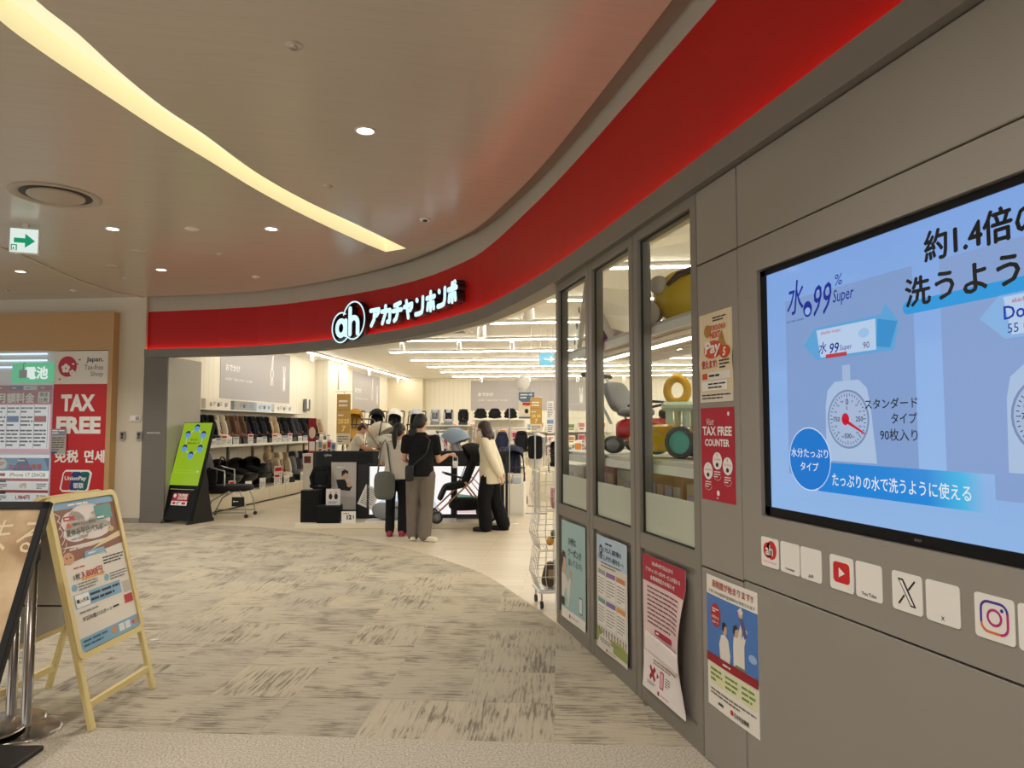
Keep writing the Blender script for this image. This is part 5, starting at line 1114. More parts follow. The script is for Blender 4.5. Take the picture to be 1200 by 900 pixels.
go_out('wide grey outing sign across the back wall', S(-4.23, 26.46, 2.19), RS, 4.6, 1.12)
t = thing('leaflet_holder', 'small dark leaflet holder fixed on the cream wall', 'holder', S(-7.34, 18.15, 1.98), RLEFT)
MB().box((0, -.05, .16), (.26, .08, .32), PLG, b=.01).build('case', t); MB().box((-.05, -.095, .20), (.10, .01, .26), WHITE).build('leaflet', t); MB().box((.07, -.095, .18), (.09, .01, .24), ink(90, 90, 94)).build('leaflet', t)
mb = MB(); mb.box((0, 0, 0), (.08, .03, .55), ink(170, 162, 148)); tag(mb.build('wall_grille', None, S(-6.955, 19.6, 2.90), RLEFT), 'slim grey upright grille high on the cream pilaster', 'grille')
# lower row on the plinth
LZ = .281
carrier('black infant carrier with its handle up, nearest on the plinth', S(-6.97, 13.25, LZ), RLEFT + .15, CB)
carrier('black infant carrier with canopy, second on the plinth', S(-6.97, 13.95, LZ), RLEFT - .3, CB, handle=False)
carrier('black infant carrier tilted open, third on the plinth', S(-6.97, 14.60, LZ), RLEFT - .3, CB, CB, handle=False)
car_seat('cream swivel car seat with shaped headrest on the plinth', S(-6.97, 15.95, LZ), RLEFT - .25, CC, PLK, CT_, 1.0)
car_seat('grey swivel car seat on the plinth', S(-6.97, 16.85, LZ), RLEFT - .25, CGR, PLK, CG, 1.0)
car_seat('black swivel car seat at the far end of the plinth', S(-6.97, 17.65, LZ), RLEFT - .2, CB, PLK, None, 1.0)
t = thing('teddy_bear', 'beige soft toy on a black box between plinth carriers', 'soft toy', S(-7.0, 15.22, LZ), RLEFT)
MB().sup((0, .1, .25), (.30, .30, .46), PLK, .5).build('box', t)
MB().sup((0, 0, .62), (.22, .18, .26), CT_, .9).build('body', t); MB().sup((0, 0, .80), (.18, .16, .17), CT_, 1).build('head', t)
for x in (-.07, .07): MB().sup((x, 0, .885), (.06, .03, .06), CT_, 1).build('ear', t); MB().sup((x, -.10, .53), (.07, .14, .07), CT_, 1).build('leg', t); MB().sup((x * 1.6, -.05, .64), (.06, .10, .15), CT_, 1).build('arm', t)
for k, v in enumerate((12.95, 13.62, 14.25, 14.95, 15.45, 16.4, 17.2)):
    card('info_card', 'white information card, %s along the edge of the low plinth' % NTH[k], S(-6.71, v, LZ), RLEFT - .4, .16, (.26, .20, .22)[k % 3], WHITE, 'information cards on the plinth', 'card', (RED, None, None)[k % 3])
card('info_board', 'larger slanted picture board between plinth carriers', S(-6.78, 15.1, LZ), RLEFT - .3, .26, .42, ink(220, 206, 200), None, 'card', RED)

# ================================================================== BLACK DISPLAY STAND WITH LIGHT BOXES
RT_ = -math.radians(11.4)
st = thing('display_stand', 'black display stand with backlit stroller pictures on a pale platform', 'display stand', (-.728, 11.443, 0), RT_)
MB().box((1.64, .48, .04), (3.28, .96, .08), M_PLY, b=.004).build('platform', st)
mb = MB(); mb.box((.60, .62, .62), (.96, .06, 1.08), M_BLKM); mb.box((1.72, .62, 1.06), (3.12, .06, .22), M_BLKM); mb.box((2.12, .66, .5), (2.2, .04, .9), M_BLKM); mb.build('back_panel', st)
MB().box((3.26, .56, .60), (.04, .05, 1.16), M_BLKM).build('post', st)
def lightbox(x0, x1, name):
    mb = MB(); z0, z1 = .13, .95
    for c, d in ((((x0 + x1) / 2, .54, z0), (x1 - x0, .10, .05)), (((x0 + x1) / 2, .54, z1), (x1 - x0, .10, .05)), ((x0 + .02, .54, .54), (.04, .10, .82)), ((x1 - .02, .54, .54), (.04, .10, .82))): mb.box(c, d, M_BLKM)
    o = mb.build('light_box', st)
    MB().box(((x0 + x1) / 2, .53, .54), (x1 - x0 - .07, .02, .78), glow(236, 232, 230, 1.15)).build('lit_picture', o)
    p = Sheet.__new__(Sheet); p.o = o; p.w = 1; p.h = 1; p.bend = None; p.step = .001; p.pr = MB(); p.lt = MB(); return p, o
def pic_stroller(p, x, z, s, dark, met):
    def q(a, b): return (x + a * s, z + b * s)
    p.poly([q(-.10, .62), q(-.02, .70), q(.12, .72), q(.22, .62), q(.12, .52), q(.06, .36), q(-.02, .36), q(-.04, .52)], dark, 2); p.poly([q(0, .38), q(.10, .36), q(.24, .22), q(.18, .18), q(.02, .26)], dark, 2)
    for a, b in ((q(-.34, .62), q(.06, .12)), (q(-.34, .62), q(-.28, .68)), (q(-.28, .68), q(.10, .30)), (q(0, .22), q(.32, .05)), (q(.06, .16), q(-.06, .04))): p.line([a, b], .012 * s, met, 3)
    for a, b, r in ((-.08, .0, .11), (.02, .12, .10), (.34, .03, .075)): p.disc(*q(a, b), r * s, dark, 3); p.disc(*q(a, b), r * .78 * s, glow(214, 210, 206, 1.0), 4); p.disc(*q(a, b), r * .25 * s, dark, 5)
    p.poly([q(.02, .14), q(.26, .12), q(.20, .0), q(.04, .03)], dark, 4)
DK1 = glow(40, 38, 42, .9); RG = glow(150, 110, 84, .9)
p, o = lightbox(1.01, 2.40, 'a'); p.disc(1.65, .30, .48, glow(196, 214, 226, 1.05), 1, .16); p.pr.v = [Vector((v.x, v.y + .519, v.z)) for v in p.pr.v]
pr = MB(); p.pr, keep = pr, p.pr; pic_stroller(p, 1.62, .26, .72, DK1, RG)
for k in range(14): p.line([(1.10 + k * .05, .24 - .004 * k), (1.13 + k * .05, .20 - .004 * k)], .006, glow(150, 130, 130, 1), 2)
pr.v = [Vector((v.x, v.y + .519, v.z)) for v in pr.v]; pr.v = keep.v + pr.v; n0 = len(keep.v); pr.f = keep.f + [[i + n0 for i in f] for f in pr.f]; pr.m = keep.m + pr.m; pr.sm = keep.sm + pr.sm; p.pr = pr; p.done()
p, o = lightbox(2.42, 3.20, 'b'); p.poly([(2.46, .17), (3.16, .17), (3.16, .30), (2.46, .36)], glow(226, 196, 200, 1), 1); p.poly([(2.46, .36), (2.8, .33), (2.8, .44), (2.46, .48)], glow(110, 150, 130, .9), 2); pic_stroller(p, 2.88, .30, .66, DK1, RG); p.pr.v = [Vector((v.x, v.y + .519, v.z)) for v in p.pr.v]; p.done()
MB().box((1.75, .30, .09), (1.40, .30, .02), WHITE).build('tray', st)
mb = MB(); put_text(mb, 'cybex', .36, 1.10, .05, ink(200, 200, 200), y=.588, bold=.02); mb.build('lettering', st)['kind'] = 'stuff'
def T_(a, b, z=0.0): c = math.cos(RT_); s_ = math.sin(RT_); return Vector((-.728 + a * c - b * s_, 11.443 + a * s_ + b * c, z))
for x, y, w, h, lb in ((.19, .25, .28, .49, 'tall black display cube on the platform end'), (.50, .16, .34, .26, 'small black display cube in front of the poster')):
    t = thing('display_cube', lb, 'cube', T_(x, y, .0805), RT_); MB().box((0, 0, h / 2), (w, w * .8, h), M_BEZ, b=.004).build('body', t); MB().box((0, 0, h + .003), (w * 1.0, w * .8, .006), M_DARK).build('top', t)
t = thing('baby_carrier', 'black fabric baby carrier hung on the black panel', 'carrier', T_(.28, .50, .56), RT_)
MB().sup((0, 0, .18), (.30, .16, .36), CB, .6).build('pouch', t); MB().sup((0, -.03, .33), (.24, .10, .10), CB, .7).build('collar', t)
for x in (-.10, .10): MB().tube([(x, -.05, .34), (x * 1.5, -.09, .20), (x * 1.2, -.07, .04)], .022, CB, 8).build('strap', t)
MB().tube([(-.16, -.02, .06), (0, -.10, .03), (.16, -.02, .06)], .03, CB, 8, flat=1.2).build('waist_belt', t); MB().box((0, -.105, .06), (.05, .01, .03), PLG).build('buckle', t)
s = Sheet('carrier_poster', 'grey poster of a parent holding a baby in a black carrier', 'poster', T_(.43, .53, .23), RT_, .40, .76, ink(196, 190, 186), .01)
s.lines(.09, .70, .31, .66, 1, WHITE, 2); s.disc(.22, .55, .055, SK, 2, .075); s.poly([(.17, .53), (.165, .61), (.21, .645), (.27, .62), (.275, .57), (.23, .59), (.19, .55)], HA, 3); s.poly([(.08, .48), (.22, .49), (.26, .40), (.34, .37), (.30, .30), (.12, .32)], BLACK, 2); s.disc(.29, .40, .04, SK, 3, .04); s.poly([(.0, .0), (.0, .24), (.40, .20), (.40, .0)], ink(176, 172, 170), 2); s.done()
s = Sheet('small_poster', 'small white card showing two carriers, leaning on the cube', 'card', T_(.44, .14, .348), RT_, .22, .25, ink(226, 220, 220), .006)
for x in (.07, .155): s.disc(x, .13, .028, BLACK, 2, .045); s.disc(x, .19, .018, SK, 2)
s.lines(.04, .06, .18, .02, 2, GREY, 2); s.done()
s = Sheet('tilted_notice', 'white notice board hung askew on the stand', 'notice', T_(.86, .49, .33), RT_, .26, .34, WHITE, .006); s.lines(.03, .31, .23, .03, 9, ink(90, 90, 90), 2, fill=.3); s.done(); s.o.rotation_euler = (0, math.radians(24), RT_)
s = Sheet('price_board', 'white price board with big black figures on the platform', 'price tag', T_(.70, .05, .081), RT_, .22, .18, WHITE, .006); s.text('12', .12, .09, .07, BLACK, 2, bold=.05); s.text('!', .185, .09, .06, BLACK, 2, bold=.05); s.lines(.03, .16, .19, .135, 1, RED, 2); s.done()
stroller('black stroller with rose gold frame on the platform between the shoppers', T_(2.53, .22, .0805), RT_ + math.radians(-78), CB, CB, M_GOLD, CB, 1.08, can_t=(60, 165))
t = thing('foot_muff', 'grey padded foot muff lying on the platform behind the shoppers', 'foot muff', T_(1.36, .26, .1015), RT_); MB().sup((0, 0, .13), (.46, .30, .26), CGR, .8, RY(12)).build('pouch', t); MB().sup((.14, -.03, .25), (.22, .22, .08), CLG, .8).build('flap', t)
# ================================================================== DEEPER IN THE SHOP
def table(name, label, u0, u1, v0, v1, h, m=M_WHT, top=M_WHT, cat='table'):
    t = thing(name, label, cat, S((u0 + u1) / 2, (v0 + v1) / 2, 0), RS); w, d = u1 - u0, v1 - v0
    MB().box((0, 0, h - .02), (w, d, .04), top, b=.004).build('top', t); MB().box((0, .01, (h - .04) / 2 + .03), (w - .06, d - .06, h - .10), m).build('body', t); MB().box((0, .03, .03), (w - .1, d - .1, .06), M_DARK).build('kick', t)
    for k in range(max(1, int(w / .8))): n_ = max(1, int(w / .8)); MB().box((-w / 2 + (k + .5) * w / n_, -d / 2 + .034, h / 2), (w / n_ - .02, .012, h - .16), m, b=.002).build('panel', t)
    return t
table('display_counter', 'white counter behind the black stand, beside the staff member', -5.70, -5.10, 14.0, 14.7, 1.02)
table('stroller_platform', 'stepped white platform carrying the row of strollers', -5.9, -3.95, 16.5, 18.0, .98)
ROW = [(-5.62, CMU, CMU), (-5.12, CB, CB), (-4.62, CB, CW), (-4.12, CB, CLG)]
for k, (u, f, c) in enumerate(ROW):
    stroller('%s canopied stroller, %s along the stepped white platform' % (['mustard yellow', 'plain black', 'black and white', 'grey and black'][k], NTH[k]), S(u, 17.0 + .16 * (k % 2), .981), RS + math.radians((9, 7, 8, 6)[k]), f, c, M_BLKT if k else M_GOLD, CB, .92, can_t=(30, 140))
for k, (u, c) in enumerate(((-5.2, CMU), (-4.5, CGR))): stroller('%s stroller parked on the floor before the stepped platform' % ['black and mustard', 'black and grey'][k], S(u, 15.80, 0), RS + .1, CB, c, M_BLKT, CB, 1.1)
stroller('white pram with a big rounded cream canopy beside the staff member', S(-4.05, 14.35, .601), RS + math.radians(78), CW, CC, M_GOLD, CB, 1.06, bass=True)
for lb, u, v, w, d, h in (('white block riser under the cream pram', -4.05, 14.35, .95, .62, .60), ('white block riser under the pale blue stroller', -2.25, 13.2, 1.05, .62, .38), ('white block riser under the charcoal stroller', -3.40, 13.4, 1.0, .62, .20)):
    t = thing('display_riser', lb, 'riser', S(u, v, 0), RS); MB().box((0, 0, h / 2), (w, d, h), M_WHT, b=.004).build('body', t); MB().box((0, 0, .03), (w + .01, d + .01, .06), M_DARK).build('kick', t)
stroller('grey stroller with pale blue canopy behind the black stand', S(-2.25, 13.2, .381), RS + math.radians(80), CGR, CBL, M_ALU, CB, 1.03, can_t=(20, 150))
stroller('charcoal stroller reclined beside the pale blue one', S(-3.40, 13.40, .201), RS + math.radians(80), CG, CGR, M_ALU, CB, 1.0, can_t=(60, 160))
stroller('navy stroller standing beside the poles at the aisle', S(-1.46, 14.7, .0), RS + .2, CN, CN, M_BLKT, CB, 1.05)
mb = MB(); mb.box((0, 0, .29), (.85, .8, .58), M_PLY, b=.004); tag(mb.build('wood_platform', None, S(-.60, 15.6, 0), RS), 'square wooden platform under the beige stroller', 'platform')
stroller('beige stroller with dark seat on the wooden platform', S(-.62, 15.6, .581), RS + .05, CB, CC, M_ALU, CB, .66)
# back gondola with seats and carriers
def gondola(label, u0, u1, v0, h, shelves, pegs=True):
    t = thing('gondola_shelf', label, 'shelf', S((u0 + u1) / 2, v0, 0), RS); w = u1 - u0
    MB().box((0, .25, h / 2), (w, .04, h), M_BOARD).build('back_panel', t); MB().box((0, 0, .08), (w, .54, .16), M_PLY).build('base', t)
    for z in shelves: MB().box((0, .0, z), (w, .50, .03), M_WHT, b=.003).build('shelf_board', t)
    for x in (-w / 2 + .02, w / 2 - .02): MB().box((x, .24, h / 2), (.04, .06, h), M_HOUSE).build('upright', t)
    return t
gondola('white gondola holding three small strollers on its upper shelf', -4.35, -3.05, 19.2, 1.62, (.55, 1.08, 1.605))
gondola('white gondola with black carriers on its upper shelf', -3.0, -1.6, 19.2, 1.78, (.55, 1.15, 1.765))
for k, (u, f, c) in enumerate(((-4.05, CGR, CLG), (-3.68, CB, CLG), (-3.27, CB, CB))):
    car_seat('%s child seat on the upper gondola shelf, %s of three' % (['light grey', 'black and grey', 'all black'][k], NTH[k]), S(u, 19.15, 1.621), RS + .1, c, PLG if k < 2 else PLK, f, .62)
def hung(label, u, v, z, m, w=.28, h=.42):
    t = thing('baby_carrier', label, 'carrier', S(u, v, z), RS)
    MB().sup((0, 0, h / 2), (w, .16, h), m, .6).build('pouch', t); MB().sup((0, -.03, h), (w * .8, .10, .10), m, .7).build('collar', t)
    for x in (-w / 3, w / 3): MB().tube([(x, -.04, h), (x * 1.6, -.09, h * .6), (x * 1.2, -.08, .06)], .02, m, 8).build('strap', t)
    MB().tube([(-w * .55, -.02, .05), (0, -.10, .02), (w * .55, -.02, .05)], .028, m, 8, flat=1.2).build('waist_belt', t)
for k, u in enumerate((-2.78, -2.39, -1.96)): hung('black baby carrier displayed on the gondola top, %s of three' % NTH[k], u, 19.10, 1.80, CB, .30, .22)
# goods on shelves: boxes and packs
GOODS = [((236, 226, 214), (190, 120, 130)), ((226, 214, 190), (120, 150, 170)), ((240, 236, 228), (206, 130, 60)), ((214, 190, 196), (170, 60, 80)), ((196, 206, 214), (90, 120, 160)), ((230, 222, 200), (130, 150, 90))]
gcount = 0; gproto = {}; gseen = {}; GCOL = ['cream-pink', 'buff-blue', 'white-orange', 'pink-crimson', 'pale-blue', 'buff-green']
def goods(u, v, z, w, h, where, d=.22, rz=None):
    global gcount
    k = gcount % 6; gcount += 1; key = (k, round(w, 2), round(h, 2)); gseen.setdefault(where, {}); gseen[where].setdefault(z, 0); gseen[where][z] += 1
    lv = sorted(gseen[where]).index(z); lb = '%s box %s%s, %s in row' % (GCOL[k], where, ('', ', one shelf up', ', two shelves up')[lv], NTH[gseen[where][z] - 1])
    if key in gproto: dup(gproto[key], S(u, v, z), RS if rz is None else rz, lb, 'boxed goods ' + where); return
    a, b = GOODS[k]; t = thing('product_box', lb, 'box', S(u, v, z), RS if rz is None else rz, 'boxed goods ' + where)
    MB().box((0, 0, h / 2), (w, d, h), ink(*a), b=.004).build('carton', t); MB().box((0, -d / 2 - .001, h * .62), (w * .8, .003, h * .42), ink(*b)).build('picture', t); MB().box((0, -d / 2 - .001, h * .24), (w * .6, .003, h * .12), ink(70, 70, 74)).build('caption', t)
    gproto[key] = t
for z in (.566, 1.096):
    for i in range(4): goods(-4.15 + i * .30, 19.15, z, .22, (.30, .38)[i % 2], 'on the gondola under the small strollers')
for z in (.566, 1.166):
    for i in range(4): goods(-2.80 + i * .32, 19.15, z, .22, (.38, .30)[i % 2], 'on the gondola under the black carriers')
# rail rack with hung carriers
t = thing('rail_rack', 'chrome rail rack with baby carriers hung along it', 'rack', S(-1.95, 17.5, 0), RS)
for x in (-.72, .72):
    for y in (-.25, .25): MB().tube([(x, y, 0), (x, y, 1.55)], .014, M_CHROME, 8).build('post', t)
for y in (-.25, .25): MB().tube([(-.72, y, 1.53), (.72, y, 1.53)], .012, M_CHROME, 8).build('rail', t)
for x in (-.72, .72): MB().tube([(x, -.25, .12), (x, .25, .12)], .012, M_CHROME, 8).build('foot_rail', t); MB().tube([(x, -.25, 1.5), (x, .25, 1.5)], .012, M_CHROME, 8).build('end_rail', t)
for k in range(9): MB().tube([(-.64 + k * .16, .25, .2), (-.64 + k * .16, .25, 1.5)], .005, M_HOUSE, 5).build('wire', t)
hung('navy black baby carrier hung at the middle of the rail rack', -1.97, 17.18, .98, CN); hung('black baby carrier hung at the end of the rail rack', -1.50, 17.18, .96, CB, .30, .46); hung('tan baby carrier hung at the start of the rail rack', -2.45, 17.18, 1.0, CT_)
# clothes rail by the aisle
t = thing('garment_rail', 'chrome garment rail crowded with hung baby wraps beside the aisle', 'rack', S(-.88, 13.45, 0), RS + math.pi / 2)
for x in (-.6, .6): MB().tube([(x, 0, .02), (x, 0, 1.5)], .016, M_CHROME, 8).build('post', t); MB().box((x, 0, .012), (.05, .44, .024), M_CHROME, b=.004).build('foot', t)
MB().tube([(-.6, 0, 1.5), (.6, 0, 1.5)], .014, M_CHROME, 8).build('rail', t)
for k in range(9):
    m = [CB, CW, CN, CGR, CT_, CBL, CB, CW, CGR][k]; x = -.52 + k * .13; hh = (.42, .60, .50)[k % 3]
    w_ = thing('baby_wrap', '%s baby wrap, %s along the chrome garment rail' % (['dark', 'white', 'navy', 'grey', 'tan', 'pale blue', 'black', 'off-white', 'mid grey'][k], NTH[k]), 'garment', S(-.88, 13.45, 0) + (UV_V * x), RS + math.pi / 2, 'baby wraps on the garment rail')
    MB().tube([(0, 0, 1.52), (0, .01, 1.46), (0, 0, 1.43)], .005, M_CHROME, 6).build('hook', w_); MB().sup((0, 0, 1.40 - hh / 2), (.055, .27, hh), m, .35).build('cloth', w_); MB().tube([(0, -.14, 1.37), (0, 0, 1.44), (0, .14, 1.37)], .010, PLW, 6).build('hanger', w_)
# low white bins with packs at the end of the stand
t = thing('bargain_bin', 'low white bin of pink packs at the end of the stand', 'bin', S(-1.36, 12.75, 0), RS)
MB().box((0, 0, .03), (.62, .62, .06), M_WHT).build('floor_board', t)
for c, d in (((0, -.30, .30), (.62, .02, .54)), ((0, .30, .30), (.62, .02, .54)), ((-.30, 0, .30), (.02, .58, .54)), ((.30, 0, .30), (.02, .58, .54))): MB().box(c, d, M_WHT, b=.003).build('side_panel', t)
for i in range(3):
    for j in range(3): goods(-1.54 + i * .18, 12.57 + j * .18, .061, .15, .62 + .04 * ((i + j) % 2), 'standing in the low white bin', .14)
# hanging banners on stands
def banner(label, u, v, z0, w, h, kind, pole=True):
    hang = not pole
    t = thing('banner_stand', label, 'banner', S(u, v, 0), RS); GD = ink(196, 156, 84)
    if pole:
        MB().tube([(0, .03, .0), (0, .03, z0 + h + .06)], .008, M_CHROME, 8).build('pole', t); MB().lathe([(.16, 0), (.16, .008), (.02, .014), (.001, .014)], M_CHROME, 24).build('base', t); MB().tube([(-w / 2 - .05, .03, z0 + h + .05), (w / 2 + .05, .03, z0 + h + .05)], .006, M_CHROME, 6).build('crossbar', t)
    else:
        for x in (-w * .4, w * .4): MB().tube([(x, .017, z0 + h - .01), (x, .017, ZS)], .003, M_CHROME, 5).build('wire', t)
        MB().tube([(-w / 2, .017, z0 + h), (w / 2, .017, z0 + h)], .006, M_CHROME, 6).build('crossbar', t)
    s = Sheet('sheet', None, None, (-w / 2, .015, z0), 0, w, h, {'gold': ink(226, 216, 194), 'blue': ink(232, 220, 190), 'white': ink(228, 228, 226)}[kind], .004, root=t)
    if kind == 'gold':
        s.rect(0, h * .22, w, h, GD, 1); s.lines(w * .15, h * .90, w * .85, h * .73, 2, WHITE, 2); s.rect(w * .05, h * .68, w * .95, h * .69, ink(140, 100, 50), 2)
        s.lines(w * .1, h * .61, w * .9, h * .55, 1, WHITE, 2); s.text('25', w * .3, h * .46, h * .09, ink(240, 220, 130), 2, bold=.04); s.text('25', w * .72, h * .46, h * .09, ink(240, 220, 130), 2, bold=.04); s.text('7', w * .5, h * .31, h * .12, ink(244, 226, 140), 2, bold=.04, slant=.1); s.lines(w * .1, h * .18, w * .9, h * .04, 3, GREY, 2)
    elif kind == 'blue':
        BB = ink(88, 116, 146); s.poly([(0, h), (w, h), (w, h * .70), (w * .8, h * .62), (w * .2, h * .62), (0, h * .70)], BB, 1); s.lines(w * .1, h * .95, w * .9, h * .73, 2, WHITE, 2); s.rect(w * .25, h * .50, w * .75, h * .60, RED, 1); s.text('50', w * .55, h * .52, h * .11, ink(206, 60, 50), 3, bold=.04)
        s.disc(w * .5, h * .28, w * .12, BLACK, 2, h * .09); s.disc(w * .25, h * .27, w * .09, WHITE, 2, h * .07); s.disc(w * .78, h * .27, w * .09, WHITE, 2, h * .07); s.rect(0, 0, w, h * .07, BB, 2)
    else: s.lines(w * .1, h * .95, w * .9, h * .5, 8, GREY, 2); s.rect(0, h * .3, w, h * .42, ink(120, 150, 190), 2); s.lines(w * .1, h * .28, w * .9, h * .04, 4, GREY, 2)
    s.done(); return t
banner('gold campaign banner on a stand by the car seat shelf', -5.2, 15.0, 1.18, .31, 1.10, 'gold')
banner('gold campaign banner hanging at the aisle beside the wraps', -.84, 12.55, 1.48, .21, .60, 'gold', False)
banner('blue and yellow coupon sign hanging over the aisle', -1.15, 14.3, 1.73, .32, .54, 'blue', False)
banner('narrow white notice hanging beside the gold aisle banner', -.62, 13.2, 1.44, .12, .60, 'white', False)
t = thing('sign_pole', 'tall thin chrome pole standing at the end of the stand', 'pole', S(-1.215, 11.60, 0), RS); MB().tube([(0, 0, .012), (0, 0, 2.2)], .009, M_CHROME, 8).build('tube', t); MB().lathe([(.14, 0), (.14, .006), (.02, .012), (.001, .012)], M_CHROME, 24).build('base', t)
MB().tube([(0, 0, 2.2), (.22, 0, 2.2), (.22, 0, 2.16)], .006, M_CHROME, 6).build('arm', t); MB().lathe([(.001, -.004), (.12, -.004), (.12, .004), (.001, .004)], WHITE, 24, M=Matrix.Translation((.22, 0, 2.28)) @ Matrix.Rotation(math.pi / 2, 4, 'X')).build('disc', t)
s = Sheet('red_poster', 'red framed poster standing on the white counter', 'poster', S(-5.66, 14.2, 1.022), RS, .16, .72, ink(150, 40, 48), .01); s.disc(.08, .42, .07, ink(232, 214, 190), 2, .12); s.rect(.02, .05, .14, .24, WHITE, 2); s.done()
s = Sheet('counter_sign', 'white sign with red print on the front of the counter', 'sign', S(-5.68, 13.975, .80), RS, .56, .20, WHITE, .01); s.rect(.03, .03, .17, .17, ink(120, 60, 60), 2); s.lines(.24, .14, .52, .06, 1, RED, 2); s.done()
for i in range(4): goods(-5.42 + i * .095, 14.3, 1.021, .085, (.28, .22)[i % 2], 'on the white counter by the staff member', .12)
# price notices between the shoppers, beyond the stand
table('promotion_table', 'white promotion table of sale goods behind the black stand', -3.95, -2.95, 15.2, 15.9, .95)
for i in range(5): goods(-3.8 + i * .19, 15.45, .951, .15, (.34, .46, .28)[i % 3], 'on the white promotion table', .16)
s = Sheet('sale_notice', 'white and red sale notice standing on the promotion table', 'notice', S(-3.45, 15.24, .951), RS, .42, .55, WHITE, .008); s.lines(.05, .48, .37, .20, 2, RED, 2); s.lines(.05, .14, .37, .04, 2, GREY, 2); s.done()
# long gondola along the back wall and in the right half of the shop
gondola('long gondola against the back wall left of the rack', -5.7, -2.6, 25.9, 1.5, (.5, .95, 1.4)); gondola('long gondola against the back wall behind the rack', -2.5, 1.0, 25.9, 1.5, (.5, .95, 1.4)); gondola('far gondola seen through the shop windows', 1.2, 5.4, 22.0, 1.9, (.5, .95, 1.4))
for z in (.516, .966, 1.416):
    for i in range(8): goods(-5.5 + i * .37, 25.82, z, .26, (.30, .36)[i % 2], 'on the gondola left of the rack')
    for i in range(9): goods(-2.3 + i * .37, 25.82, z, .26, (.36, .30)[i % 2], 'on the gondola behind the rack')
    for i in range(10): goods(1.4 + i * .40, 21.92, z, .28, (.36, .30)[i % 2], 'on the far gondola behind the windows')
table('low_display_table', 'low white display table in the aisle behind the wraps', -.6, 1.0, 18.0, 19.0, .8)
for i in range(6): goods(-.4 + i * .25, 18.3, .801, .2, (.30, .42)[i % 2], 'on the low table behind the wraps')
s = Sheet('clothes_sign', 'grey wall sign with white baby clothes drawings seen through the window', 'sign', S(2.5, 14.58, 2.30), RS, 3.4, 1.2, mat('sign_grey2', (176, 184, 182), .6), .04)
def shirt(x, z, q):
    s.poly([(x - .10 * q, z + .2 * q), (x - .24 * q, z + .1 * q), (x - .19 * q, z - .02 * q), (x - .12 * q, z + .02 * q), (x - .13 * q, z - .26 * q), (x - .03 * q, z - .26 * q), (x, z - .16 * q), (x + .03 * q, z - .26 * q), (x + .13 * q, z - .26 * q), (x + .12 * q, z + .02 * q), (x + .19 * q, z - .02 * q), (x + .24 * q, z + .1 * q), (x + .10 * q, z + .2 * q), (x, z + .15 * q)], WHITE, 2); s.line([(x, z + .14 * q), (x, z - .15 * q)], .006, GREY, 3); s.line([(x - .11 * q, z), (x - .12 * q, z - .2 * q)], .005, GREY, 3)
shirt(.35, .55, .9); s.rrect(.72, .18, 1.12, .62, .08, WHITE, 2); s.poly([(.74, .5), (.82, .86), (1.02, .86), (1.10, .5)], WHITE, 2); [s.line([(.74, .26 + .09 * k), (1.10, .26 + .09 * k)], .006, GREY, 3) for k in range(4)]; shirt(1.6, .6, .9); shirt(2.6, .6, .9); s.done()
gondola('gondola of clothes under the grey clothes sign', 2.4, 6.0, 14.9, 2.2, (.5, .95, 1.4, 1.8))
for z in (.516, .966, 1.416):
    for i in range(9): goods(2.6 + i * .38, 14.82, z, .26, (.30, .36)[i % 2], 'on the gondola under the clothes sign')
t = thing('exit_sign', 'small blue lit arrow sign hanging at the shop ceiling', 'sign', S(-.85, 17.4, ZS), RS); MB().box((0, 0, -.17), (.50, .03, .34), M_HOUSE).build('housing', t); MB().box((0, -.017, -.17), (.46, .004, .30), glow(120, 206, 226, 1)).build('lit_face', t); MB().prism([(-.12, -.15), (.04, -.15), (.04, -.09), (.16, -.17), (.04, -.25), (.04, -.19), (-.12, -.19)], -.022, -.02, WHITE).build('arrow', t)
# ================================================================== WIRE BASKET STACK
M_WIRE = mat('white_wire', (214, 212, 206), .35, .6)
wb = thing('wire_basket_stack', 'three-tier white wire basket stack beside the window post', 'basket', (1.84, 6.07, 0), math.radians(-4))
def basket(z0):
    mb = MB(); H_ = .33; w, d = .44, .36
    def ringz(f, z, fr): return [(-w / 2 * f, -d / 2 * fr, z), (w / 2 * f, -d / 2 * fr, z), (w / 2 * f, d / 2, z), (-w / 2 * f, d / 2, z)]
    lv = [(z0, .82, .75), (z0 + .12, 1.0, 1.0), (z0 + .22, .93, .9), (z0 + H_, .86, .8)]
    for z, f, fr in lv:
        p = ringz(f, z, fr); mb.tube(p + [p[0]], .0035, M_WIRE, 5)
    for i in range(7):
        x = -1 + 2 * i / 6
        for sgn in (-1, 1):
            pts = []
            for z, f, fr in lv: pts.append((x * w / 2 * f, sgn * d / 2 * (fr if sgn < 0 else 1), z))
            mb.tube(pts, .0028, M_WIRE, 5)
    for i in range(1, 6):
        y = -1 + 2 * i / 6
        for sgn in (-1, 1): mb.tube([(sgn * w / 2 * f, y * d / 2 * fr, z) for z, f, fr in lv], .0028, M_WIRE, 5)
    for i in range(7): x = -1 + 2 * i / 6; mb.tube([(x * w / 2 * .82, -d / 2 * .75, z0), (x * w / 2 * .82, d / 2, z0)], .0028, M_WIRE, 5)
    o = mb.build('basket', wb); return o
for z in (.16, .50, .84): basket(z)
MB().box((0, 0, .145), (.40, .32, .02), PLW, b=.004).build('tray', wb)
for x in (-.17, .17):
    for y in (-.13, .13): MB().tube([(x, y, .14), (x, y, .06)], .008, M_CHROME, 6).build('caster_stem', wb); wheel(wb, (x, y, .035), .034, .022)
def bag(name, label, dx, dy, z, sz, cols, n_, cat):
    t = thing(name, label, cat, (1.84 + dx, 6.00 + dy, z), math.radians(-4)); rnd2 = random.Random(len(label))
    return t, rnd2
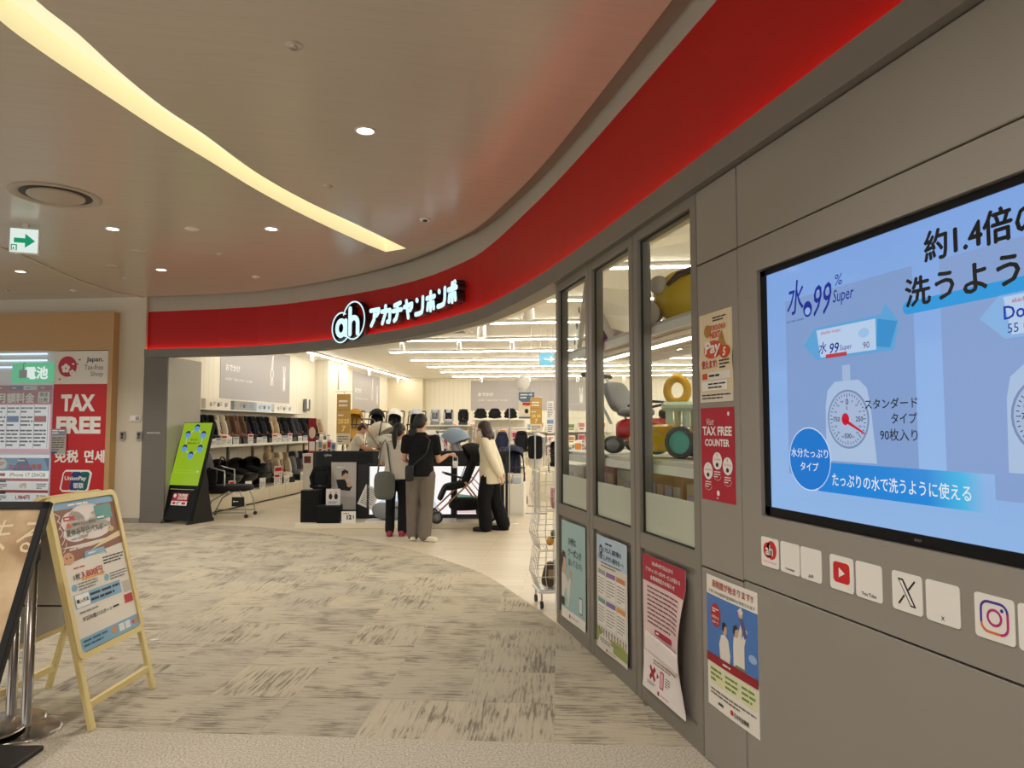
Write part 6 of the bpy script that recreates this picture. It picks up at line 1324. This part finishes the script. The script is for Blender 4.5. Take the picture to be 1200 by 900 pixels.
for k, dx in enumerate((-.02, .09)):
    t = thing('snack_bag', ['dark brown snack bag in the bottom wire basket', 'striped brown snack bag beside it in the bottom basket'][k], 'bag', (1.84 + dx - .06, 6.04 + .1 * k, .164), -.3 + .5 * k)
    MB().sup((0, 0, .11), (.13, .12, .22), [mat('bag_brown', (74, 60, 44), .35), mat('bag_olive', (110, 98, 70), .35)][k], .6, RY(14 - 10 * k)).build('pouch', t); MB().box((.02 - .01 * k, -.058, .12), (.07, .006, .08), ink(150, 130, 100), b=.002).build('print', t)
t = thing('ball_net', 'net of colourful play balls in the middle wire basket', 'toy', (1.84, 6.03, .507), 0)
BC = [(200, 60, 50), (60, 120, 80), (230, 226, 214), (40, 46, 60), (214, 150, 60), (230, 230, 226), (90, 130, 60), (180, 40, 50)]
for k in range(12): a = k * 2.4; r = .085 if k < 7 else .04; MB().sup((r * math.cos(a), r * .8 * math.sin(a), .04 + .068 * (k // 6) + .01 * (k % 3)), (.068, .068, .068), mat('ball_%d' % (k % 8), BC[k % 8], .4), 1).build('ball', t)
for k in range(3):
    t = thing('wipes_pack', ['pink wipes pack leaning in the top wire basket', 'red wipes pack in the middle of the top wire basket', 'dusky red wipes pack at the back of the top wire basket'][k], 'pack', (1.80 + .06 * k, 6.04 + .05 * k, .845), -.2)
    MB().sup((0, 0, .09), (.055, .16, .18), mat('pack_%d' % k, [(190, 120, 124), (150, 70, 74), (120, 66, 66)][k], .35), .35).build('body', t); MB().box((0, -.081, .10), (.03, .004, .08), ink(220, 200, 196)).build('label_print', t)
# ================================================================== TOYS BEHIND THE WINDOWS
us = thing('window_shelf', 'open shelf unit of ride-on toys behind the glass', 'shelf', (2.13, 4.52, 0), 0)
M_SLATW = mat('shelf_slat_pale', (206, 198, 184), .5)
for z, nm in ((1.36, 'lower'), (2.17, 'upper')):
    for k in range(6): MB().box((-.30 + k * .12, 0, z - .012), (.105, 2.66, .024), M_SLATW, b=.002).build('slat', us)
    for x in (-.36, .36): MB().box((x, 0, z - .05), (.02, 2.66, .05), M_HOUSE).build('rail', us)
for y in (-1.32, 1.32):
    for x in (-.36, .36): MB().box((x, y, 1.095), (.035, .035, 2.19), M_HOUSE).build('post', us)
for z in (.62, 1.0): MB().box((0, 0, z), (.72, 2.6, .03), M_WHT).build('shelf_board', us)
t = thing('shelf_lamp', 'lit strip under the upper toy shelf behind the glass', 'light', (2.0, 4.4, 2.085), 0); MB().box((0, 0, .012), (.04, 2.2, .02), M_HOUSE).build('housing', t); MB().box((0, 0, -.004), (.03, 2.15, .01), mat('shelf_tube', (0, 0, 0), .4, emit=14, emcol=(255, 246, 224))).build('tube', t)
YEL = mat('toy_yellow', (222, 168, 22), .3, coat=.3); MINT = mat('toy_mint', (206, 224, 198), .35); TEAL = mat('toy_teal', (96, 190, 176), .35); TOYD = mat('toy_dark_tyre', (70, 72, 74), .5); TOYR = mat('toy_red', (190, 34, 34), .3, coat=.3); TOYC = mat('toy_cream', (222, 214, 196), .4)
# ride-on car, nose towards the camera side of the window
rc = thing('ride_on_car', 'yellow ride-on toy car with teal hubs and ring handle', 'toy car', (2.13, 3.98, 1.361), math.radians(45)); rc.scale = (.88, .88, .95)
mb = MB(); prof = [(-.48, .06), (-.49, .13), (-.45, .18), (-.36, .215), (-.18, .22), (-.02, .18), (.18, .17), (.36, .20), (.46, .17), (.47, .07), (.38, .05), (-.40, .04)]
rings = []
for x, k in ((-.155, .88), (-.13, 1.0), (.13, 1.0), (.155, .88)): rings.append([(x, -p[0] * k, .12 + (p[1] - .12) * k) for p in prof])
mb.ring(rings, YEL, False).build('body', rc); mb = MB(); mb.box((0, .40, .11), (.24, .16, .10), YEL, b=.03); mb.build('bumper', rc)
MB().box((0, .02, .335), (.26, .46, .06), MINT, b=.02).build('deck', rc)
for x, y in ((-.09, .20), (.09, .20), (-.09, .08), (.09, .08)): MB().tube([(x, y, .20), (x, y, .31)], .026, MINT, 10).build('pillar', rc)
MB().tube([(0, .17 + .075 * math.cos(math.radians(q)), .445 + .08 * math.sin(math.radians(q))) for q in range(0, 360, 20)], .030, YEL, 10, closed=True).build('ring_handle', rc)
MB().sup((0, -.22, .25), (.24, .30, .08), TEAL, .5).build('seat', rc)
for y in (.10, -.30):
    for x in (-.165, .165): wheel(rc, (x, y, .105), .105, .06, TOYD, TEAL)
# second toy: red push car with grey stroller seat
pc = thing('push_car', 'red push car with a grey seat and parent handle', 'toy car', (2.12, 4.92, 1.361), math.radians(35)); pc.scale = (1, 1, .72)
MB().sup((0, -.08, .24), (.30, .46, .24), TOYR, .5).build('body', pc); MB().sup((0, .02, .42), (.26, .24, .10), PLG, .6).build('seat', pc); MB().sup((0, .17, .58), (.30, .08, .34), PLG, .5, RX(-18)).build('backrest', pc)
for x in (-.12, .12): MB().tube([(x, .16, .30), (x, .36, .80)], .012, M_ALU, 8).build('push_bar', pc)
MB().tube([(-.18, .37, .82), (.18, .37, .82)], .024, PLK, 10).build('handle', pc); MB().tube([(-.17, -.02, .48), (-.15, -.20, .52), (.15, -.20, .52), (.17, -.02, .48)], .014, PLK, 8).build('guard_bar', pc); MB().sup((0, -.22, .40), (.08, .08, .10), PLK, .7).build('steering_wheel', pc)
for x in (-.15, .15): wheel(pc, (x, -.24, .09), .09, .05); wheel(pc, (x, .12, .09), .09, .05)
# white slide on the upper shelf
sd = thing('toy_slide', 'cream plastic toddler slide on the upper shelf behind the glass', 'toy', (2.09, 5.22, 2.171), 0); sd.scale = (1, .8, .97)
side = [(-.62, 0), (-.50, 0), (-.36, .34), (-.22, .60), (-.12, .66), (.0, .60), (.18, .34), (.50, .10), (.80, .04), (.80, 0), (.44, .02), (.10, .24), (-.08, .48), (-.16, .50), (-.24, .44), (-.40, .12), (-.46, 0)]
for x in (-.20, .20): MB().prism([(-a, b) for a, b in side], -.015, .015, TOYC, M=Matrix.Translation((x, 0, 0)) @ Matrix.Rotation(math.pi / 2, 4, 'Z')).build('side_panel', sd)
mb = MB(); ch = [(-.05, .50), (.08, .38), (.22, .24), (.50, .09), (.80, .03)]; n = len(ch); mb.add([(-.185, -a, b) for a, b in ch] + [(.185, -a, b) for a, b in ch] + [(-.185, -a, b - .02) for a, b in ch] + [(.185, -a, b - .02) for a, b in ch], [(i, i + 1, n + i + 1, n + i) for i in range(n - 1)] + [(2 * n + i, 3 * n + i, 3 * n + i + 1, 2 * n + i + 1) for i in range(n - 1)], TOYC); mb.build('chute', sd)
for k in range(3): MB().box((0, .52 - .09 * k, .12 + .14 * k), (.36, .09, .025), TOYC, b=.005).build('step', sd)
for k in range(3): MB().sup((-.218, .545 - .075 * k, .10 + .13 * k), (.012, .03, .06), ink(130, 122, 110), .8).build('slot', sd)
t = thing('plush_toy', 'purple and brown plush toy under the toddler slide', 'soft toy', (2.0, 5.02, 2.171), .3); MB().sup((0, 0, .09), (.16, .22, .18), mat('plush_purple', (76, 60, 150), .9), .9).build('body', t); MB().sup((0, .15, .11), (.15, .15, .16), mat('plush_brown', (104, 62, 44), .9), 1).build('head', t)
for x in (-.05, .05): MB().sup((x, .19, .19), (.05, .03, .05), mat('plush_brown', (104, 62, 44), .9), 1).build('ear', t)
# yellow rounded rocker
yr = thing('yellow_rocker', 'big yellow rounded rocker toy with grey discs on the upper shelf', 'toy', (2.12, 3.92, 2.171), math.radians(45))
MB().sup((0, -.02, .185), (.34, .66, .37), mat('rocker_yellow', (228, 192, 30), .4), .85).build('body', yr)
for z, y, r in ((.085, .31, .078), (.255, .24, .058)): M = Matrix.Translation((-.09, y, z)) @ Matrix.Rotation(math.pi / 2, 4, 'Y'); mb = MB(); mb.lathe([(.001, -.06), (r * .8, -.06), (r, -.03), (r, .03), (r * .8, .06), (.001, .06)], TOYC, 24); mb.v = [M @ p for p in mb.v]; o = mb.build('disc', yr); mb = MB(); mb.lathe([(r * 1.0, -.028), (r * 1.03, -.02), (r * 1.03, .02), (r * 1.0, .028)], ink(128, 120, 108), 24); mb.v = [M @ p for p in mb.v]; mb.build('rim', o)
MB().tube([(-.155, .17, .24), (-.15, .10, .30), (-.135, .0, .325), (-.12, -.08, .33)], [.012, .022, .02, .008], ink(60, 52, 40), 8).build('brow_stripe', yr)
# boxes under the ride-on car
for k, (y, w, h) in enumerate(((4.10, .46, .26), (4.62, .50, .24), (5.2, .56, .28), (5.85, .5, .22), (3.62, .4, .22))):
    t = thing('toy_carton', ['printed toy carton with animal pictures under the ride-on car', 'flat printed toy carton next to it under the ride-on car', 'pale red toy carton under the push car', 'white toy carton by the window end', 'small toy carton close to the last window post'][k], 'box', (2.10, y - .12, 1.016), 0)
    MB().box((0, 0, h / 2), (.44, w, h), ink(*[(206, 160, 96), (214, 206, 190), (206, 150, 140), (226, 222, 212), (220, 200, 150)][k]), b=.004).build('carton', t)
    for q in range(4): MB().box((-.222, -w * .36 + q * w * .24, h * .45), (.004, w * .19, h * .55), ink(*[(236, 226, 206), (190, 206, 214), (226, 200, 170), (206, 190, 210)][(q + k) % 4])).build('picture', t)
# ================================================================== PEOPLE
def fuse(mb, name, m, voxel, parent, smooth=6):
    me0 = mb.mesh('tmp'); o = bpy.data.objects.new('tmp', me0); COL.objects.link(o)
    md = o.modifiers.new('r', 'REMESH'); md.mode = 'VOXEL'; md.voxel_size = voxel
    ms = o.modifiers.new('s', 'SMOOTH'); ms.factor = .5; ms.iterations = smooth
    dg = bpy.context.evaluated_depsgraph_get(); dg.update(); ev = o.evaluated_get(dg)
    me = bpy.data.meshes.new_from_object(ev); bpy.data.objects.remove(o)
    me.materials.clear(); me.materials.append(m); me.polygons.foreach_set('use_smooth', [True] * len(me.polygons)); me.name = name
    r = bpy.data.objects.new(name, me); COL.objects.link(r)
    if parent is not None: r.parent = parent
    return r
V3 = Vector
def limb(mb, pts, rs, m, flat=1.0):
    for (a, b), (r0, r1) in zip(zip(pts, pts[1:]), zip(rs, rs[1:])):
        a, b = V3(a), V3(b); mb.tube([a, (a + b) / 2, b], [r0, (r0 + r1) / 2, r1], m, 12)
    for p, r in zip(pts, rs): mb.sup(p, (2 * r, 2 * r, 2 * r), m, 1, n=12, k=8)
def hand(mb, wrist, d, nrm, m, side, curl=.5):
    # palm plus five fingers; d = pointing direction, nrm = direction the palm faces
    d = V3(d).normalized(); nrm = V3(nrm); nrm = (nrm - d * nrm.dot(d)).normalized(); lat = d.cross(nrm) * side; w = V3(wrist)
    for k in range(5): mb.sup(w + d * (.02 + .016 * k), (.05 + .006 * k, .05 + .006 * k, .036), m, .9, R=Matrix((lat, d, nrm)).transposed(), n=10, k=7)
    for k, (l, o_) in enumerate(((.066, -.030), (.076, -.010), (.072, .010), (.058, .029))):
        a = w + d * .088 + lat * o_; b = a + (d * math.cos(curl * .7) + nrm * math.sin(curl * .7)) * l * .5; c = b + (d * math.cos(curl * 1.9) + nrm * math.sin(curl * 1.9)) * l * .5
        limb(mb, [a - d * .02, a, b, c], [.0095, .0092, .0088, .0078], m)
    a = w + d * .035 - lat * .026; b = a + (d * .7 - lat * .65 + nrm * .3).normalized() * .038; c = b + (d * .9 - lat * .2 + nrm * .4).normalized() * .030
    limb(mb, [a, b, c], [.0125, .0105, .009], m)
def person(label, loc, rz, J, skin, shirt, trousers, shoe, hair, shoe_kind='shoe', sleeve=.5, hip_w=.11, trouser_w=.085, hem=.86, long_hair=False, mask=False, shirt_fat=1.0, hair_tail=False):
    t = thing('person', label, 'person', loc, rz)
    hd = V3(J['head']); f = V3(J.get('look', (0, 1, 0))).normalized(); up = V3(J.get('up', (0, 0, 1))); rt = f.cross(up).normalized(); up = rt.cross(f).normalized(); R = Matrix((rt, f, up)).transposed()
    def H(x, y, z): return hd + rt * x + f * y + up * z
    b = MB()
    b.sup(H(0, -.005, .03), (.155, .19, .17), skin, 1, R=R, n=18, k=12); b.sup(H(0, .015, -.04), (.125, .15, .15), skin, .95, R=R, n=16, k=10); b.sup(H(0, .05, -.085), (.07, .07, .06), skin, 1, R=R)
    limb(b, [H(0, .085, .02), H(0, .104, -.018)], [.011, .016], skin); b.sup(H(0, .085, -.062), (.05, .022, .02), skin, 1, R=R)
    for s_ in (-1, 1): b.sup(H(.078 * s_, -.005, -.005), (.022, .045, .062), skin, 1, R=R)
    limb(b, [J['neck'], H(0, -.025, -.06)], [.056, .05], skin)
    limb(b, [J['pelvis'], J['waist'], J['chest'], J['neck']], [.11, .095, .095, .05], skin)
    for s_ in 'LR':
        sh_, el, wr = V3(J['sh' + s_]), V3(J['el' + s_]), V3(J['wr' + s_]); limb(b, [V3(J['chest']) + V3((0, 0, .07)), sh_, (sh_ * .45 + el * .55), el, (el * .6 + wr * .4), wr], [.06, .046, .044, .038, .037, .025], skin)
        hip, kn, an, toe = V3(J['hip' + s_]), V3(J['kn' + s_]), V3(J['an' + s_]), V3(J['toe' + s_]); limb(b, [J['pelvis'], hip, (hip + kn) / 2, kn, kn * .65 + an * .35, an], [.1, .085, .07, .052, .05, .036], skin)
        limb(b, [an - V3((0, 0, .035)), toe], [.035, .028], skin)
        hand(b, wr, J['hd' + s_], J['hn' + s_], skin, 1 if s_ == 'R' else -1, J.get('curl' + s_, .6))
    fuse(b, 'body', skin, .0065, t, 3)
    c = MB(); k = shirt_fat
    rings = []; pl, wa, cz, nk = (V3(J[q]) for q in ('pelvis', 'waist', 'chest', 'neck')); sL, sR = V3(J['shL']), V3(J['shR']); ax = (sR - sL).normalized(); fw = V3((0, 0, 1)).cross(ax).normalized()
    low = wa + (pl - wa).normalized() * ((wa - pl).length + hem)
    for p, w, d in ((low, .190 * k, .150 * k), (pl, .188 * k, .148 * k), (wa, .172 * k, .130 * k), ((wa + cz) / 2, .168 * k, .115 * k), (cz, .182 * k, .118 * k), (cz + (nk - cz) * .55, .165, .105), (cz + (nk - cz) * .85, .10, .08), (nk + (nk - cz) * .06, .066, .066)):
        rings.append([p + ax * w * math.cos(a) + fw * d * math.sin(a) for a in [2 * math.pi * q / 20 for q in range(20)]])
    c.ring(rings, shirt, True)
    for s_ in 'LR':
        sh_, el, wr = V3(J['sh' + s_]), V3(J['el' + s_]), V3(J['wr' + s_])
        if sleeve < 1: limb(c, [cz + (sh_ - cz) * .6, sh_, sh_.lerp(el, sleeve)], [.085, .068 * k, .066 * k], shirt)
        else: limb(c, [cz + (sh_ - cz) * .6, sh_, (sh_ + el) / 2, el, el.lerp(wr, .55), el.lerp(wr, .92)], [.085, .066 * k, .062 * k, .056 * k, .05 * k, .043 * k], shirt)
    fuse(c, 'shirt', shirt, .011, t, 4)
    p = MB(); limb(p, [pl + V3((0, 0, .05)), pl], [hip_w + .005, hip_w + .02], trousers)
    for s_ in 'LR':
        hip, kn, an = V3(J['hip' + s_]), V3(J['kn' + s_]), V3(J['an' + s_]); limb(p, [pl, hip, (hip + kn) / 2, kn, (kn + an) / 2, an + V3((0, 0, .01))], [hip_w + .02, hip_w, trouser_w + .012, trouser_w, trouser_w, trouser_w * .98], trousers)
    fuse(p, 'trousers', trousers, .011, t, 4)
    for s_ in 'LR':
        an, toe = V3(J['an' + s_]), V3(J['toe' + s_]); d = (toe - an); d.z = 0; d.normalize(); q = MB(); zf = 0.0
        base = V3((an.x, an.y, 0)); q.sup(base - d * .03 + V3((0, 0, .045)), (.085, .11, .085), shoe, .8, R=Matrix((d.cross(V3((0, 0, 1))), d, V3((0, 0, 1)))).transposed()); q.sup(base + d * .10 + V3((0, 0, .036)), (.10, .20, .070), shoe, .75, R=Matrix((d.cross(V3((0, 0, 1))), d, V3((0, 0, 1)))).transposed()); q.sup(base + d * .055 + V3((0, 0, .014)), (.096, .29, .027), shoe, .6, R=Matrix((d.cross(V3((0, 0, 1))), d, V3((0, 0, 1)))).transposed())
        fuse(q, 'shoe', shoe, .008, t, 2)
    h = MB(); h.sup(H(0, -.018, .045), (.178, .205, .175), hair, 1, R=R, n=18, k=12); h.sup(H(0, -.06, -.005), (.165, .13, .16), hair, .95, R=R)
    if long_hair:
        for x in (-.075, .075): h.sup(H(x, -.025, -.055), (.055, .12, .20), hair, .9, R=R)
        h.sup(H(0, -.075, -.075), (.175, .10, .20), hair, .85, R=R)
        for k_ in range(7): a = math.pi * (k_ / 6) + math.pi; h.sup(H(.09 * math.cos(a), -.03 + .07 * math.sin(a), -.13 - .012 * (k_ % 2)), (.06, .06, .10), hair, 1, R=R)
    if hair_tail: limb(h, [H(0, -.10, .03), H(0, -.135, -.04), H(0, -.12, -.16), H(0, -.10, -.26)], [.035, .042, .036, .016], hair)
    # leave the face free
    fuse(h, 'hair', hair, .009, t, 3)
    for s_ in (-1, 1): MB().sup(H(.031 * s_, .083, .012), (.026, .012, .012), ink(30, 24, 22), 1, R=R, n=8, k=6).build('eye', t); MB().sup(H(.032 * s_, .088, .034), (.036, .008, .006), hair, 1, R=R, n=8, k=5).build('eyebrow', t)
    if mask:
        g = MB(); g.sup(H(0, .062, -.05), (.135, .10, .105), PLW, .9, R=R, n=16, k=10); g.build('face_mask', t)
        for s_ in (-1, 1): MB().tube([H(.066 * s_, .06, -.03), H(.084 * s_, .01, .0), H(.084 * s_, -.02, .005)], .003, PLW, 6).build('ear_loop', t)
    else: MB().sup(H(0, .095, -.058), (.042, .010, .010), mat('lip', (170, 96, 88), .5), 1, R=R, n=10, k=6).build('mouth', t)
    return t
SKIN = mat('skin', (212, 162, 132), .5, noise=.06, nscale=12); HAIRB = mat('hair_black', (22, 19, 19), .45, bump=.5, nscale=40, stretch=(1, 1, .2)); HAIRR = mat('hair_brown', (52, 32, 28), .45, bump=.5, nscale=40, stretch=(1, 1, .2))
def wear(n_, c): return mat('wear_' + n_, c, .85, bump=.5, nscale=9, noise=.10, spec=.2)
YC = -math.radians(13.23)
def std(**k):
    J = dict(pelvis=(0, 0, .93), waist=(0, 0, 1.08), chest=(0, .005, 1.28), neck=(0, -.005, 1.475), head=(0, .02, 1.615), shL=(-.185, 0, 1.40), shR=(.185, 0, 1.40), elL=(-.24, .02, 1.13), elR=(.24, .02, 1.13), wrL=(-.23, .10, .89), wrR=(.23, .10, .89),
             hipL=(-.095, 0, .89), hipR=(.095, 0, .89), knL=(-.11, .02, .48), knR=(.11, .02, .48), anL=(-.12, -.02, .075), anR=(.12, -.02, .075), toeL=(-.14, .14, .03), toeR=(.14, .14, .03), hdL=(0, .1, -1), hdR=(0, .1, -1), hnL=(1, 0, 0), hnR=(-1, 0, 0))
    J.update(k); return J
# man reaching out to the stroller
man = person('person in a black T-shirt and taupe trousers reaching towards the stroller', (1.03, 9.90, 0), YC, std(shL=(-.20, 0, 1.39), shR=(.20, 0, 1.39), elR=(.235, .10, 1.09), wrR=(.35, .20, 1.16), hdR=(.85, .35, .15), hnR=(0, .2, -1), curlR=.9, elL=(-.235, .02, 1.12), wrL=(-.15, .20, 1.04), hdL=(.6, .8, 0), hnL=(0, 0, -1), look=(.25, .96, -.05), anL=(-.10, .03, .075), toeL=(-.11, .20, .03), anR=(.07, -.05, .075), toeR=(.20, -.12, .03), knR=(.09, 0, .48)),
             SKIN, wear('black', (24, 24, 26)), wear('taupe', (118, 108, 98)), mat('cream_clog', (222, 216, 188), .5), HAIRB, sleeve=.55, trouser_w=.092, hip_w=.115, hem=.05)
MB().tube([(-.13, .13, 1.42), (-.02, .02, 1.505), (.14, -.125, 1.38), (.10, -.15, 1.2), (-.12, -.16, 1.0)], .012, PLK, 8, flat=.4).build('bag_strap', man)
MB().sup((-.13, -.17, .93), (.12, .06, .22), PLK, .4).build('belt_pouch', man)
tg = thing('product_leaflet', 'white looped leaflet held out over the stroller handle', 'leaflet', (1.03, 9.90, 0), YC)
MB().tube([(.46, .225, 1.165), (.49, .23, 1.13), (.495, .23, 1.02), (.46, .225, .985), (.425, .22, 1.02), (.43, .22, 1.13)], .020, PLW, 8, closed=True, flat=.25).build('loop', tg); MB().box((.46, .225, 1.03), (.07, .012, .10), WHITE, b=.003).build('sheet', tg)
# companion behind him
w1 = person('person in a white top and black trousers standing half hidden behind the taller one', (.74, 10.42, 0), YC, std(pelvis=(0, 0, .86), waist=(0, 0, 1.0), chest=(0, .005, 1.18), neck=(0, 0, 1.36), head=(.035, .02, 1.49), shL=(-.165, 0, 1.29), shR=(.165, 0, 1.29), elL=(-.22, .0, 1.04), wrL=(-.08, .17, .99), hdL=(.8, .5, 0), hnL=(0, 0, -1), elR=(.2, .05, 1.03), wrR=(.12, .22, 1.0), hdR=(-.6, .7, 0), hnR=(0, 0, -1), hipL=(-.085, 0, .82), hipR=(.085, 0, .82), knL=(-.09, .02, .45), knR=(.09, .02, .45), anL=(-.09, -.02, .075), anR=(.09, -.02, .075), toeL=(-.11, .12, .03), toeR=(.11, .12, .03), look=(.4, .9, -.1)),
           SKIN, wear('white', (214, 208, 196)), wear('black2', (26, 26, 28)), mat('pink_shoe', (150, 40, 62), .6), HAIRB, sleeve=.7, trouser_w=.07, hip_w=.105, hem=.05, hair_tail=True)
tb_ = thing('tote_bag', 'grey green tote bag hanging from the half hidden shopper', 'bag', (.74, 10.42, 0), YC)
MB().sup((-.14, -.20, .73), (.30, .12, .40), wear('tote', (104, 106, 98)), .55).build('pouch', tb_); MB().tube([(-.24, -.19, .88), (-.21, -.10, 1.28), (-.17, .0, 1.375), (-.12, -.10, 1.28), (-.05, -.19, .88)], .012, wear('tote', (104, 106, 98)), 8, flat=.4).build('strap', tb_)
# shopper in a cream shirt, facing the stroller
w2 = person('person in a loose cream shirt, black trousers and face mask beside the stroller', (2.13, 10.60, 0), math.radians(66), std(pelvis=(0, -.02, .90), waist=(0, -.01, 1.03), chest=(0, .02, 1.22), neck=(0, .03, 1.395), head=(0, .075, 1.525), shL=(-.165, .02, 1.33), shR=(.165, .02, 1.33), elL=(-.215, -.10, 1.06), wrL=(-.13, -.21, .83), hdL=(.25, -.3, -.9), hnL=(.3, 1, 0), elR=(.21, -.09, 1.06), wrR=(.12, -.18, .85), hdR=(-.3, -.2, -.9), hnR=(-.5, 1, 0), hipL=(-.09, -.02, .86), hipR=(.09, -.02, .86), knL=(-.10, .05, .46), knR=(.10, -.08, .46), anL=(-.10, .02, .075), toeL=(-.11, .19, .03), anR=(.10, -.21, .085), toeR=(.11, -.09, .03), look=(0, .96, -.28)),
           SKIN, wear('cream', (232, 222, 196)), wear('black3', (24, 24, 27)), mat('black_shoe', (28, 28, 30), .5), HAIRR, sleeve=1, trouser_w=.105, hip_w=.115, hem=.19, long_hair=True, mask=True, shirt_fat=1.1)
# staff member bending over the pram
w3 = person('person in a pale short-sleeved shirt leaning over the white pram', tuple(S(-4.82, 14.55, 0)), RS + math.radians(-78), std(pelvis=(0, -.08, .93), waist=(0, -.02, 1.06), chest=(0, .07, 1.25), neck=(0, .13, 1.41), head=(0, .20, 1.52), shL=(-.17, .10, 1.34), shR=(.17, .10, 1.34), elL=(-.20, .22, 1.14), wrL=(-.14, .42, 1.06), hdL=(.2, 1, -.1), hnL=(0, 0, -1), elR=(.20, .20, 1.14), wrR=(.16, .42, 1.06), hdR=(-.2, 1, -.1), hnR=(0, 0, -1), look=(0, .85, -.5)),
           SKIN, wear('pale', (226, 218, 200)), wear('navy', (40, 42, 54)), mat('white_shoe', (210, 208, 204), .6), HAIRR, sleeve=.55, hem=.05, shirt_fat=1.05)
